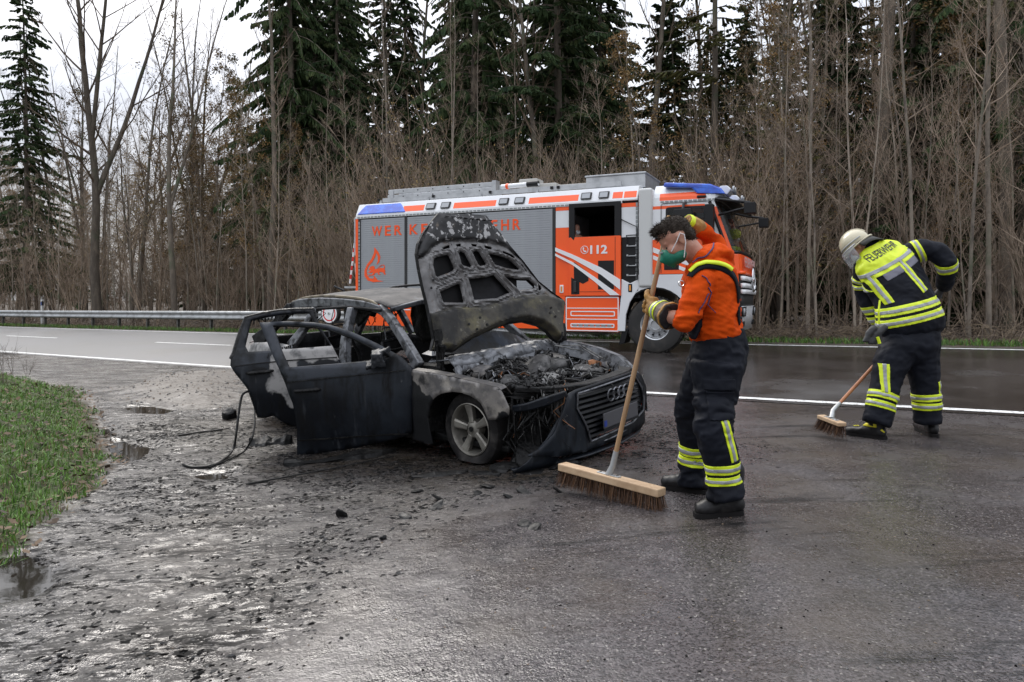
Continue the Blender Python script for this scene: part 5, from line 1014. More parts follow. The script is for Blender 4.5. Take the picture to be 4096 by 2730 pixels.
# hanging, melted front corner
r = np.random.default_rng(31); mb = MB()
for i in range(60):
    t = r.uniform(0, 1); b = np.array([.45 + .42 * t, -.80 + .26 * t, .60 + .06 * t]) + r.normal(0, .03, 3); z1_ = r.uniform(.14, .45); mb.mi = int(r.choice(3, p=[.86, .08, .06])); P = [b + (np.array([b[0] + r.normal(0, .05), b[1] + r.normal(0, .05), z1_]) - b) * (j / 4) + r.normal(0, .012, 3) for j in range(5)]; q_ = r.uniform(.004, .016); mb.tube(P, [q_, q_ * r.uniform(.5, 1.4), q_ * .8, q_ * r.uniform(.3, 1), .002] if mb.mi == 0 else .0022, 7)
tag(mb.build('melted_strands', [char, sil, cop], car), kind='stuff')
mb = MB(); mb.box((.40, -.40, .42), (.5, .5, .40)); mb.box((.2, .45, .42), (.8, .4, .4)); mb.box((.72, 0, .45), (.08, 1.1, .1)); mb.build('front_structure', char, car, bevel=.03)
for i, (x, y, sx, sy, sz) in enumerate(((.62, -.72, .22, .14, .05), (.80, -.60, .16, .14, .04), (.45, -.86, .12, .10, .035), (.74, -.86, .12, .1, .03), (.52, -.62, .14, .12, .08))):
    lump('melted_plastic', (x, y, .085 + sz * .6), (sx, sy, sz), char, 40 + i, .45)
A_ = np.array([(.86, -.58, .62), (.84, -.66, .5), (.80, -.76, .36), (.72, -.9, .2), (.62, -1.0, .11)]); mb = MB(); mb.strip(A_, A_ + np.array([[.02, .10, 0], [.03, .14, 0], [.05, .2, -.02], [.09, .25, -.03], [.12, .28, -.01]])); mb.build('drooping_bumper_skin', scorch, car, solid=.012, smooth=2)
# interior: dash, steering wheel, seat frames, and added black sheets to darken the cabin
shade_out = [(-.98, 1.33), (-1.5, 1.40), (-2.02, 1.40), (-2.06, 1.2), (-1.98, 1.02), (-1.8, .90), (-1.62, .95), (-1.5, .84), (-1.3, .92), (-1.12, 1.0), (-1.06, 1.18)]
sheet('cabin_shade_sheet', shade_out, [], lambda p: np.c_[p[:, 0], .34 + .12 * (fbm(p * 5, 3, 71) - .5), p[:, 1]], .012, char, car, .05, off=0)
sheet('cabin_shade_sheet', [(-2.3, 1.38), (-2.95, 1.36), (-3.0, 1.16), (-2.85, 1.2), (-2.7, 1.08), (-2.5, 1.22), (-2.36, 1.2)], [], lambda p: np.c_[p[:, 0], .1 + .1 * (fbm(p * 5, 3, 73) - .5), p[:, 1]], .012, char, car, .05, off=0)
mb = MB(); mb.box((-.62, 0, .74), (.30, 1.4, .22)); mb.box((-.70, .0, .62), (.3, .3, .4)); mb.build('dashboard', char, car, bevel=.05)
mb = MB(); c = np.array([-1.0, .38, .84]); a1 = unit([.3, 0, .95]); u1 = np.array([0, 1, 0]); mb.tube([c + .18 * (math.cos(t) * u1 + math.sin(t) * a1) for t in np.linspace(0, 6.283, 25)], .014, 6); mb.tube([c - a1 * .18, c + a1 * .18], .012, 5); mb.tube([c, c + [.3, 0, -.1]], .03, 6); mb.build('steering_wheel', soot, car)
def seat(x, y, w_=.44):
    t = empty('seat'); t.parent = car
    mb = MB(); mb.box((x + .1, y, .40), (.5, w_, .10)); mb.build('seat_base', char, t, bevel=.03); mb = MB()
    for s_ in (-1, 1): mb.tube([(x - .12, y + s_ * w_ / 2, .42), (x - .22, y + s_ * w_ * .48, .8), (x - .30, y + s_ * w_ * .36, 1.0)], .018, 6)
    mb.tube([(x - .30, y - w_ * .36, 1.0), (x - .31, y, 1.02), (x - .30, y + w_ * .36, 1.0)], .018, 6)
    for z in (.55, .68, .82, .93): mb.tube([(x - .15 - .3 * (z - .45), y - w_ * .45, z), (x - .17 - .3 * (z - .45), y, z - .02), (x - .15 - .3 * (z - .45), y + w_ * .45, z)], .006, 4)
    mb.build('backrest_frame', soot, t); mb = MB(); mb.tube([(x - .31, y - .1, 1.0), (x - .33, y - .1, 1.14), (x - .33, y + .1, 1.14), (x - .31, y + .1, 1.0)], .009, 6); mb.build('headrest_frame', pillar_m, t)
for x, y in ((-1.15, -.38), (-1.15, .38), (-2.1, -.40), (-2.1, .36)): seat(x, y)
mb = MB()
r = np.random.default_rng(41)
for i in range(60): b = np.array([r.uniform(-2.9, -.6), r.uniform(-.6, .65), 1.36]) if i < 30 else np.array([r.uniform(-2.6, -.7), r.uniform(-.6, .6), .6]); P = [b + np.array([r.normal(0, .04), r.normal(0, .04), -j * r.uniform(.02, .07)]) for j in range(5)]; mb.tube(P, .006, 4)
for i in range(150): s_ = r.uniform(.02, .08); mb.box((r.uniform(-3.2, -.6), r.uniform(-.6, .6), r.uniform(.25, .5)), (s_ * 2, s_, s_ * .6), np.array(Euler((r.uniform(0, 3), r.uniform(0, 3), 0)).to_matrix()))
tag(mb.build('burnt_trim_remains', char, car), kind='stuff')
# ------------------------------------------------------------------ people and their brooms
skin_c = mat('skin', (.44, .225, .155), .5, layers=(((.36, .155, .105), 12, .45, .7, .5), ((.50, .28, .21), 30, .55, .75, .5)), bump=(160, .1, .001))
hair_c = mat('dark_hair', (.024, .017, .012), .6, spec=.15, layers=(((.055, .042, .032), 80, .52, .72, .45, (1, 1, .3)),))
hood_c = mat('orange_fleece', (.56, .062, .003), .85, spec=.12, layers=(((.44, .042, .002), 6, .45, .7, .85), ((.60, .075, .005), 90, .5, .75, .85)), bump=(320, .25, .001))
seam_c = mat('violet_seam', (.05, .03, .10), .7)
navy = mat('navy_workwear', (.0050, .0062, .0105), .7, spec=.16, layers=(((.011, .013, .02), 4, .5, .72, .6), ((.003, .0035, .006), 2, .5, .65, .75)), bump=(240, .25, .001))
hiviz = mat('hiviz_yellow', (.62, .74, .015), .5, layers=(((.50, .60, .012), 14, .5, .75, .5),)); reflex = mat('reflective_grey', (.30, .31, .32), .4, .15, layers=(((.24, .25, .26), 20, .5, .7, .4),))
glove_tan = mat('tan_glove_leather', (.36, .19, .045), .65, layers=(((.20, .10, .025), 14, .45, .68, .7),), bump=(60, .3, .004)); glove_br = mat('brown_glove_cuff', (.075, .055, .038), .75, layers=(((.14, .10, .06), 12, .5, .7, .75),), bump=(70, .3, .003))
boot_c = mat('black_boot_leather', (.008, .0075, .008), .45, spec=.3, layers=(((.022, .02, .019), 16, .5, .72, .5),), bump=(50, .2, .003)); sole_c = mat('boot_sole', (.009, .008, .008), .8, spec=.2)
mask_g = mat('green_mask', (.0, .155, .095), .6, layers=(((.0, .125, .075), 8, .5, .7, .6),)); mask_w = mat('white_mask', (.62, .64, .66), .7); strap_w = mat('white_elastic', (.7, .7, .7), .6)
def grip(sk, rod, rd, palm, wrist, rr=.0125, rod_r=.016, thumb=1):
    """a closed hand: four bent fingers and a thumb round a rod"""
    rd = unit(rd); palm = unit(palm - rd * (palm @ rd)); tg = np.cross(rd, palm)
    pc = rod + palm * (rod_r + .024)
    sk.bone([pc - rd * .036, pc, pc + rd * .038], [(.02, .034), (.024, .040), (.02, .034)], side=palm)
    sk.bone([pc + palm * .005, (pc + wrist) / 2 + palm * .004, wrist], [.036, .032, .031])
    for k, L_ in enumerate((.92, 1.0, .97, .82)):
        o = rod + rd * (.038 - k * .0255); R_ = rod_r + rr * .95
        angs = np.linspace(.7, .7 + 3.5 * L_, 7); pts = [o + palm * (R_ + .012) + tg * .014] + [o + palm * R_ * math.cos(a) + tg * R_ * math.sin(a) for a in angs]
        sk.bone(pts, [rr * 1.12] * 2 + [rr] * 4 + [rr * .92, rr * .85], n=10)
    o = rod + rd * .03; R_ = rod_r + rr; pts = [pc + rd * .02 - tg * .02] + [o + rd * (.012 + .012 * j) + palm * R_ * math.cos(a) + tg * R_ * math.sin(a) for j, a in enumerate(np.linspace(-.9, -2.4, 4))]
    sk.bone(pts, [rr * 1.35, rr * 1.2, rr * 1.1, rr, rr * .9], n=10)
def ell(sk, c, ax, rad, n=20):
    bm = bmesh.new(); bmesh.ops.create_uvsphere(bm, u_segments=n, v_segments=n // 2, radius=1); A_ = np.array(ax)
    sk.mb.add([np.asarray(c) + A_[0] * v.co.x * rad[0] + A_[1] * v.co.y * rad[1] + A_[2] * v.co.z * rad[2] for v in bm.verts], [tuple(v.index for v in f.verts) for f in bm.faces]); bm.free()
def head(sk, c, f, u, s, k=1.0, neck=None):
    p = lambda a, b, d=0: np.asarray(c) + k * (f * a + u * b + s * d); A_ = (f, s, u)
    ell(sk, p(-.005, .035), A_, (.099 * k, .077 * k, .092 * k)); ell(sk, p(.035, -.03), A_, (.060 * k, .060 * k, .085 * k)); ell(sk, p(.034, -.09), A_, (.052 * k, .048 * k, .034 * k)); ell(sk, p(.068, .012), A_, (.024 * k, .056 * k, .015 * k)); ell(sk, p(.076, -.105), A_, (.02 * k, .022 * k, .018 * k))
    sk.bone([p(.088, .002), p(.104, -.022), p(.112, -.040)], [.010 * k, .013 * k, .016 * k], n=10); ell(sk, p(.086, -.070), A_, (.014 * k, .024 * k, .009 * k)); ell(sk, p(.083, -.084), A_, (.013 * k, .021 * k, .009 * k))
    for q in (-1, 1):
        ell(sk, p(.055, -.035, .043 * q), A_, (.03 * k, .022 * k, .028 * k)); ell(sk, p(-.012, -.018, .079 * q), A_, (.019 * k, .009 * k, .033 * k)); ell(sk, p(-.018, .002, .083 * q), A_, (.018 * k, .008 * k, .016 * k))
        sk.bone([p(.0, .008, .082 * q), p(-.022, .018, .088 * q), p(-.034, -.005, .09 * q), p(-.018, -.045, .082 * q)], [.006 * k] * 4, n=8)
    if neck is not None: sk.bone([p(-.03, -.05), np.asarray(neck)], [.058 * k, .062 * k])
    return p
def eyes(p, k, parent):
    for q in (-1, 1):
        sk = Skin(); ell(sk, p(.071, -.010, .031 * q), ((1, 0, 0), (0, 1, 0), (0, 0, 1)), (.0125 * k,) * 3); sk.mb.build('eye', mat_eye, parent, smooth=True)
mat_eye = mat('dark_eye', (.03, .02, .015), .2)
def boot(parent, pts, r_, z0, side, label=None):
    """pts: heel, instep, ball, toe along the sole at ground level; ankle above the heel"""
    pts = [np.asarray(p, float) for p in pts]; h = pts[0]; fwd = unit(pts[-1] - pts[0]); sk = Skin()
    up = np.array([0, 0, 1.]); sk.bone([h + up * .06 - fwd * .0, h + fwd * .09 + up * .062, h + fwd * .17 + up * .048, pts[-1] - fwd * .03 + up * .042], [(r_, .055), (r_ * .98, .06), (r_ * 1.08, .048), (r_ * .95, .04)], side=side)
    sk.bone([h + fwd * .03 + up * .06, h + fwd * .03 + up * .14, h + fwd * .02 + up * .25], [(r_ * 1.05, .062), (r_ * 1.12, .066), (r_ * 1.15, .068)], side=side)
    o = sk.skin('boot', .009, 4, boot_c, parent, wrinkle=folds(.003, (18, 18, 14), 4))
    sv = unit(side); P = []
    for t, w_ in ((-.045, .5), (-.03, .85), (.03, .95), (.10, .85), (.17, 1.08), (.215, 1.0), (.25, .6)): P.append((t, w_ * r_))
    L_ = np.linalg.norm(pts[-1] - pts[0]); sc = (L_ + .06) / .30; poly = [(t * sc, w_) for t, w_ in P] + [(t * sc, -w_) for t, w_ in P[::-1]]
    mb = MB(); mb.prism(rounded(poly, .02, 3), h + up * .001, fwd, np.cross(up, fwd), .026); mb.build('sole', sole_c, o, bevel=.004)
    mb = MB()
    for k in range(5): q = h + fwd * (.04 + .0 * k) + up * (.10 + k * .022) + fwd * (.062 - k * .006); mb.tube([q + sv * r_ * .55, q + fwd * .012 + up * .006, q - sv * r_ * .55], .004, 5)
    mb.build('laces', boot_c, o); return o
def double_band(src, parent, c0, c1, keep, wmid=.36, lift=.004):
    """yellow strip with a grey middle, between two points along a limb"""
    c0, c1 = np.asarray(c0, float), np.asarray(c1, float); d = unit(c1 - c0); L_ = np.linalg.norm(c1 - c0)
    y = cut_band(src, 'reflective_stripe', hiviz, parent, [(c0, -d), (c1, d)], lift, keep)
    m0 = c0 + d * L_ * (.5 - wmid / 2); m1 = c0 + d * L_ * (.5 + wmid / 2); cut_band(src, 'grey_middle', reflex, y, [(m0, -d), (m1, d)], lift * 1.9, keep); return y

# ---- the man in the orange hoodie
B1_ = on_ground(1640, 1165); B1_[2] = gz(*B1_[:2]); man = empty('person', B1_, (0, 0, 0), 'man in orange hoodie, dark braces trousers and green mask sweeping with a wide broom', 'person')
D1 = lambda d: K * d / F
def P1(x, y, d): return at(x, y, d) - B1_
def rad1(px, d, k=.9): return (px * D1(d) * k, px * D1(d))
gl1 = lambda x, y, dz=0: (lambda q: np.array([q[0], q[1], gz(q[0], q[1]) + dz]) - B1_)(on_ground(x, y))
legN = ((1648, 838, 58, 3.97), (1644, 880, 53, 3.96), (1642, 915, 47, 3.94), (1638, 952, 41.5, 3.9), (1640, 985, 41, 3.88), (1648, 1025, 40, 3.88), (1660, 1064, 38, 3.88), (1664, 1107, 36.5, 3.88), (1669, 1143, 40, 3.88))
legF = ((1632, 840, 52, 4.15), (1614, 885, 47, 4.2), (1599, 925, 43, 4.27), (1596, 955, 41, 4.3), (1597, 990, 37, 4.33), (1596, 1035, 32, 4.36), (1593, 1075, 32, 4.38), (1594, 1115, 34, 4.38))
body = Skin(); hc = P1(1556, 551, 4.03); hf = unit([-.83, .12, -.55]); hs = unit(np.cross([0, 0, 1], hf)) * 1.0; hu = np.cross(hf, hs)
if hu[2] < 0: hu = -hu
pH = head(body, hc, hf, hu, hs, 1.02, P1(1618, 612, 4.07))
body.bone([P1(1618, 612, 4.07), P1(1628, 660, 4.06), P1(1642, 760, 4.06), P1(1645, 830, 4.06)], [(.12, .08), (.17, .12), (.15, .11), (.16, .12)])
body.bone([P1(1614, 640, 3.93), P1(1580, 738, 3.86)], [.05, .034]); body.bone([P1(1578, 733, 3.87), P1(1545, 729, 3.94), P1(1508, 711, 4.08)], [.036, .042, .030])
body.bone([P1(1635, 610, 4.2), P1(1650, 562, 4.34), P1(1604, 526, 4.23), P1(1570, 522, 4.18)], [.045, .04, .03, .028])
for lg in (legN, legF): body.bone([P1(x, y, d) for x, y, r_, d in lg[:-1]], [r_ * D1(d) * .5 for x, y, r_, d in lg[:-1]])
o = body.skin('body', .0075, 3, skin_c, man); eyes(pH, 1.0, man)
# hair: short, ruffled
hr = Skin(); ell(hr, pH(-.012, .046), (hf, hs, hu), (.102, .082, .093)); ell(hr, pH(-.06, .0), (hf, hs, hu), (.05, .074, .07)); ell(hr, pH(.045, .10), (hf, hs, hu), (.052, .062, .03))
def ruffle(p): return .004 * (fbm(p * 30, 3, 3) - .5) + .005 * (fbm(p * 80, 2, 5) - .5) - .003
ho = hr.skin('hair', .006, 1, hair_c, man, wrinkle=ruffle)
bm = bmesh.new(); bm.from_mesh(ho.data); bm.normal_update(); r = np.random.default_rng(2); tuft = MB()
fc = pH(.07, .02)
for f in bm.faces:
    c = np.array(f.calc_center_median()); rel = c - pH(0, 0); a, b = rel @ hf, rel @ hu
    if r.uniform() < .8 and (b > .05 or a < -.03):
        n_ = np.array(f.normal); d = unit(n_ * .45 + hf * r.normal(.6, .3) + hu * .15 + r.normal(0, .3, 3)); sdv = unit(np.cross(d, r.normal(0, 1, 3))) * .0011; L_ = r.uniform(.010, .030) * (1.25 if a > .03 else .7)
        tuft.add([c - sdv, c + sdv, c + d * L_ * .6 + sdv * .6 - hu * .002, c + d * L_], [(0, 1, 2), (0, 2, 3)])
bad = [f for f in bm.faces if ((np.array(f.calc_center_median()) - fc) @ unit(hf * .93 + hu * -.36) > -.005)]
bmesh.ops.delete(bm, geom=bad, context='FACES'); bm.to_mesh(ho.data); bm.free()
tag(tuft.build('tufts', hair_c, ho, fix=False), kind='stuff')
# mask with ear loops
mk = Skin(); ell(mk, pH(.082, -.062), (hf, hs, hu), (.05, .055, .058)); mk.bone([pH(.098, -.01), pH(.135, -.052), pH(.095, -.112)], [.012, .016, .016]); ell(mk, pH(.045, -.08), (hf, hs, hu), (.06, .066, .045))
mo = mk.skin('face_mask', .006, 3, mask_g, man); mb = MB(); mb.box(pH(.117, -.012), (.012, .05, .01)); mb.build('nose_clip', reflex, mo)
e1, e2, e3 = pH(.065, -.045, .068), pH(-.018, .012, .095), pH(.03, -.10, .064)
for sg in (-1, 1):
    q = lambda a, b, d: pH(a, b, d * sg); mb = MB(); mb.tube([q(.07, -.04, .062), q(.02, -.01, .083), q(-.022, .02, .094), q(-.036, -.0, .095), q(-.02, -.04, .086), q(.03, -.105, .064)], .003, 5); mb.build('ear_loop', strap_w, mo)
# trousers with bib and braces
tr = Skin()
tr.bone([P1(1644, 742, 4.06), P1(1648, 765, 4.06), P1(1650, 800, 4.06), P1(1647, 838, 4.06)], [(.150, 48 * D1(4.06)), (.166, 56 * D1(4.06)), (.185, 61 * D1(4.06)), (.20, 60 * D1(4.06))])
for lg in (legN, legF): tr.bone([P1(x, y, d) for x, y, r_, d in lg], [rad1(r_, d) for x, y, r_, d in lg], caps=False)
def fold_tr(p):
    zz = p[:, 2]; big = np.exp(-((zz - .55) / .16) ** 2) + np.exp(-((zz - .12) / .08) ** 2) + .7 * np.exp(-((zz - .95) / .12) ** 2)
    return folds(.010, (7, 7, 13), 7)(p) * (.5 + big)
tro = tr.skin('trousers', .0085, 5, navy, man, wrinkle=fold_tr)
nearL = lambda c: c[:, 1] < (P1(1640, 1000, 4.09)[1] + .0); farL = lambda c: c[:, 1] > P1(1640, 1000, 4.09)[1]
zlow = lambda k: (lambda c: k(c) & (c[:, 2] < .75))
def lv(lg, y0, y1):   # points on the leg's axis at two heights of the picture
    a = np.array(lg, float); f = lambda y: P1(np.interp(y, a[:, 1], a[:, 0]), y, np.interp(y, a[:, 1], a[:, 3])); return f(y0), f(y1)
for lg, k, ys in ((legN, nearL, ((1064, 1085), (1091, 1110))), (legF, farL, ((1020, 1040), (1044, 1063)))):
    for y0, y1 in ys: double_band(tro, man, *lv(lg, y0, y1), zlow(k))
a0, a1 = P1(1664, 966, 3.8), P1(1690, 1062, 3.8); ax = unit(a1 - a0); pr = unit(np.cross(ax, [0, 1, 0])); 
if pr[0] < 0: pr = -pr
kp = lambda c: (c[:, 1] < P1(1640, 1000, 3.9)[1]) & (c[:, 2] < .8)
y = cut_band(tro, 'reflective_stripe', hiviz, man, [(a0, -ax), (a1, ax), (a0 - pr * .022, -pr), (a0 + pr * .022, pr)], .004, kp); cut_band(tro, 'grey_middle', reflex, y, [(a0, -ax), (a1, ax), (a0 - pr * .008, -pr), (a0 + pr * .008, pr)], .007, kp)
def pocket(src, x0, x1, y0, y1, d, name='pocket'):
    a, b, c, e = P1(x0, y0, d), P1(x1, y0, d), P1(x0, y1, d), P1(x1, y1, d); h = unit(b - a); v = unit(c - a)
    return cut_band(src, name, navy, man, [(a, -h), (b, h), (a, -v), (c, v)], .009, lambda q: (q[:, 1] < P1(1640, 1000, 3.90)[1]) & (q[:, 0] > P1(1600, 900, 3.9)[0]))
pocket(tro, 1614, 1682, 870, 893, 3.9, 'pocket_flap'); pocket(tro, 1618, 1680, 897, 958, 3.9)
# hoodie
hd = Skin()
hd.bone([P1(1641, 752, 4.06), P1(1642, 725, 4.06), P1(1633, 680, 4.06), P1(1629, 648, 4.06), P1(1631, 625, 4.07), P1(1630, 606, 4.08)], [(.186, 58 * D1(4.06)), (.186, 57 * D1(4.06)), (.195, 60 * D1(4.06)), (.205, 61 * D1(4.06)), (.19, 54 * D1(4.06)), (.12, 42 * D1(4.06))])
hd.bone([P1(1618, 628, 3.95), P1(1612, 645, 3.91), P1(1600, 680, 3.88), P1(1586, 712, 3.86), P1(1573, 737, 3.86)], [31 * D1(3.9), 31 * D1(3.9), 28 * D1(3.9), 26 * D1(3.9), 22.5 * D1(3.9)])
hd.bone([P1(1637, 622, 4.2), P1(1648, 590, 4.28), P1(1642, 562, 4.33), P1(1622, 538, 4.27), P1(1608, 526, 4.22)], [29 * D1(4.2), 27 * D1(4.2), 24 * D1(4.2), 20 * D1(4.2), 17 * D1(4.2)])
hd.bone([P1(1590, 618, 3.99), P1(1612, 596, 3.98), P1(1640, 580, 4.05), P1(1664, 588, 4.09), P1(1668, 606, 4.09)], [(.035, .03), (.06, .045), (.10, .055), (.09, .05), (.07, .04)]); hd.bone([P1(1592, 618, 4.16), P1(1615, 596, 4.2), P1(1642, 584, 4.14)], [(.035, .03), (.05, .045), (.08, .05)]); hd.bone([P1(1590, 622, 4.0), P1(1588, 628, 4.07), P1(1592, 622, 4.14)], [.03, .035, .03])
def fold_hd(p):
    arm = np.exp(-((p[:, 1] + .14) / .10) ** 2); hem = np.exp(-((p[:, 2] - P1(1640, 745, 4)[2]) / .09) ** 2)
    rings = np.abs(np.sin((p @ unit([.35, .1, 1.0])) * 120 + 9 * fbm(p * 6, 2, 3))) - .5
    return folds(.0105, (8, 8, 14), 17)(p) * (.7 + .5 * hem) + .0045 * rings * np.clip(hem + .6 * arm, 0, 1)
hdo = hd.skin('hoodie', .008, 4, hood_c, man, wrinkle=fold_hd)
dg = bpy.context.evaluated_depsgraph_get()
def surf(o): bm = bmesh.new(); bm.from_mesh(o.data); t = BVHTree.FromBMesh(bm); bm.free(); return t
def on_surf(tree, pts, lift, toward=None):
    out = []; nr = []
    for p in pts:
        l, n_, i, d = tree.find_nearest(Vector(p)); out.append(np.array(l) + np.array(n_) * lift); nr.append(np.array(n_))
    return np.array(out), np.array(nr)
def dense_path(pts, n): p = np.array(pts, float); t = np.linspace(0, 1, len(p)); tt = np.linspace(0, 1, n); q = np.c_[[np.interp(tt, t, p[:, k]) for k in range(3)]].T; return np.array([q[max(0, i - 2):i + 3].mean(0) for i in range(n)])
def strap(name, pts, wd, m_, tree, parent, lift=.006, off=0.0, n=40):
    c, nr = on_surf(tree, dense_path(pts, n), lift); sm_ = lambda q, w_: np.array([q[max(0, i - w_):i + w_ + 1].mean(0) for i in range(len(q))]); c = sm_(sm_(c, 2), 2); nr = sm_(sm_(nr, 3), 3); c = c + nr * .002; T = np.gradient(c, axis=0); mb = MB(); A_, B_ = [], []
    for p, t, n_ in zip(c, T, nr):
        s_ = unit(np.cross(t, n_)); A_.append(p + s_ * (off - wd / 2)); B_.append(p + s_ * (off + wd / 2))
    mb.strip(A_, B_); return mb.build(name, m_, parent, solid=.005, smooth=2)
tree_h = surf(hdo); near_path = [P1(1572, 640, 3.86), P1(1579, 624, 3.85), P1(1600, 608, 3.85), P1(1625, 603, 3.84), P1(1655, 612, 3.86), P1(1676, 628, 3.9), P1(1684, 650, 3.93), P1(1687, 690, 3.94), P1(1688, 735, 3.95), P1(1688, 757, 3.96)]
st_ = strap('brace', near_path, .042, navy, tree_h, man, .006); strap('yellow_edge', near_path[1:6], .024, hiviz, tree_h, st_, .012, -.016)
far_path = [P1(1656, 585, 4.2), P1(1676, 604, 4.2), P1(1688, 625, 4.16), P1(1696, 650, 4.12), P1(1700, 690, 4.09)]
st2 = strap('brace', far_path, .04, navy, tree_h, man, .006); strap('yellow_edge', far_path[1:4], .022, hiviz, tree_h, st2, .012, 0)
strap('drawcord', [P1(1641, 552, 4.0), P1(1638, 575, 3.95), P1(1622, 590, 3.93), P1(1600, 594, 3.94), P1(1588, 604, 3.95)], .008, seam_c, tree_h, man, .006)
for pth in ([P1(1612, 625, 3.8), P1(1635, 645, 3.8), P1(1645, 662, 3.8)], [P1(1634, 660, 3.8), P1(1650, 672, 3.8), P1(1655, 682, 3.8)], [P1(1655, 682, 3.8), P1(1652, 700, 3.8), P1(1648, 722, 3.8)], [P1(1640, 672, 3.8), P1(1618, 700, 3.8), P1(1604, 722, 3.8)]): strap('seam', pth, .004, seam_c, tree_h, man, .002)
bib = Skin(); bib.bone([P1(1592, 760, 4.0), P1(1604, 738, 3.97), P1(1606, 718, 3.96)], [(.10, .03), (.06, .025), (.02, .02)]); bib.skin('bib_side', .008, 3, navy, man, wrinkle=folds(.005, (12, 12, 12), 3))
mb = MB(); tt = np.linspace(0, 6.28, 17); c = P1(1566, 652, 3.95); mb.tube([c + [.016 * math.cos(t), 0, .016 * math.sin(t)] for t in tt], .0035, 5); mb.build('brace_ring', chrome, man)
mb = MB(); mb.box(P1(1697, 700, 4.0), (.02, .04, .03)); mb.box(P1(1699, 735, 4.0), (.02, .045, .03)); mb.build('brace_buckle', black, man)
# gloves
br_top, br_bot = at(1537, 508, 4.13), at(1408, 1072, 4.33); bdir = unit(br_top - br_bot)
def on_rod(yv):
    lo, hi = 0.0, 1.0
    for _ in range(40):
        m_ = (lo + hi) / 2; q = br_bot + (br_top - br_bot) * m_; py = (YH - F * (q[2] - CAMZ) / q[1]) / K
        if py > yv: lo = m_
        else: hi = m_
    return br_bot + (br_top - br_bot) * lo
h1 = on_rod(702) - B1_; w1 = P1(1512, 714, 4.06); g = Skin(); grip(g, h1, bdir, unit(w1 - h1), w1, .0145, .017); gl = g.skin('glove', .006, 3, glove_tan, man, wrinkle=folds(.0035, (26, 26, 26), 5))
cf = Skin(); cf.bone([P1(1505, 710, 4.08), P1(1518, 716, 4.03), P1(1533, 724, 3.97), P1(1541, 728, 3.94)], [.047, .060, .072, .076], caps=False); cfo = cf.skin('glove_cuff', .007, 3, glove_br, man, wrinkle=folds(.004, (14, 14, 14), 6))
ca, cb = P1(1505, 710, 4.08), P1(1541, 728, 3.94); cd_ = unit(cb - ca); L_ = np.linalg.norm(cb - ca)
for t0, t1, m_ in ((.16, .48, hiviz), (.27, .37, reflex), (.88, .98, glove_tan), (1.0, 1.6, dark_in)): cut_band(cfo, 'cuff_stripe_or_shade', m_, man, [(ca + cd_ * L_ * t0, -cd_), (ca + cd_ * L_ * t1, cd_)], .004 if m_ is not reflex else .007)  # last, dark band on the closed end paints the shade inside the cuff
h2 = on_rod(532) - B1_; w2 = P1(1582, 520, 4.2); g = Skin(); grip(g, h2, bdir, unit(w2 - h2), w2, .0145, .017); g.skin('glove', .006, 3, glove_tan, man, wrinkle=folds(.0035, (26, 26, 26), 8))
cf = Skin(); cf.bone([P1(1578, 510, 4.16), P1(1594, 515, 4.19), P1(1610, 527, 4.22)], [.038, .044, .046], caps=False); cfo = cf.skin('glove_cuff', .007, 3, glove_tan, man, wrinkle=folds(.004, (14, 14, 14), 9)); ca, cb = P1(1578, 510, 4.16), P1(1610, 527, 4.22); cd_ = unit(cb - ca); cut_band(cfo, 'cuff_stripe_or_shade', hiviz, man, [(ca + cd_ * .0, -cd_), (ca + cd_ * .028, cd_)], .004)
# boots
nb = [gl1(1690, 1182), gl1(1655, 1184), gl1(1620, 1187), gl1(1600, 1189)]; boot(man, nb, .05, 0, np.cross([0, 0, 1], unit(nb[-1] - nb[0])))
fb = [gl1(1613, 1133), gl1(1580, 1130), gl1(1545, 1125), gl1(1524, 1121)]; boot(man, fb, .05, 0, np.cross([0, 0, 1], unit(fb[-1] - fb[0])))

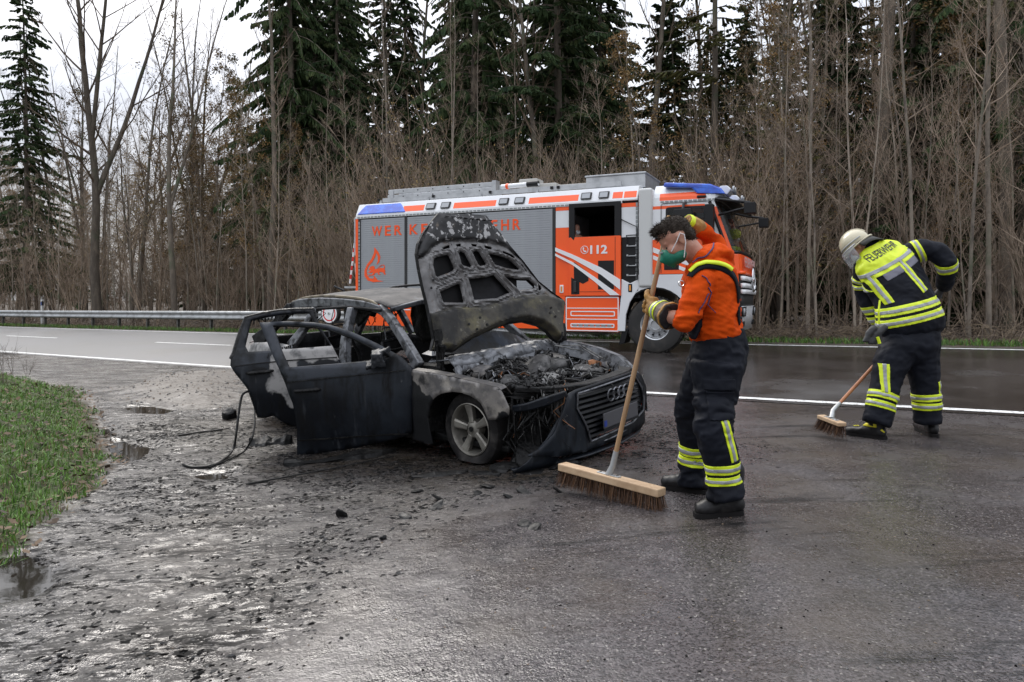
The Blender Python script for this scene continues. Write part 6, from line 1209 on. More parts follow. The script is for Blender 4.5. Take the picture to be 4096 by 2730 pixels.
# ---- brooms
wood = mat('broom_handle_wood', (.40, .25, .13), .55, layers=(((.27, .155, .075), 9, .42, .66, .6, (1, 1, .15)), ((.47, .33, .20), 30, .55, .75, .6, (1, 1, .1))), bump=(60, .1, .001)); wood_l = mat('broom_head_wood', (.48, .34, .21), .6, layers=(((.36, .235, .135), 12, .42, .66, .65, (.2, 1, 1)),), bump=(70, .15, .001)); wood_r = mat('red_brown_handle', (.36, .14, .055), .5, layers=(((.24, .085, .035), 12, .45, .66, .55),))
bris = mat('brown_bristles', (.075, .035, .016), .7, layers=(((.035, .016, .008), 60, .42, .62, .8),)); bris2 = mat('light_bristles', (.17, .085, .038), .7)
def broom(label, top, bot, eL, eR, zl, m_h, hw=.04, th=.045, bl=.10, seed=1, flare=.5, splay=(0, 0)):
    """head from eL to eR (points on its underside), bristles bl long"""
    base = np.array([(eL[0] + eR[0]) / 2, (eL[1] + eR[1]) / 2, gz((eL[0] + eR[0]) / 2, (eL[1] + eR[1]) / 2)])
    root = empty('broom', base, (0, 0, 0), label, 'broom', 'brooms'); eL, eR, top, bot = (np.asarray(q, float) - base for q in (eL, eR, top, bot))
    ax = unit(eR - eL); hd_ = unit(top - bot); sd = unit(np.cross(ax, [0, 0, 1.])); nrm = unit(np.cross(sd, ax)); nrm = nrm if nrm[2] > 0 else -nrm
    mb = MB(); mb.tube(np.linspace(bot, top, 6), [.0145, .015, .0155, .0155, .015, .0135], 12); mb.build('handle', m_h, root, smooth=True)
    Lh = np.linalg.norm(eR - eL); mb = MB(); Rm = np.c_[ax, sd, nrm]; mb.box((eL + eR) / 2 + nrm * th / 2, (Lh, hw * 2, th), Rm); mb.build('head', wood_l, root, bevel=.007)
    mb = MB(); c = (eL + eR) / 2 + nrm * th; j = bot; mb.tube([c, j, j + hd_ * .10], [.024, .02, .0175], 12); br_ = mb.build('socket', steel, root, smooth=True)
    mb = MB(); mb.box(c + nrm * .003, (.17, .035, .006), Rm); mb.build('bracket', steel, root, bevel=.003)
    for q in (-.065, .065): mb = MB(); mb.lathe([(.001, .010), (.008, .009), (.009, .004)], c + ax * q, nrm, 8); mb.build('screw', steel_dark, br_)
    r = np.random.default_rng(seed); mb = MB(); nT = int(Lh / .021)
    for i in range(nT):
        for w_ in (-.66, -.22, .22, .66):
            o = eL + ax * (Lh * (i + .5) / nT) + sd * hw * w_
            for k in range(13):
                a = r.normal(0, .0045, 2); p0 = o + ax * a[0] + sd * a[1]; out = ax * (a[0] * 3.6 * flare + r.normal(0, .007) + splay[0] * .12 + ((i + .5) / nT - .5) * .05) + sd * (a[1] * 3 + w_ * .018 + r.normal(0, .006) + splay[1] * .12)
                L_ = bl * r.uniform(.86, 1.05); p1 = p0 - nrm * L_ * .55 + out * .45; p2 = p0 - nrm * L_ + out; s_ = unit(r.normal(0, 1, 3)) * .0016; mb.mi = int(r.uniform() < .22)
                mb.add([p0 - s_, p0 + s_, p1 + s_ * .9, p1 - s_ * .9, p2], [(0, 1, 2, 3), (3, 2, 4)])
    tag(mb.build('bristles', [bris, bris2], root, fix=False), kind='stuff'); return root
eL, eR = at(1291, 1080, 4.62), at(1521, 1142, 4.06)
broom('wide wooden broom held by the man in the orange hoodie', br_top, br_bot, eL, eR, 0, wood, .042, .048, .115, 1)
tL, tR = at(1886, 962, 6.28), at(1936, 981, 5.98)
broom('smaller broom with reddish handle held by the man in the helmet', at(2160, 674, 6.55), at(1914, 944, 6.17), tL, tR, 0, wood_r, .04, .035, .12, 2, .9, (-.25, .1))

# ---- the man in the helmet, seen from behind
B2_ = on_ground(2080, 1004); B2_[2] = gz(*B2_[:2]); m2 = empty('person', B2_, (0, 0, 0), 'bent man in white helmet and dark jacket with yellow reflective stripes, sweeping', 'person')
def P2(x, y, d=6.2): return at(x, y, d) - B2_
q2 = K * 6.2 / F; gl2 = lambda x, y: (lambda q: np.array([q[0], q[1], gz(q[0], q[1])]) - B2_)(on_ground(x, y))
legR = ((2112, 790, 45, 6.17), (2119, 836, 37, 6.15), (2126, 885, 31, 6.14), (2130, 930, 30, 6.14), (2132, 972, 30, 6.14)); legL = ((2074, 790, 45, 6.13), (2047, 836, 40, 6.1), (2036, 880, 32, 6.07), (2026, 925, 31, 6.04), (2014, 974, 31, 6.02))
spine = ((2093, 742, 76, 6.17, .19), (2086, 715, 70, 6.19, .175), (2073, 680, 66, 6.24, .165), (2052, 640, 71, 6.32, .165), (2036, 605, 70, 6.38, .15), (2024, 583, 52, 6.42, .11))
h2c = P2(1972, 567, 6.50); f2 = unit([-.62, .45, -.62]); s2 = unit(np.cross([0, 0, 1], f2)); u2 = np.cross(f2, s2); u2 = u2 if u2[2] > 0 else -u2
bd = Skin(); p2h = head(bd, h2c, f2, u2, s2, 1.0, P2(2018, 592, 6.43)); bd.bone([P2(2018, 592, 6.43), P2(2040, 625, 6.36), P2(2090, 745, 6.2), P2(2092, 790, 6.16)], [(.1, .08), (.16, .1), (.15, .1), (.15, .1)])
for lg in (legR, legL): bd.bone([P2(x, y, d) for x, y, r_, d in lg[:-1]], [r_ * q2 * .5 for x, y, r_, d in lg[:-1]])
armR = ((2085, 588, 26, 6.42), (2118, 574, 25, 6.38), (2152, 578, 24, 6.32), (2173, 602, 23, 6.28), (2176, 632, 20, 6.35), (2170, 656, 17, 6.45)); armL = ((1990, 612, 26, 6.45), (1985, 645, 24, 6.52), (1992, 685, 22, 6.55), (2012, 725, 19, 6.5), (2040, 760, 16, 6.5))
for ar in (armR, armL): bd.bone([P2(x, y, d) for x, y, r_, d in ar], [r_ * q2 * .5 for x, y, r_, d in ar])
bd.skin('body', .011, 3, skin_c, m2); eyes(p2h, 1.0, m2)
tr = Skin(); tr.bone([P2(2093, 742, 6.17), P2(2094, 775, 6.16), P2(2093, 800, 6.15)], [(60 * q2, .15), (64 * q2, .165), (60 * q2, .17)], side=(1, 0, 0))
for lg in (legR, legL): tr.bone([P2(x, y, d) for x, y, r_, d in lg], [(r_ * q2 * .93, r_ * q2 * .9) for x, y, r_, d in lg], side=(1, 0, 0), caps=False)
t2 = tr.skin('trousers', .011, 4, navy, m2, wrinkle=folds(.008, (6, 6, 11), 27))
midx = P2(2083, 900, 6.1)[0]; kR = lambda c: (c[:, 0] > midx) & (c[:, 2] < .8); kL = lambda c: (c[:, 0] < midx) & (c[:, 2] < .8)
def lv2(lg, y0, y1): a = np.array(lg, float); f = lambda y: P2(np.interp(y, a[:, 1], a[:, 0]), y, np.interp(y, a[:, 1], a[:, 3])); return f(y0), f(y1)
for lg, k in ((legR, kR), (legL, kL)):
    for y0, y1 in ((904, 920), (924, 940)): double_band(t2, m2, *lv2(lg, y0, y1), k)
def stripe(src, par, a0, a1, wd, kp, lift=.004):
    ax = unit(a1 - a0); pr = unit(np.cross(ax, [0, 1, 0])); y = cut_band(src, 'reflective_stripe', hiviz, par, [(a0, -ax), (a1, ax), (a0 - pr * wd / 2, -pr), (a0 + pr * wd / 2, pr)], lift, kp)
    cut_band(src, 'grey_middle', reflex, y, [(a0, -ax), (a1, ax), (a0 - pr * wd * .17, -pr), (a0 + pr * wd * .17, pr)], lift * 1.9, kp); return y
stripe(t2, m2, P2(2040, 838, 5.95), P2(2036, 902, 5.95), .062, lambda c: (c[:, 1] < P2(2040, 838, 6.08)[1]) & (c[:, 0] < midx))
stripe(t2, m2, P2(2154, 876, 6.1), P2(2157, 903, 6.1), .05, lambda c: c[:, 0] > midx)
jk = Skin(); ax2 = unit(P2(2093, 742, 6.17) - P2(2036, 605, 6.38)); sd2 = unit(np.cross([0, 1, 0], ax2)); sd2 = sd2 if sd2[0] > 0 else -sd2
jk.bone([P2(x, y, d) for x, y, r_, d, b in spine], [(r_ * q2, b) for x, y, r_, d, b in spine], side=sd2)
for ar in (armR, armL): jk.bone([P2(x, y, d) for x, y, r_, d in ar], [r_ * q2 for x, y, r_, d in ar])
jk.bone([P2(2028, 590, 6.42), P2(2004, 572, 6.46)], [(.12, .1), (.10, .085)])
def fold_jk(p): return folds(.010, (6, 6, 10), 37)(p) * (.6 + .6 * sstep(.75, .6, p[:, 2] * 0 + .7))
j2 = jk.skin('jacket', .0105, 4, navy, m2, wrinkle=fold_jk)
sp = np.array([P2(x, y, d) for x, y, *_r, d, b in [(s_[0], s_[1], s_[3], s_[4]) for s_ in spine]]) if False else np.array([P2(s_[0], s_[1], s_[3]) for s_ in spine])
rowv = unit(P2(2168, 722, 6.17) - P2(2021, 759, 6.17)); dn = np.cross(rowv, [0, 1, 0]); dn = unit(dn if dn[2] < 0 else -dn)
torso = lambda c: (np.abs((c - sp[2]) @ rowv) < .34) & (c[:, 1] < sp[2][1] + .1) & ~((c @ rowv - P2(2112, 600, 6.3) @ rowv > 0) & ((c - P2(2112, 640, 6.3)) @ dn < 0))
def row(x, y): return P2(x, y, 6.2)
for (xa, ya), (xb, yb) in (((2048, 703), (2052, 722)), ((2054, 728), (2058, 746))):
    double_band(j2, m2, row(xa, ya), row(xa, ya) + dn * ((row(xb, yb) - row(xa, ya)) @ dn), lambda c: (np.abs((c - sp[0]) @ rowv) < .36) & (c[:, 2] < P2(2090, 660, 6.2)[2] + .02))
rv2 = unit(P2(2098, 560, 6.35) - P2(1978, 628, 6.35)); dn2 = np.cross(rv2, [0, 1, 0]); dn2 = unit(dn2 if dn2[2] < 0 else -dn2); T0 = P2(2030, 576, 6.3)
back = lambda c: (c[:, 1] < P2(2030, 600, 6.44)[1]) & (((c - P2(2096, 575, 6.3)) @ rv2) < .0) & (((c - P2(1972, 630, 6.3)) @ rv2) > -.02)
yk = cut_band(j2, 'yellow_yoke', hiviz, m2, [(T0 - dn2 * .075, -dn2), (T0 + dn2 * .165, dn2)], .004, back)
cut_band(j2, 'grey_middle', reflex, yk, [(T0 + dn2 * .105, -dn2), (T0 + dn2 * .135, dn2)], .0075, back)
cut_band(j2, 'grey_panel', mat('grey_panel', (.13, .13, .16), .6), m2, [(T0 + dn2 * .165, -dn2), (T0 + dn2 * .225, dn2), (P2(2008, 625, 6.3), -rv2), (P2(2094, 585, 6.3), rv2)], .003, lambda c: c[:, 1] < P2(2030, 600, 6.44)[1])
for x0, y0, x1, y1 in ((2017, 633, 2046, 698), (2083, 597, 2124, 670)): stripe(j2, m2, P2(x0, y0, 6.1), P2(x1, y1, 6.1), .066, lambda c: (c[:, 1] < P2(2060, 640, 6.32)[1]))
def sleeve_band(ar, t0, t1, keep):
    a = np.array(ar, float); tt = np.linspace(0, 1, len(a)); f = lambda t: P2(np.interp(t, tt, a[:, 0]), np.interp(t, tt, a[:, 1]), np.interp(t, tt, a[:, 3])); double_band(j2, m2, f(t0), f(t1), keep)
sleeve_band(armR, .10, .19, lambda c: (c[:, 0] > P2(2085, 580, 6.3)[0]) & (c[:, 2] > P2(2100, 622, 6.3)[2])); sleeve_band(armR, .60, .72, lambda c: (c[:, 0] > P2(2140, 600, 6.3)[0])); 
for t0, t1 in ((.20, .26), (.29, .35)): sleeve_band(armL, t0, t1, lambda c: (c[:, 0] < P2(1994, 640, 6.4)[0]) & (c[:, 2] > P2(1990, 672, 6.4)[2]) & (c[:, 1] < P2(1990, 640, 6.62)[1]))
me = text_mesh('FEUERWEHR', 1, 0, .01); A0, A1 = P2(1992, 604, 6.33), P2(2067, 564, 6.28); hv = A1 - A0; vv = -dn2 * .062
fit_text(me, Matrix(((hv[0], vv[0], 0, A0[0]), (0, 0, 0, A0[1]), (hv[2], vv[2], 0, A0[2]), (0, 0, 0, 1))))
bm = bmesh.new(); bm.from_mesh(me); bmesh.ops.triangulate(bm, faces=bm.faces); bmesh.ops.subdivide_edges(bm, edges=[e for e in bm.edges if e.calc_length() > .012], cuts=1); tj = surf(j2)
for v in bm.verts:
    hit = tj.ray_cast(v.co - Vector((0, .6, 0)), Vector((0, 1, 0)))
    v.co = hit[0] + Vector((0, -.013, 0)) if hit[0] else Vector(v.co)
bm.to_mesh(me); bm.free(); link('lettering', me, yk, mat('dark_print', (.02, .022, .03), .6))
# helmet, visor, neck leather, gloves
hl = Skin(); hk = mat('helmet_ivory', (.52, .47, .33), .35, coat=.4, layers=(((.40, .35, .23), 7, .5, .7, .4), ((.16, .15, .13), 22, .66, .74, .5)))
hcen = p2h(.0, .045); ell(hl, hcen, (f2, s2, u2), (.132, .112, .118), 28); hlm = hl.skin('helmet', .006, 2, hk, m2)
bm = bmesh.new(); bm.from_mesh(hlm.data); bmesh.ops.bisect_plane(bm, geom=bm.verts[:] + bm.edges[:] + bm.faces[:], plane_co=Vector(p2h(0, .005)), plane_no=Vector(-u2 * 1.0 + f2 * .05), clear_outer=True); bm.to_mesh(hlm.data); bm.free(); md = hlm.modifiers.new('solid', 'SOLIDIFY'); md.thickness = .006
mb = MB(); tt = np.linspace(-.55, 2.9, 20); mb.tube([hcen + f2 * .133 * math.cos(t) + u2 * .119 * math.sin(t) for t in tt], .009, 6); mb.build('crest', hk, hlm, smooth=True)
mb = MB(); tt = np.linspace(-2.2, 2.2, 24); mb.tube([hcen + f2 * .136 * math.cos(t) + s2 * .116 * math.sin(t) + u2 * .006 for t in tt], .008, 6, flat=.5); mb.build('reflective_band', reflex, hlm)
rim = [hcen + f2 * .15 * math.cos(t) + s2 * .13 * math.sin(t) - u2 * (.045 + .012 * math.cos(t)) for t in np.linspace(0, 6.283, 41)]; mb = MB(); mb.tube(rim, .008, 6, cap=False); mb.build('rim', hk, hlm, smooth=True)
mb = MB(); tt = np.linspace(-2.0, 2.0, 24); mb.tube([hcen + f2 * .155 * math.cos(t * .8) + s2 * .135 * math.sin(t * .8) - u2 * .03 for t in tt], .007, 6); mb.build('visor_rail', alu, hlm)
vis = bpy.data.materials.new('clear_visor'); vis.use_nodes = True; vb = vis.node_tree.nodes['Principled BSDF']; vb.inputs['Base Color'].default_value = (.45, .47, .50, 1); vb.inputs['Roughness'].default_value = .06; vb.inputs['Alpha'].default_value = .26
A_ = [hcen + f2 * .165 * math.cos(t) + s2 * .142 * math.sin(t) - u2 * .035 for t in np.linspace(-1.45, 1.45, 20)]; B_ = [hcen + f2 * (.18 * math.cos(t)) + s2 * .142 * math.sin(t) - u2 * .165 for t in np.linspace(-1.4, 1.4, 20)]; mb = MB(); mb.strip(A_, B_); mb.build('visor', vis, hlm, solid=.003, smooth=2)
A_ = [hcen - f2 * .135 * math.cos(t) + s2 * .125 * math.sin(t) - u2 * .03 for t in np.linspace(-1.4, 1.4, 18)]; B_ = [hcen - f2 * (.20 * math.cos(t) + .0) + s2 * .15 * math.sin(t) - u2 * (.115 + .02 * math.cos(3 * t)) for t in np.linspace(-1.3, 1.3, 18)]; mb = MB(); mb.strip(A_, B_); mb.build('neck_leather', mat('neck_leather', (.022, .022, .018), .6, layers=(((.05, .048, .04), 12, .5, .7, .6),)), hlm, solid=.006, smooth=2)
mk = Skin(); ell(mk, p2h(.075, -.068), (f2, s2, u2), (.045, .055, .055)); mk.skin('face_mask', .008, 2, mask_w, m2)
glove_k = mat('black_glove', (.012, .012, .013), .6, layers=(((.03, .03, .03), 20, .5, .7, .6),)); t_, b_ = at(2160, 674, 6.55) - B2_, at(1914, 944, 6.17) - B2_; rdv = unit(t_ - b_)
for t, wv in ((.955, P2(2171, 655, 6.46)), (.60, P2(2040, 762, 6.5))):
    g = Skin(); rp_ = b_ + (t_ - b_) * t; grip(g, rp_, rdv, unit(wv - rp_), wv, .0135, .015); g.skin('glove', .007, 3, glove_k, m2)
gv = Skin()
for x, y, dx in ((1996, 767, 0), (2010, 772, 1), (2020, 766, 2)):
    a = P2(x + 12, y - 12, 6.0); gv.bone([a, P2(x, y, 5.99), P2(x - 6 + 3 * dx, y + 12, 5.98)], [.03, .028, .018], n=10)
    for k in range(3): gv.bone([P2(x, y, 5.99), P2(x - 12 + 7 * k, y + 18, 5.97)], [.016, .012], n=8)
gv.skin('spare_gloves', .008, 2, [glove_k], m2, wrinkle=lambda p: .006 * (fbm(p * 30, 2, 4) - .5)); mb = MB(); mb.tube([P2(2022, 690, 6.0), P2(2019, 715, 5.98), P2(2020, 745, 5.98)], .008, 6); mb.tube([P2(2016, 775, 5.96), P2(2021, 790, 5.96)], .014, 6); mb.build('glove_strap', hiviz, m2)
yel = mat('yellow_boot_patch', (.62, .55, .02), .5)
lb = [gl2(2022, 1009), gl2(1995, 1006), gl2(1965, 1002), gl2(1946, 999)]; bo1 = boot(m2, lb, .052, 0, np.cross([0, 0, 1], unit(lb[-1] - lb[0]))); rb_ = [gl2(2142, 1003), gl2(2130, 997), gl2(2118, 990), gl2(2108, 985)]; boot(m2, rb_, .052, 0, np.cross([0, 0, 1], unit(rb_[-1] - rb_[0])))
tb = surf(bo1); fw = unit(lb[-1] - lb[0]); strap('yellow_patch', [lb[0] + fw * .05 + [0, -.1, .13], lb[0] + fw * .12 + [0, -.06, .13], lb[0] + fw * .16 + [0, 0, .12]], .05, yel, tb, bo1, .003, n=12); strap('yellow_patch', [lb[0] + fw * .0 + [0, -.1, .10], lb[0] + fw * .03 + [0, -.1, .07]], .035, yel, tb, bo1, .003, n=8)
for k in range(3): strap('yellow_bar', [lb[0] + fw * (.20 + .018 * k) + [0, -.06, .08], lb[0] + fw * (.21 + .018 * k) + [0, 0, .10]], .006, yel, tb, bo1, .003, n=8)

# ---- the crew in the fire engine
def crew(label, S_, w_, zh, f, col_shoulder, helmet, mask_):
    o3 = T_O + T_t * S_ + T_n * w_ + np.array([0, 0, zh]); rt = empty('person', o3 - np.array([0, 0, .75]), (0, 0, 0), label, 'person'); c = np.array([0, 0, .75]); f = unit(f); s_ = unit(np.cross([0, 0, 1], f)); u_ = np.cross(f, s_); u_ = u_ if u_[2] > 0 else -u_
    b = Skin(); p = head(b, c, f, u_, s_, 1.0, c - [0, 0, .17]); b.bone([c - [0, 0, .2], c - [0, 0, .7]], [(.19, .11), (.18, .12)], side=s_); b.skin('body', .012, 3, skin_c, rt)
    k = Skin(); k.bone([c - [0, 0, .19], c - [0, 0, .28], c - [0, 0, .72]], [(.10, .08), (.22, .13), (.21, .14)], side=s_)
    for q in (-1, 1): k.bone([c - [0, 0, .25] + s_ * .2 * q, c - [0, 0, .5] + s_ * .24 * q, c - [0, 0, .56] + f * .25 + s_ * .16 * q], [.07, .06, .05])
    jo = k.skin('jacket', .014, 3, col_shoulder, rt, wrinkle=folds(.006, (9, 9, 9), 3)); 
    cut_band(jo, 'reflective_stripe', hiviz, rt, [(c - [0, 0, .22], (0, 0, 1)), (c - [0, 0, .31], (0, 0, -1))], .004)
    if helmet: h = Skin(); ell(h, p(-.005, .05), (f, s_, u_), (.145, .125, .13)); h.skin('helmet', .01, 2, hiviz, rt)
    else: h = Skin(); ell(h, p(-.02, .05), (f, s_, u_), (.098, .08, .088)); h.skin('hair', .009, 2, hair_c, rt)
    if mask_: h = Skin(); ell(h, p(.078, -.068), (f, s_, u_), (.042, .056, .055)); h.skin('face_mask', .009, 2, mask_w, rt)
crew('masked crew member looking out of the rear cabin window of the fire engine', 5.56, .40, 2.63, np.array([.45, -.85, -.05]), red_m, False, True)
def T_at(x, y, w_):
    r = ray(x, y); O = T_O + T_n * w_ - np.array([0, 0, CAMZ]); d = (T_n @ O) / (T_n @ r); p = np.array([0, 0, CAMZ]) + r * d - T_O; return float(p @ T_t), float(p[2])
s_, z_ = T_at(2450 + .4145 * 1175, 700 + .4145 * 585, 1.75); crew('driver in yellow helmet behind the fire engine windscreen', s_, 1.75, z_ - .03, np.array([.9, -.4, -.05]), navy, True, True)
# ------------------------------------------------------------------ what lies on the ground round the car
r = np.random.default_rng(77)
def on_g(x, y, dz=.0): q = on_ground(x, y); return np.array([q[0], q[1], float(terrain(np.array([[q[0], q[1]]]))[0]) + dz])
def path_thing(name, label, cat, pts, rad, m_, n=40, taper=None):
    p = np.array(pts, float); t = np.linspace(0, 1, len(p)); tt = np.linspace(0, 1, n); q = np.c_[[np.interp(tt, t, p[:, k]) for k in range(3)]].T
    for _ in range(3): q[1:-1] = (q[:-2] + q[1:-1] * 2 + q[2:]) / 4
    mb = MB(); mb.tube(q, np.linspace(rad, rad * (taper or 1), n), 7); return tag(mb.build(name, m_, None, smooth=True), label, cat)
rdw = np.array(CAR_M @ Vector(rf(np.array([[.83, .60]]))[0])); rdw2 = np.array(CAR_M @ Vector(rf(np.array([[.79, .42]]))[0]))
dd_ = rdw[1]
path_thing('burnt_cable', 'black cable hanging in a long loop from the rear door down to the wet ground', 'cable', [rdw, at(556, 905, dd_ - .05), at(549, 945, dd_ - .1), at(544, 990, dd_ - .25), on_g(538, 1040, .02), on_g(505, 1068, .012), on_g(470, 1076, .012), on_g(435, 1076, .012), on_g(421, 1069, .01)], .011, char)
path_thing('burnt_cable', 'shorter black cable hanging beside the long cable loop under the rear door', 'cable', [rdw2, at(586, 975, dd_ - .15), at(580, 1008, dd_ - .3), on_g(562, 1042, .015), on_g(520, 1062, .012), on_g(480, 1076, .012)], .008, char)
path_thing('burnt_rod', 'thin charred rod lying on the ground in front of the open front door', 'rod', [on_g(566, 1117, .012), on_g(660, 1100, .015), on_g(760, 1082, .016), on_g(905, 1052, .014)], .009, char, taper=.6)
path_thing('burnt_rod', 'short black strip on the mud left of the cable loop', 'rod', [on_g(410, 1003, .008), on_g(450, 997, .01), on_g(512, 988, .008)], .008, char)
def heap(name, label, cat, c, s_, n, seed, th=.5):
    """a low pile of flat charred pieces stuck together"""
    q = np.random.default_rng(seed); mb = MB()
    for i in range(n):
        a = q.uniform(-1, 1, 2); x, y = c[0] + a[0] * s_[0], c[1] + a[1] * s_[1]; z = gz(x, y) + q.uniform(0, 1) ** 1.5 * s_[2] * (1 - min(1, np.hypot(*a)) * .6); L_ = q.uniform(.02, .075)
        mb.box((x, y, z + .006), (L_ * q.uniform(.8, 2.2), L_, L_ * q.uniform(.12, th)), np.array(Euler((q.normal(0, .35), q.normal(0, .35), q.uniform(0, 3.1))).to_matrix()), taper=q.uniform(.5, 1))
    o = mb.build(name, char, None); o['kind'] = 'thing'; return tag(o, label, cat)
def slab_heap(name, label, cat, p0, p1, wd, hgt, seed):
    p0, p1 = np.asarray(p0), np.asarray(p1); q = np.random.default_rng(seed); n = 60; tt = np.linspace(0, 1, n); vs = []; fq = lambda t, j: float(fbm(np.array([[t * 3.4, j * 1.7 + seed]]), 3, seed, .6)[0])
    for t in tt:
        c = p0 + (p1 - p0) * t; d = unit((p1 - p0) * [1, 1, 0]); s_ = np.array([-d[1], d[0], 0]); w_ = wd * (.2 + 1.5 * fq(t, 1)) * (1 - .8 * abs(2 * t - 1) ** 4); h = hgt * (1.9 * fq(t, 2))
        for a, b in ((-1, -.3), (-.8, .2 + .6 * fq(t, 3)), (-.3, .3 + 1.1 * fq(t, 4)), (.3, .3 + 1.1 * fq(t, 5)), (.8, .2 + .6 * fq(t, 6)), (1, -.3)): x, y = (c + s_ * a * w_ * (.5 + fq(t, 7 + int(a * 5))))[:2]; vs.append((x, y, gz(x, y) + b * h))
    fs = [(i * 6 + k, i * 6 + k + 1, (i + 1) * 6 + k + 1, (i + 1) * 6 + k) for i in range(n - 1) for k in range(5)]; mb = MB(); mb.add(vs, fs); return tag(mb.build(name, char, None), label, cat)
slab_heap('charred_strip', 'long charred strip of melted trim on the ground below the front door', 'debris', on_g(652, 1072), on_g(910, 1038), .075, .045, 1)
slab_heap('charred_heap', 'crumpled black heap on the ground under the rear door near the cables', 'debris', on_g(572, 1022), on_g(672, 1016), .13, .07, 2)
slab_heap('charred_strip', 'flat black crust in front of the burnt front wheel', 'debris', on_g(945, 1098), on_g(1075, 1084), .10, .022, 3)
slab_heap('charred_strip', 'flat black crust just left of the hanging bumper corner', 'debris', on_g(1080, 1086), on_g(1150, 1092), .06, .02, 4)
def lump_thing(name, label, cat, c, s_, seed, amp=.45): return tag(lump(name, np.asarray(c) + [0, 0, s_[2] * .5], s_, char, seed, amp, None), label, cat)
lump_thing('charred_lump', 'round charred lump on the mud left of the rear door', 'debris', on_g(526, 962), (.075, .07, .075), 5)
lump_thing('charred_lump', 'small black lump on the wet ground far in front of the open doors', 'debris', on_g(880, 1240), (.02, .018, .012), 6)
for i, (x, y) in enumerate(((1205, 1133), (1285, 1131), (1382, 1108), (1205, 1208), (1168, 1142), (1100, 1134), (1000, 1170), (930, 1190), (1228, 1214), (1010, 1148), (958, 1130), (785, 1188), (1120, 1120))):
    q = on_g(x, y); o = lump('charred_shard', (q[0], q[1], q[2] + .006), (r.uniform(.035, .07), r.uniform(.025, .045), .009), char, 60 + i, .5, None); tag(o, 'flat charred shard on the ground in front of the burnt car', 'debris', 'charred shards in front of the car')
# crumbs, clods and pebbles that nobody could count
def crumbs(name, pts, s0, s1, mats, flat=.35, seed=1, stretch=1.0, ang=None, sink=.3, clump=0):
    q = np.random.default_rng(seed)
    if clump: pts = np.concatenate([pts] + [pts[q.uniform(0, 1, len(pts)) < .5] for _ in range(clump)]); pts = pts + np.abs(q.normal(0, 1, (len(pts), 1))) ** .5 * q.normal(0, .022, pts.shape) * [1.5, 1]
    z = terrain(pts); n = len(pts); vs = []; fs = []; mi = []
    base = np.array([(1, 0, 0), (-1, 0, 0), (0, 1, 0), (0, -1, 0), (0, 0, 1), (0, 0, -1)], float); tri = ((0, 2, 4), (2, 1, 4), (1, 3, 4), (3, 0, 4), (2, 0, 5), (1, 2, 5), (3, 1, 5), (0, 3, 5))
    S = q.uniform(0, 1, n) ** 2.2 * (s1 - s0) + s0
    for i in range(n):
        a = q.uniform(0, 6.28) if ang is None else ang + q.normal(0, .35); c, s_ = math.cos(a), math.sin(a); k = q.uniform(.55, 1.2, (6, 1)); b = base * k * S[i] * [stretch * q.uniform(.8, 1.3), q.uniform(.6, 1), flat * q.uniform(.6, 1.3)]
        b = np.c_[b[:, 0] * c - b[:, 1] * s_, b[:, 0] * s_ + b[:, 1] * c, b[:, 2]] + [pts[i, 0], pts[i, 1], z[i] + S[i] * flat * sink]; o = len(vs); vs.extend(map(tuple, b)); fs.extend(tuple(j + o for j in t) for t in tri); mi.extend([int(q.integers(0, len(mats)))] * 8)
    me = bpy.data.meshes.new(name); me.from_pydata(vs, [], fs); me.polygons.foreach_set('material_index', np.array(mi, np.int32)); me.update(); return tag(link(name, me, None, mats), kind='stuff')
mud_m = mat('mud_clod', (.011, .0105, .010), .35, spec=.35, layers=(((.03, .027, .024), 30, .5, .7, .3),)); mud_d = mat('peat_black', (.0045, .0043, .004), .9, spec=.05); soot_k = mat('soot_black', (.004, .004, .0042), .8, spec=.1); peb = mat('pebble_grey', (.10, .095, .09), .5, rnd=0, layers=(((.05, .046, .042), 6, .4, .65, .45),)); peb2 = mat('pebble_pale', (.24, .22, .19), .5); peb3 = mat('pebble_brown', (.13, .09, .055), .5)
box_pts = lambda n, x0, x1, y0, y1: np.c_[r.uniform(x0, x1, n), r.uniform(y0, y1, n)]
p = box_pts(30000, -5, 1.2, 2.2, 8); md = mud_mask(p); k = (r.uniform(0, 1, len(p)) < md * (.15 + .85 * (fbm(p * 2.2, 3, 33) > .52))) & (poly_sd(p, BANK) < -.05); p = p[k][:3000]
crumbs('mud_clods', p, .003, .0125, [mud_d, mud_m, mud_d], .42, 2, 1.7, .55, clump=7)
p = box_pts(40000, -4.5, 2.2, 2.6, 8.5); d_ = poly_sd(p, carp); k = r.uniform(0, 1, len(p)) < (np.clip(1 + d_ / 1.5, 0, 1) ** 2 + .25 * mud_mask(p)) * (.12 + .88 * (fbm(p * 3, 4, 35) > .53)) * (poly_sd(p, BANK) < -.05); p = p[k][:11000]
crumbs('soot_flakes', p, .003, .021, [char, soot_k, soot_k], .2, 3, 1.4, clump=2)
p = box_pts(9000, -3, 5, 2.0, 7.5); k = (r.uniform(0, 1, len(p)) < (1 - .6 * mud_mask(p)) * np.clip(3.2 / np.hypot(p[:, 0], p[:, 1]), .1, 1)) & (poly_sd(p, BANK) < -.1); p = p[k][:4200]
crumbs('pebbles', p, .0025, .0085, [peb, peb, peb3, mud_d], .55, 4)
p = box_pts(2600, -6.5, -1.5, 8, 13); k = poly_sd(p, np.array(HUMP)) > -.4; p = p[k][:1200]; 
if len(p): crumbs('gravel', p, .006, .028, [peb, peb3, mud_m], .5, 5)
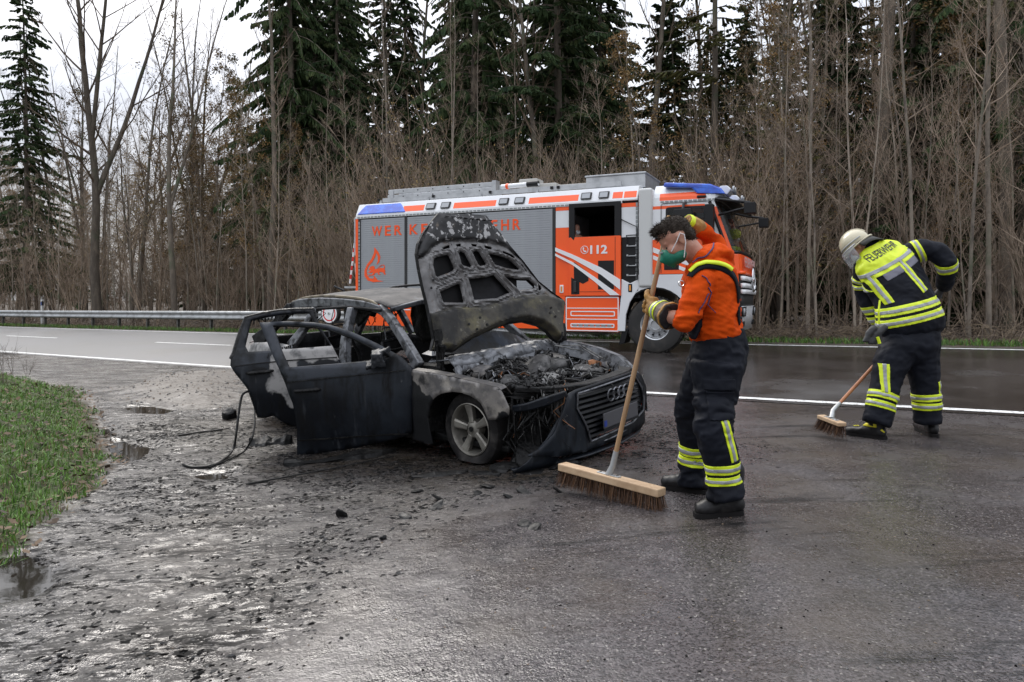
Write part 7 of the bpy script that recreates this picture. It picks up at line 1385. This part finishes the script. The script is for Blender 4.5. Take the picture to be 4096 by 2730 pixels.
# a dry weed on the bank
wd_ = mat('dry_weed_stem', (.07, .05, .038), .8)
for i, (x, y, h) in enumerate(((30, 862, 1.0), (62, 868, .55), (8, 880, .8))):
    q = on_ground(x, y); o = empty('dry_weed', q, (0, 0, 0), ('tall dry branching weed on the bank at the far left', 'small dry weed right of the taller ones on the bank', 'dry weed at the very edge of the picture on the bank')[i], 'weed'); rr = np.random.default_rng(90 + i); mb = MB(); tips = []
    for k in range(4):
        a = rr.uniform(0, 6.28); sp, _ = limb(mb, rr, np.array([0, 0, -.05]), unit([.25 * math.cos(a), .25 * math.sin(a), 1]), h * rr.uniform(.6, 1), .004, 0, 7, .02, .07, tips, 4)
        for j in range(7): p2, d2 = pick(sp, rr.uniform(.25, .95)); limb(mb, rr, p2, unit(d2 + rr.normal(0, .5, 3)), h * .25, .002, 1, 4, .05, .1, tips, 3)
    mb.build('stems', wd_, o, fix=False)
# ------------------------------------------------------------------ forest
bark_dark = mat('bark_dark', (.085, .068, .052), .9, layers=(((.17, .14, .105), 5, .45, .7, .9, (1, 1, .25)), ((.06, .075, .04), 1.2, .52, .7, .9)), bump=(18, .8, .03), rnd=.25)
bark_pale = mat('bark_pale', (.25, .21, .165), .85, layers=(((.075, .06, .05), 6, .48, .68, .9, (1, 1, .4)), ((.12, .13, .08), 1.5, .55, .7, .9)), bump=(20, .5, .02), rnd=.3)
twig_brown = mat('twig_brown', (.155, .112, .074), .85, layers=(((.095, .064, .04), 1.4, .4, .65, .9),), rnd=.3)
twig_grey = mat('twig_grey', (.29, .225, .165), .85, layers=(((.15, .105, .07), 1.4, .4, .65, .9),), rnd=.35)
bud_mat = mat('opening_buds', (.30, .21, .07), .7, layers=(((.10, .065, .032), 3, .4, .6, .8),), rnd=.2)
dry_leaf = mat('dry_leaves', (.21, .115, .035), .8, layers=(((.10, .085, .03), .9, .4, .62, .8),), rnd=.2)
needle = mat('spruce_needles', (.040, .062, .026), .9, spec=.08, layers=(((.078, .088, .034), 1.1, .5, .7, .8), ((.018, .034, .022), 2.5, .5, .7, .8)), rnd=.35)
needle_brown = mat('brown_needles', (.085, .078, .03), .9, spec=.08, layers=(((.05, .06, .024), 1.0, .42, .6, .8),), rnd=.25)

def bare_tree(seed, H, rad, first=.3, nb=20, lenf=.28, ang=50, up=.12, sub=6, twigs=5, forks=0, wob=.035, lean=(0, 0), buds=None, budn=0, minr=.006, leaf=.05):
    r = np.random.default_rng(seed); tr = MB(); cr = MB(); tips = []
    d0 = unit(np.array([lean[0], lean[1], 1.0]))
    tp, trr = limb(tr, r, np.array([0, 0, -.25]), d0, H, rad, 0, 16, .02, wob, [], 9, taper=.12)
    trunks = [(tp, trr, first)]
    for k in range(forks):
        t = .28 + .12 * k + r.uniform(0, .06); p, dd = pick(tp, t); a = r.uniform(0, 6.28) if k else 0.3
        q = unit(dd + .42 * np.array([math.cos(a), .3 * math.sin(a), 0])); rr0 = np.interp(t, np.linspace(0, 1, 16), trr) * .8
        fp, fr = limb(tr, r, p, q, H * (1 - t) * r.uniform(.85, 1.05), rr0, 0, 13, .05, wob, [], 7, taper=.12); trunks.append((fp, fr, .12))
    for tp, trr, fs in trunks:
        a = r.uniform(0, 6.28)
        for k in range(int(nb * (1 if fs == first else .7))):
            t = fs + (1 - fs) * ((k + r.uniform(0, 1)) / nb if fs == first else r.uniform(0, 1)) * .97; a += 2.4 + r.normal(0, .4)
            p, dd = pick(tp, min(t, .985)); el = R(ang + r.normal(0, 9)) * (1 - .35 * t)
            side = np.array([math.cos(a), math.sin(a), 0]); q = unit(dd * math.cos(el) + side * math.sin(el))
            Lb = H * lenf * (1.12 - t) * r.uniform(.6, 1.2); rb = max(minr, np.interp(t, np.linspace(0, 1, len(trr)), trr) * .42)
            bp, br = limb(cr, r, p, q, Lb, rb, 1, 6, up, .09, tips, 4)
            for j in range(sub):
                t2 = r.uniform(.18, .97); p2, d2 = pick(bp, t2); q2 = unit(d2 + unit(r.normal(0, 1, 3)) * .75)
                L2 = Lb * .42 * (1.15 - t2) * r.uniform(.6, 1.3) + .15; sp, _ = limb(cr, r, p2, q2, L2, max(minr * .8, rb * .4), 2, 4, up * .8, .12, tips, 3)
                for i in range(twigs):
                    t3 = r.uniform(.2, 1); p3, d3 = pick(sp, t3); q3 = unit(d3 + unit(r.normal(0, 1, 3)) * .7)
                    limb(cr, r, p3, q3, L2 * .5 * r.uniform(.5, 1.2) + .1, minr * .62, 3, 3, up * .6, .12, tips, 3)
    if buds is not None and budn:
        cr.mi = 1; tips = np.array(tips)
        for i in r.integers(0, len(tips), budn):
            c = tips[i] + r.normal(0, leaf * 1.6, 3); u_ = unit(r.normal(0, 1, 3)) * leaf; v_ = unit(r.normal(0, 1, 3)) * leaf * .6
            cr.add([c - u_, c + v_, c + u_, c - v_], [(0, 1, 2, 3)])
    return tr.mesh('trunk'), cr.mesh('crown')
def shrub(seed, H, stems, spread, buds=0, leaf=.03):
    r = np.random.default_rng(seed); tr = MB(); cr = MB(); tips = []
    for k in range(stems):
        a = r.uniform(0, 6.28); q = unit([math.cos(a) * spread * r.uniform(.2, 1), math.sin(a) * spread * r.uniform(.2, 1), 1]); h = H * r.uniform(.55, 1.05)
        p0 = np.array([math.cos(a), math.sin(a), 0]) * r.uniform(0, .25); p0[2] = -.1
        sp, _ = limb(tr, r, p0, q, h, .010 * H / 4 + .006, 0, 8, .03, .06, tips, 4)
        for j in range(9):
            t2 = r.uniform(.2, 1); p2, d2 = pick(sp, t2); L2 = h * .3 * r.uniform(.4, 1.1); q2 = unit(d2 + unit(r.normal(0, 1, 3)) * .6)
            bp, _ = limb(cr, r, p2, q2, L2, .009, 1, 4, .08, .1, tips, 3)
            for i in range(5):
                p3, d3 = pick(bp, r.uniform(.1, 1)); limb(cr, r, p3, unit(d3 + unit(r.normal(0, 1, 3)) * .7), L2 * .5 * r.uniform(.4, 1.1), .005, 2, 3, .05, .1, tips, 3)
    if buds:
        cr.mi = 1; tips = np.array(tips)
        for i in r.integers(0, len(tips), buds):
            c = tips[i] + r.normal(0, .05, 3); u_ = unit(r.normal(0, 1, 3)) * leaf; v_ = unit(r.normal(0, 1, 3)) * leaf * .7
            cr.add([c - u_, c + v_, c + u_, c - v_], [(0, 1, 2, 3)])
    return tr.mesh('trunk'), cr.mesh('crown')
def spruce(seed, H, rad, base=.12, wid=.2, droop=.5, gap=.5, hang=.35, per=5, fill=1.0, dens=1.0):
    r = np.random.default_rng(seed); tr = MB(); cr = MB()
    tp, trr = limb(tr, r, np.array([0, 0, -.25]), np.array([0, 0, 1.]), H, rad, 0, 14, .05, .012, [], 8, taper=.08)
    nb = int(H * (.985 - base) / gap * per); a = 0; lop = r.uniform(0, 6.28)
    for ib in range(nb):
        t = base + (.985 - base) * (ib + r.uniform(-.6, .6) * per * .5) / nb; t = min(max(t, base), .985); a += 2.4 + r.normal(0, .5)
        if r.uniform() > fill * (.8 + .2 * math.cos(a - lop)): continue
        patch = .72 + .56 * float(vnoise(np.array([[a * .35, t * H * .22, seed]]), 3)[0])
        L_ = (H * wid * (1 - t) ** .8 * r.uniform(.55, 1.2) + .14) * patch; side = np.array([math.cos(a), math.sin(a), 0]); p, _d = pick(tp, t); m = 7; pts = []; dr = droop * r.uniform(.6, 1.4)
        for i in range(m):
            x = i / (m - 1); pts.append(p + side * L_ * x + np.array([0, 0, L_ * (.16 * x - dr * x * x + .25 * dr * x ** 4) + (.45 * x * L_ * max(0, t - .8) * 5)]))
        pts = np.array(pts) + r.normal(0, .045, (m, 3)) * np.linspace(0, 1, m)[:, None] * min(1, L_)
        cr.mi = 1; cr.tube(pts, np.linspace(.018 + .010 * L_, .005, m), 3, cap=False); cr.mi = 0
        nt_ = int((9 * L_ + 5) * dens); tang = np.cross(side, [0, 0, 1.])
        for j in range(nt_):
            x = .12 + .9 * (j + r.uniform(0, 1)) / nt_; q, dq = pick(pts, min(x, 1)); sgn = 1 if j % 2 else -1
            tl = (.18 + .16 * L_ * (1.15 - x)) * r.uniform(.6, 1.4)
            dd = unit(dq * .6 + tang * sgn * r.uniform(.2, 1) + np.array([0, 0, -hang * r.uniform(.2, 1.8)]) + r.normal(0, .12, 3))
            wv = unit(np.cross(dd, r.normal(0, 1, 3))) * r.uniform(.04, .09)
            e = q + dd * tl; mid = q + dd * tl * .5 + np.array([0, 0, -.04])
            cr.add([q - wv * .6, mid - wv, e, mid + wv, q + wv * .6], [(0, 1, 3, 4), (1, 2, 3)])
            wv2 = unit(np.cross(dd, wv)) * .045
            cr.add([q - wv2 * .5, mid - wv2, e, mid + wv2, q + wv2 * .5], [(0, 1, 3, 4), (1, 2, 3)])
    return tr.mesh('trunk'), cr.mesh('crown')

P_BARE = [bare_tree(101, 21, .21, .30, 22, .27, 52, .10, 6, 4, forks=2, lean=(-.03, 0)), bare_tree(102, 20, .15, .35, 20, .22, 45, .13, 6, 4, forks=1),
          bare_tree(103, 22, .17, .42, 18, .22, 50, .12, 6, 4), bare_tree(104, 18, .13, .25, 24, .24, 55, .08, 6, 4, forks=1, buds=1, budn=1400, leaf=.07)]
P_SAP = [bare_tree(201 + i, h, rd, fs, nb, lf, ag, .10, 5, 4, wob=.024, lean=ln, minr=.0052) for i, (h, rd, fs, nb, lf, ag, ln) in enumerate((
    (9, .031, .22, 28, .24, 50, (.02, 0)), (11, .038, .30, 28, .21, 52, (-.03, .01)), (7.5, .026, .14, 28, .26, 48, (.05, 0)), (12.5, .048, .34, 28, .19, 55, (0, 0)), (8.5, .028, .12, 32, .24, 60, (-.05, 0))))]
P_LEAFY = [bare_tree(301, 12, .06, .12, 32, .26, 62, .05, 6, 3, buds=1, budn=3200, leaf=.055), bare_tree(302, 14, .075, .18, 32, .24, 66, .02, 6, 3, buds=1, budn=3800, leaf=.06)]
P_SHRUB = [shrub(401, 4.6, 10, .5), shrub(402, 5.6, 12, .42, 1100, .03), shrub(403, 3.4, 11, .7), shrub(404, 6.4, 10, .32)]
P_SPRUCE = [spruce(501, 24, .22, .10, .17, .5, .38, .6, 6, .84, 1.25), spruce(502, 27, .25, .18, .16, .85, .44, 1.2, 6, .86, 1.4), spruce(503, 20, .17, .06, .18, .4, .36, .5, 6, .86, 1.25), spruce(504, 12, .1, .04, .24, .28, .3, .3, 5, .97, 1.2)]
P_THIN = [spruce(511, 24, .2, .28, .16, .3, .8, .3, 4, .7, .75)]
for lst, ms in ((P_BARE, (bark_dark, [twig_brown, bud_mat])), (P_SAP, (bark_pale, [twig_grey])), (P_LEAFY, (bark_pale, [twig_brown, dry_leaf])), (P_SHRUB, (twig_grey, [twig_grey, bud_mat])), (P_SPRUCE, (bark_dark, [needle, bark_dark])), (P_THIN, (bark_dark, [needle_brown, bark_dark]))):
    for a, b in lst:
        a.materials.append(ms[0])
        for m_ in ms[1]: b.materials.append(m_)
        for q in (a, b): q.polygons.foreach_set('use_smooth', [True] * len(q.polygons)) if ms[0] in (bark_dark, bark_pale) and q is a else None

def plant(name, proto, x, y, sc, rot, label, cat, group=None, tilt=0):
    o = empty(name, (x, y, gz(x, y)), (tilt, 0, rot), label, cat, group); o.scale = (sc, sc, sc)
    link('trunk', proto[0], o); link('crown', proto[1], o); return o
fr = random.Random(5)
def U(a, b): return fr.uniform(a, b)
LONE = (   # X, n, prototype, scale, turn, name, label
    (62, 21.5, P_SPRUCE[0], .93, 0.4, 'spruce_tree', 'dark spruce at the left end of the wood, its tip against white sky'),
    (228, 18.6, P_BARE[0], 1.06, 0.2, 'bare_tree', 'tall leafless tree with thick dark trunk forking upward, behind the guardrail'),
    (402, 18.4, P_BARE[1], .92, 1.0, 'bare_tree', 'slim straight leafless tree right of the forked one, behind the guardrail'),
    (305, 19.6, P_BARE[3], .62, 2.0, 'bare_tree', 'small branchy leafless tree leaning right beside the forked trunk'),
    (622, 20.5, P_BARE[2], .9, 3.0, 'bare_tree', 'tall leafless tree standing at the left edge of the dark spruces'),
    (888, 18.8, P_SAP[3], 1.25, 1.5, 'bare_tree', 'pale leafless tree rising above the rear end of the fire engine'),
    (1085, 26, P_SPRUCE[1], 1.0, 1.0, 'spruce_tree', 'tall spruce with hanging drapery-like boughs behind the ladder on the fire engine'),
    (1000, 19, P_SHRUB[1], 1.35, 0.0, 'budding_shrub', 'big shrub with yellowish buds behind the ladder of the fire engine'),
    (1285, 24, P_SPRUCE[0], 1.0, 2.2, 'spruce_tree', 'broad dense dark spruce behind the box on the fire engine roof'),
    (1540, 27, P_SPRUCE[3], 1.12, 0.3, 'spruce_tree', 'short young spruce with a pointed tip above the fire engine cab'),
    (1487, 24, P_BARE[2], .9, 0.6, 'bare_tree', 'gnarled leafless tree standing alone against the sky left of the young spruce'),
    (1640, 24, P_THIN[0], .85, 0.0, 'spruce_tree', 'sparse brownish spruce over the fire engine windscreen'),
    (2018, 23, P_BARE[2], 1.35, 2.0, 'bare_tree', 'thick bare trunk rising straight above the man in the helmet'),
    (2085, 25, P_SPRUCE[2], .82, 0.5, 'spruce_tree', 'narrow dark spruce right of the thick bare trunk'),
    (1905, 29, P_THIN[0], 1.05, 1.3, 'spruce_tree', 'thin open spruce left of the thick bare trunk'),
    (2225, 17.6, P_SAP[1], 1.1, .4, 'young_tree', 'pale young tree standing right of the raised elbow of the helmeted man'),
    (2106, 17.9, P_SAP[3], 1.0, 2.4, 'young_tree', 'pale young tree directly above the back of the helmeted man'),
    (1962, 17.6, P_SAP[0], 1.1, .9, 'young_tree', 'spindly young tree just behind the white helmet'),
    (1877, 17.5, P_SAP[2], 1.15, 1.9, 'young_tree', 'crooked pale young tree between the fire engine front and the white helmet'),
    (2272, 18.0, P_SAP[3], 1.2, 3.9, 'young_tree', 'stouter pale young tree near the right edge of the wood'),
    (1790, 18.6, P_SAP[4], 1.1, 2.9, 'young_tree', 'young tree close to the front bumper of the fire engine'),
    (627, 17.9, P_SAP[0], 1.05, .3, 'young_tree', 'thin pale young tree behind the end of the guardrail, above the open car doors'))
for X, n, pr, sc, ro, nm, lb in LONE:
    x, y = column(X, n); plant(nm, pr, x, y, sc, ro, lb, 'shrub' if 'shrub' in nm else 'tree')
def scatter(count, x0, x1, n0, n1, protos, s0, s1, name, label, cat, group):
    for i in range(count):
        X = x0 + (x1 - x0) * (i + U(0, 1)) / count; n = n0 + (n1 - n0) * U(0, 1); x, y = column(X, n)
        plant(name, fr.choice(protos), x, y, U(s0, s1), U(0, 6.28), label, cat, group, R(U(-3, 3)))
scatter(40, -60, 640, 17.8, 26, P_SAP, .75, 1.15, 'young_tree', 'thin leafless young tree crowded in the thicket to the left, behind the guardrail', 'tree', 'young trees to the left, behind the guardrail')
scatter(16, 640, 1150, 18, 23, P_SAP, .75, 1.1, 'young_tree', 'thin leafless young tree crowded in the thicket behind the rear half of the fire engine', 'tree', 'young trees behind the rear half of the fire engine')
scatter(12, 1150, 1750, 18, 24, P_SAP, .7, 1.05, 'young_tree', 'thin leafless young tree crowded in the thicket behind the front half of the fire engine', 'tree', 'young trees behind the front half of the fire engine')
scatter(20, 1720, 2440, 17.4, 24, P_SAP, .7, 1.1, 'young_tree', 'thin leafless young tree crowded in the thicket to the right of the fire engine', 'tree', 'young trees to the right of the fire engine')
scatter(52, -60, 700, 18.2, 30, P_SHRUB, .75, 1.25, 'shrub', 'leafless many-stemmed shrub in the undergrowth to the left, behind the guardrail', 'shrub', 'bare shrubs to the left, behind the guardrail')
scatter(44, 640, 1200, 18.3, 25, P_SHRUB, .8, 1.2, 'shrub', 'leafless many-stemmed shrub in the undergrowth behind the rear half of the fire engine', 'shrub', 'bare shrubs behind the rear half of the fire engine')
scatter(28, 1150, 1760, 18.3, 26, P_SHRUB, .8, 1.15, 'shrub', 'leafless many-stemmed shrub in the undergrowth behind the front half of the fire engine', 'shrub', 'bare shrubs behind the front half of the fire engine')
scatter(18, 1740, 2440, 18.2, 26, [P_SHRUB[0], P_SHRUB[2], P_SHRUB[3]], .6, 1.05, 'shrub', 'leafless many-stemmed shrub in the undergrowth to the right of the fire engine', 'shrub', 'bare shrubs to the right of the fire engine')
scatter(16, -40, 640, 24, 42, P_LEAFY, .85, 1.15, 'brown_leaved_tree', 'slender tree with withered brown leaves to the left, behind the guardrail', 'tree', 'brown-leaved trees to the left, behind the guardrail')
scatter(8, 420, 720, 21, 30, P_LEAFY, .8, 1.1, 'brown_leaved_tree', 'slender tree with withered brown leaves behind the rear half of the fire engine', 'tree', 'brown-leaved trees behind the rear half of the fire engine')
scatter(10, 1480, 2420, 21, 31, P_LEAFY, .75, 1.1, 'brown_leaved_tree', 'slender tree with withered brown leaves to the right of the fire engine', 'tree', 'brown-leaved trees to the right of the fire engine')
scatter(15, -40, 680, 20, 42, P_BARE, .75, 1.05, 'bare_tree', 'leafless tree deep in the wood to the left, behind the guardrail', 'tree', 'leafless trees deep in the wood to the left, behind the guardrail')
scatter(5, 680, 1500, 22, 36, P_BARE, .8, 1.1, 'bare_tree', 'leafless tree deep in the wood behind the rear half of the fire engine', 'tree', 'leafless trees deep in the wood behind the rear half of the fire engine')
scatter(6, 1550, 2400, 22, 40, P_BARE, .8, 1.1, 'bare_tree', 'leafless tree deep in the wood to the right of the fire engine', 'tree', 'leafless trees deep in the wood to the right of the fire engine')
scatter(6, 645, 820, 26, 46, P_SPRUCE[:3], .9, 1.1, 'spruce_tree', 'dark spruce deep in the wood behind the rear half of the fire engine', 'tree', 'dark spruces behind the rear half of the fire engine')
scatter(5, 850, 1150, 28, 50, P_SPRUCE[:3], .85, 1.1, 'spruce_tree', 'dark spruce deep in the wood behind the rear half of the fire engine', 'tree', 'dark spruces behind the rear half of the fire engine')
scatter(6, 1225, 1425, 26, 48, P_SPRUCE[:3], .8, 1.05, 'spruce_tree', 'dark spruce deep in the wood behind the front half of the fire engine', 'tree', 'dark spruces behind the front half of the fire engine')
scatter(8, 1600, 1880, 30, 60, P_SPRUCE[2:4] + P_THIN, .6, .9, 'spruce_tree', 'dark spruce deep in the wood to the right of the fire engine', 'tree', 'dark spruces to the right of the fire engine')
scatter(7, 2130, 2430, 24, 46, P_SPRUCE[:3], .75, 1.05, 'spruce_tree', 'dark spruce deep in the wood to the right of the fire engine', 'tree', 'dark spruces to the right of the fire engine')
scatter(7, -40, 420, 50, 75, P_SPRUCE[2:4], .5, .75, 'spruce_tree', 'dark spruce deep in the wood to the left, behind the guardrail', 'tree', 'dark spruces to the left, behind the guardrail')
scatter(5, 430, 640, 34, 60, P_SPRUCE[2:4], .6, .9, 'spruce_tree', 'dark spruce deep in the wood to the left, behind the guardrail', 'tree', 'dark spruces to the left, behind the guardrail')

scatter(14, -50, 640, 30, 52, P_LEAFY + [P_BARE[3]], .95, 1.35, 'brown_twigged_tree', 'hazy brown tree far back in the wood to the left, behind the guardrail', 'tree', 'hazy brown trees far back to the left')
scatter(4, 640, 840, 24, 40, P_SPRUCE[:3], .75, 1.05, 'spruce_tree', 'dark spruce overlapping its neighbours behind the tail of the fire engine', 'tree', 'overlapping spruces behind the fire engine tail')
scatter(5, 860, 1430, 24, 36, P_SPRUCE[:3], .65, .95, 'spruce_tree', 'mid-height dark spruce overlapping taller ones behind the fire engine', 'tree', 'mid-height spruces behind the fire engine')
scatter(16, 1540, 2440, 25, 38, [P_SPRUCE[3], P_SPRUCE[2]], .5, .85, 'spruce_tree', 'low dark spruce filling the wood to the right of the fire engine', 'tree', 'low dark spruces to the right of the fire engine')
scatter(9, 650, 1500, 26, 38, [P_SPRUCE[3]], .6, .95, 'spruce_tree', 'low dark spruce filling the wood behind the fire engine', 'tree', 'low dark spruces behind the fire engine')
scatter(7, 1960, 2430, 21, 28, [P_SPRUCE[3]], .5, .8, 'spruce_tree', 'small dark spruce close behind the young trees right of the fire engine', 'tree', 'small dark spruces right of the fire engine')
scatter(3, 1720, 1900, 22, 26, P_THIN, .45, .62, 'spruce_tree', 'olive-brown conifer just right of the fire engine cab', 'tree', 'olive-brown conifers by the fire engine cab')
scatter(5, 1900, 2400, 24, 34, P_THIN, .7, .95, 'spruce_tree', 'open olive-green conifer among the trees right of the fire engine', 'tree', 'olive conifers to the right of the fire engine')
# the depth of the wood: what stands behind reads as one mass
def join_far(name, m_, items):
    vs, fs, b = [], [], 0
    for pm, x, y, z, sc, ro in items:
        n = len(pm.vertices); v = np.empty(n * 3, np.float32); pm.vertices.foreach_get('co', v); v = v.reshape(-1, 3) * sc
        c, s_ = math.cos(ro), math.sin(ro); vs.append(np.c_[v[:, 0] * c - v[:, 1] * s_ + x, v[:, 0] * s_ + v[:, 1] * c + y, v[:, 2] + z])
        fs.extend([tuple(i + b for i in p.vertices) for p in pm.polygons]); b += n
    me = bpy.data.meshes.new(name); me.from_pydata(np.concatenate(vs).tolist(), [], fs); me.update(); return tag(link(name, me, None, m_), kind='stuff')
thick = shrub(450, 5.5, 9, .3)[1]; farsp = spruce(550, 13, .1, .02, .17, .3, .8, .4, 5)[1]
it = []
for i in range(150):
    X = -80 + (2520 * (i + U(0, 1)) / 120 if i < 120 else 720 * (i - 120 + U(0, 1)) / 30); x, y = column(X, U(30, 60) if X < 640 else U(30, 50)); it.append((thick, x, y, gz(x, y), U(.8, 1.5), U(0, 6.28)))
for i in range(26): x, y = column(-620 + 560 * (i + U(0, 1)) / 26, U(19, 34)); it.append((thick, x, y, gz(x, y), U(1.2, 2.2), U(0, 6.28)))
for i in range(12): x, y = column(2440 + 500 * (i + U(0, 1)) / 12, U(19, 34)); it.append((thick, x, y, gz(x, y), U(1.0, 1.8), U(0, 6.28)))
tag(join_far('thicket', bark_dark, it), 'brown tangle of thin branches filling the depth of the wood')
it = []
for i in range(46):
    X = 620 + 1840 * (i + U(0, 1)) / 46; x, y = column(X, U(50, 80)); it.append((farsp, x, y, gz(x, y), U(.45, .75), U(0, 6.28)))
for i in range(16):
    X = -80 + 720 * (i + U(0, 1)) / 16; x, y = column(X, U(70, 100)); it.append((farsp, x, y, gz(x, y), U(.45, .7), U(0, 6.28)))
for i in range(16): x, y = column(-620 + 560 * (i + U(0, 1)) / 16, U(26, 50)); it.append((farsp, x, y, gz(x, y), U(.8, 1.4), U(0, 6.28)))
for i in range(10): x, y = column(2440 + 500 * (i + U(0, 1)) / 10, U(24, 44)); it.append((farsp, x, y, gz(x, y), U(.7, 1.2), U(0, 6.28)))
tag(join_far('far_woods', needle, it), 'dark mass of far conifers closing off the wood')

# ------------------------------------------------------------------ verge: grass, dead stalks, litter
def blades(name, pts, h0, h1, wd, mats, lean=.5, seed=3):
    r = np.random.default_rng(seed); n = len(pts); h = r.uniform(h0, h1, n); a = r.uniform(0, 6.28, n); side = np.c_[np.cos(a), np.sin(a), np.zeros(n)] * wd[0]
    b = r.uniform(0, 6.28, n); ln = np.abs(r.normal(0, lean, n)); off = np.c_[np.cos(b) * ln * h, np.sin(b) * ln * h, h * np.sqrt(np.maximum(.1, 1 - ln ** 2 * .5))]
    mid = pts + off * np.array([.35, .35, .6]); tip = pts + off
    V_ = np.stack([pts - side, pts + side, mid + side * .8, mid - side * .8, tip], 1).reshape(-1, 3); base = np.arange(n) * 5
    fs = [t for q in base.tolist() for t in ((q, q + 1, q + 2, q + 3), (q + 3, q + 2, q + 4))]
    me = bpy.data.meshes.new(name); me.from_pydata(V_.tolist(), [], fs)
    mi = np.repeat(r.choice(len(mats), n, p=[.55, .3, .15][:len(mats)] if len(mats) == 3 else None), 2); me.polygons.foreach_set('material_index', mi.astype(np.int32)); me.update()
    return link(name, me, None, mats)
g1 = mat('grass_green', (.11, .22, .030), .6); g2 = mat('grass_dark', (.055, .115, .022), .6); g3 = mat('grass_straw', (.17, .13, .06), .7)
n = 30000; s_ = rng.uniform(-62, 16, n); nn = N2 + .42 + np.abs(rng.normal(0, .42, n)) + .25 * fbm(np.c_[s_, s_ * 0] * .8, 2, 4)
q = xy(s_, nn); blades_v = blades('verge_grass', np.c_[q, terrain(q, False) - .01], .05, .16, (.009,), [g2, g1, g3], .6, 4); tag(blades_v, 'short green grass along the far road edge', kind='stuff')
bp_ = np.array(BANK); q = np.c_[rng.uniform(-9.5, -1.2, 220000), rng.uniform(2.2, 13, 220000)]
keep = poly_sd(q, bp_) + .5 * (fbm(q * 2.5, 3, 7) - .55) > 0; q = q[keep]; dd = np.linalg.norm(q, axis=1)
q = q[rng.uniform(0, 1, len(q)) < np.clip(5.5 / dd, .25, 1)]; q = q[:95000]
hh = fbm(q * 1.3, 3, 8)
tag(blades('bank_grass', np.c_[q, terrain(q) - .01], .02, .085, (.0045,), [g1, g2, g3], .9, 5), 'tufted green grass on the bank at the left', kind='stuff')
stalk = mat('dead_stalks', (.21, .16, .105), .85, layers=(((.085, .06, .042), 2, .42, .62, .9),)); stalk2 = mat('dead_twigs', (.095, .07, .052), .85)
mb = MB(); r = np.random.default_rng(8)
for i in range(3600):
    rt = r.uniform() < .6; s0 = r.uniform(-4, 13) if rt else r.uniform(-60, -4); n0 = N2 + 1.3 + abs(r.normal(0, 1.3)); p = xy(s0, n0)
    L_ = r.uniform(.4, 1.9); a = r.uniform(0, 6.28); h = r.uniform(.05, .9) * (1.0 if n0 > N2 + 2 else .5); z = gz(*p); mb.mi = int(r.uniform() < .45)
    d = np.array([math.cos(a) * L_, math.sin(a) * L_ * .6]); e = p + d; 
    if sn(e)[1] < N2 + .7: e = p - d * .3
    m1 = (p + e) / 2; mb.tube([(p[0], p[1], z), (m1[0], m1[1], z + h * .85), (e[0], e[1], z + h * r.uniform(.0, 1.2))], [.009, .007, .003], 3, cap=False)
tag(mb.build('dead_undergrowth', [stalk, stalk2], fix=False), 'tangle of dead stalks and fallen twigs at the foot of the wood', kind='stuff')
q = np.c_[rng.uniform(-50, 16, 14000), N2 + 1.0 + np.abs(rng.normal(0, 2.6, 14000))]; q = xy(q[:, 0], q[:, 1])
mb = MB(); r = np.random.default_rng(9); z = terrain(q, False)
for p, zz in zip(q, z):
    a = r.uniform(0, 6.28); u_ = np.array([math.cos(a), math.sin(a), r.normal(0, .4)]) * .05; v_ = np.array([-math.sin(a), math.cos(a), r.normal(0, .4)]) * .03; c = np.array([p[0], p[1], zz + .02])
    mb.add([c - u_, c + v_, c + u_, c - v_], [(0, 1, 2, 3)])
leafm = mat('leaf_litter', (.13, .085, .05), .85, layers=(((.05, .036, .026), 3, .4, .6, .9),))
tag(mb.build('leaf_litter', leafm, fix=False), 'brown fallen leaves on the forest floor', kind='stuff')
q = np.c_[rng.uniform(-8, -1.6, 30000), rng.uniform(2.2, 11, 30000)]; sdb = poly_sd(q, bp_); k = (sdb > -.12) & (sdb < 1.4) & (rng.uniform(0, 1, len(q)) < .25 + .5 * (sdb < .35)); q = q[k][:1300]
mb = MB(); r = np.random.default_rng(19); z = terrain(q)
for p, zz in zip(q, z):
    a = r.uniform(0, 6.28); s_ = r.uniform(.5, 1.2); u_ = np.array([math.cos(a), math.sin(a), r.normal(0, .35)]) * .03 * s_; v_ = np.array([-math.sin(a), math.cos(a), r.normal(0, .35)]) * .018 * s_; c = np.array([p[0], p[1], zz + r.uniform(.01, .07)])
    mb.add([c - u_, c + v_, c + u_, c - v_], [(0, 1, 2, 3)])
tag(mb.build('fallen_leaves', leafm, fix=False), 'brown leaves scattered in the grass of the bank', kind='stuff')
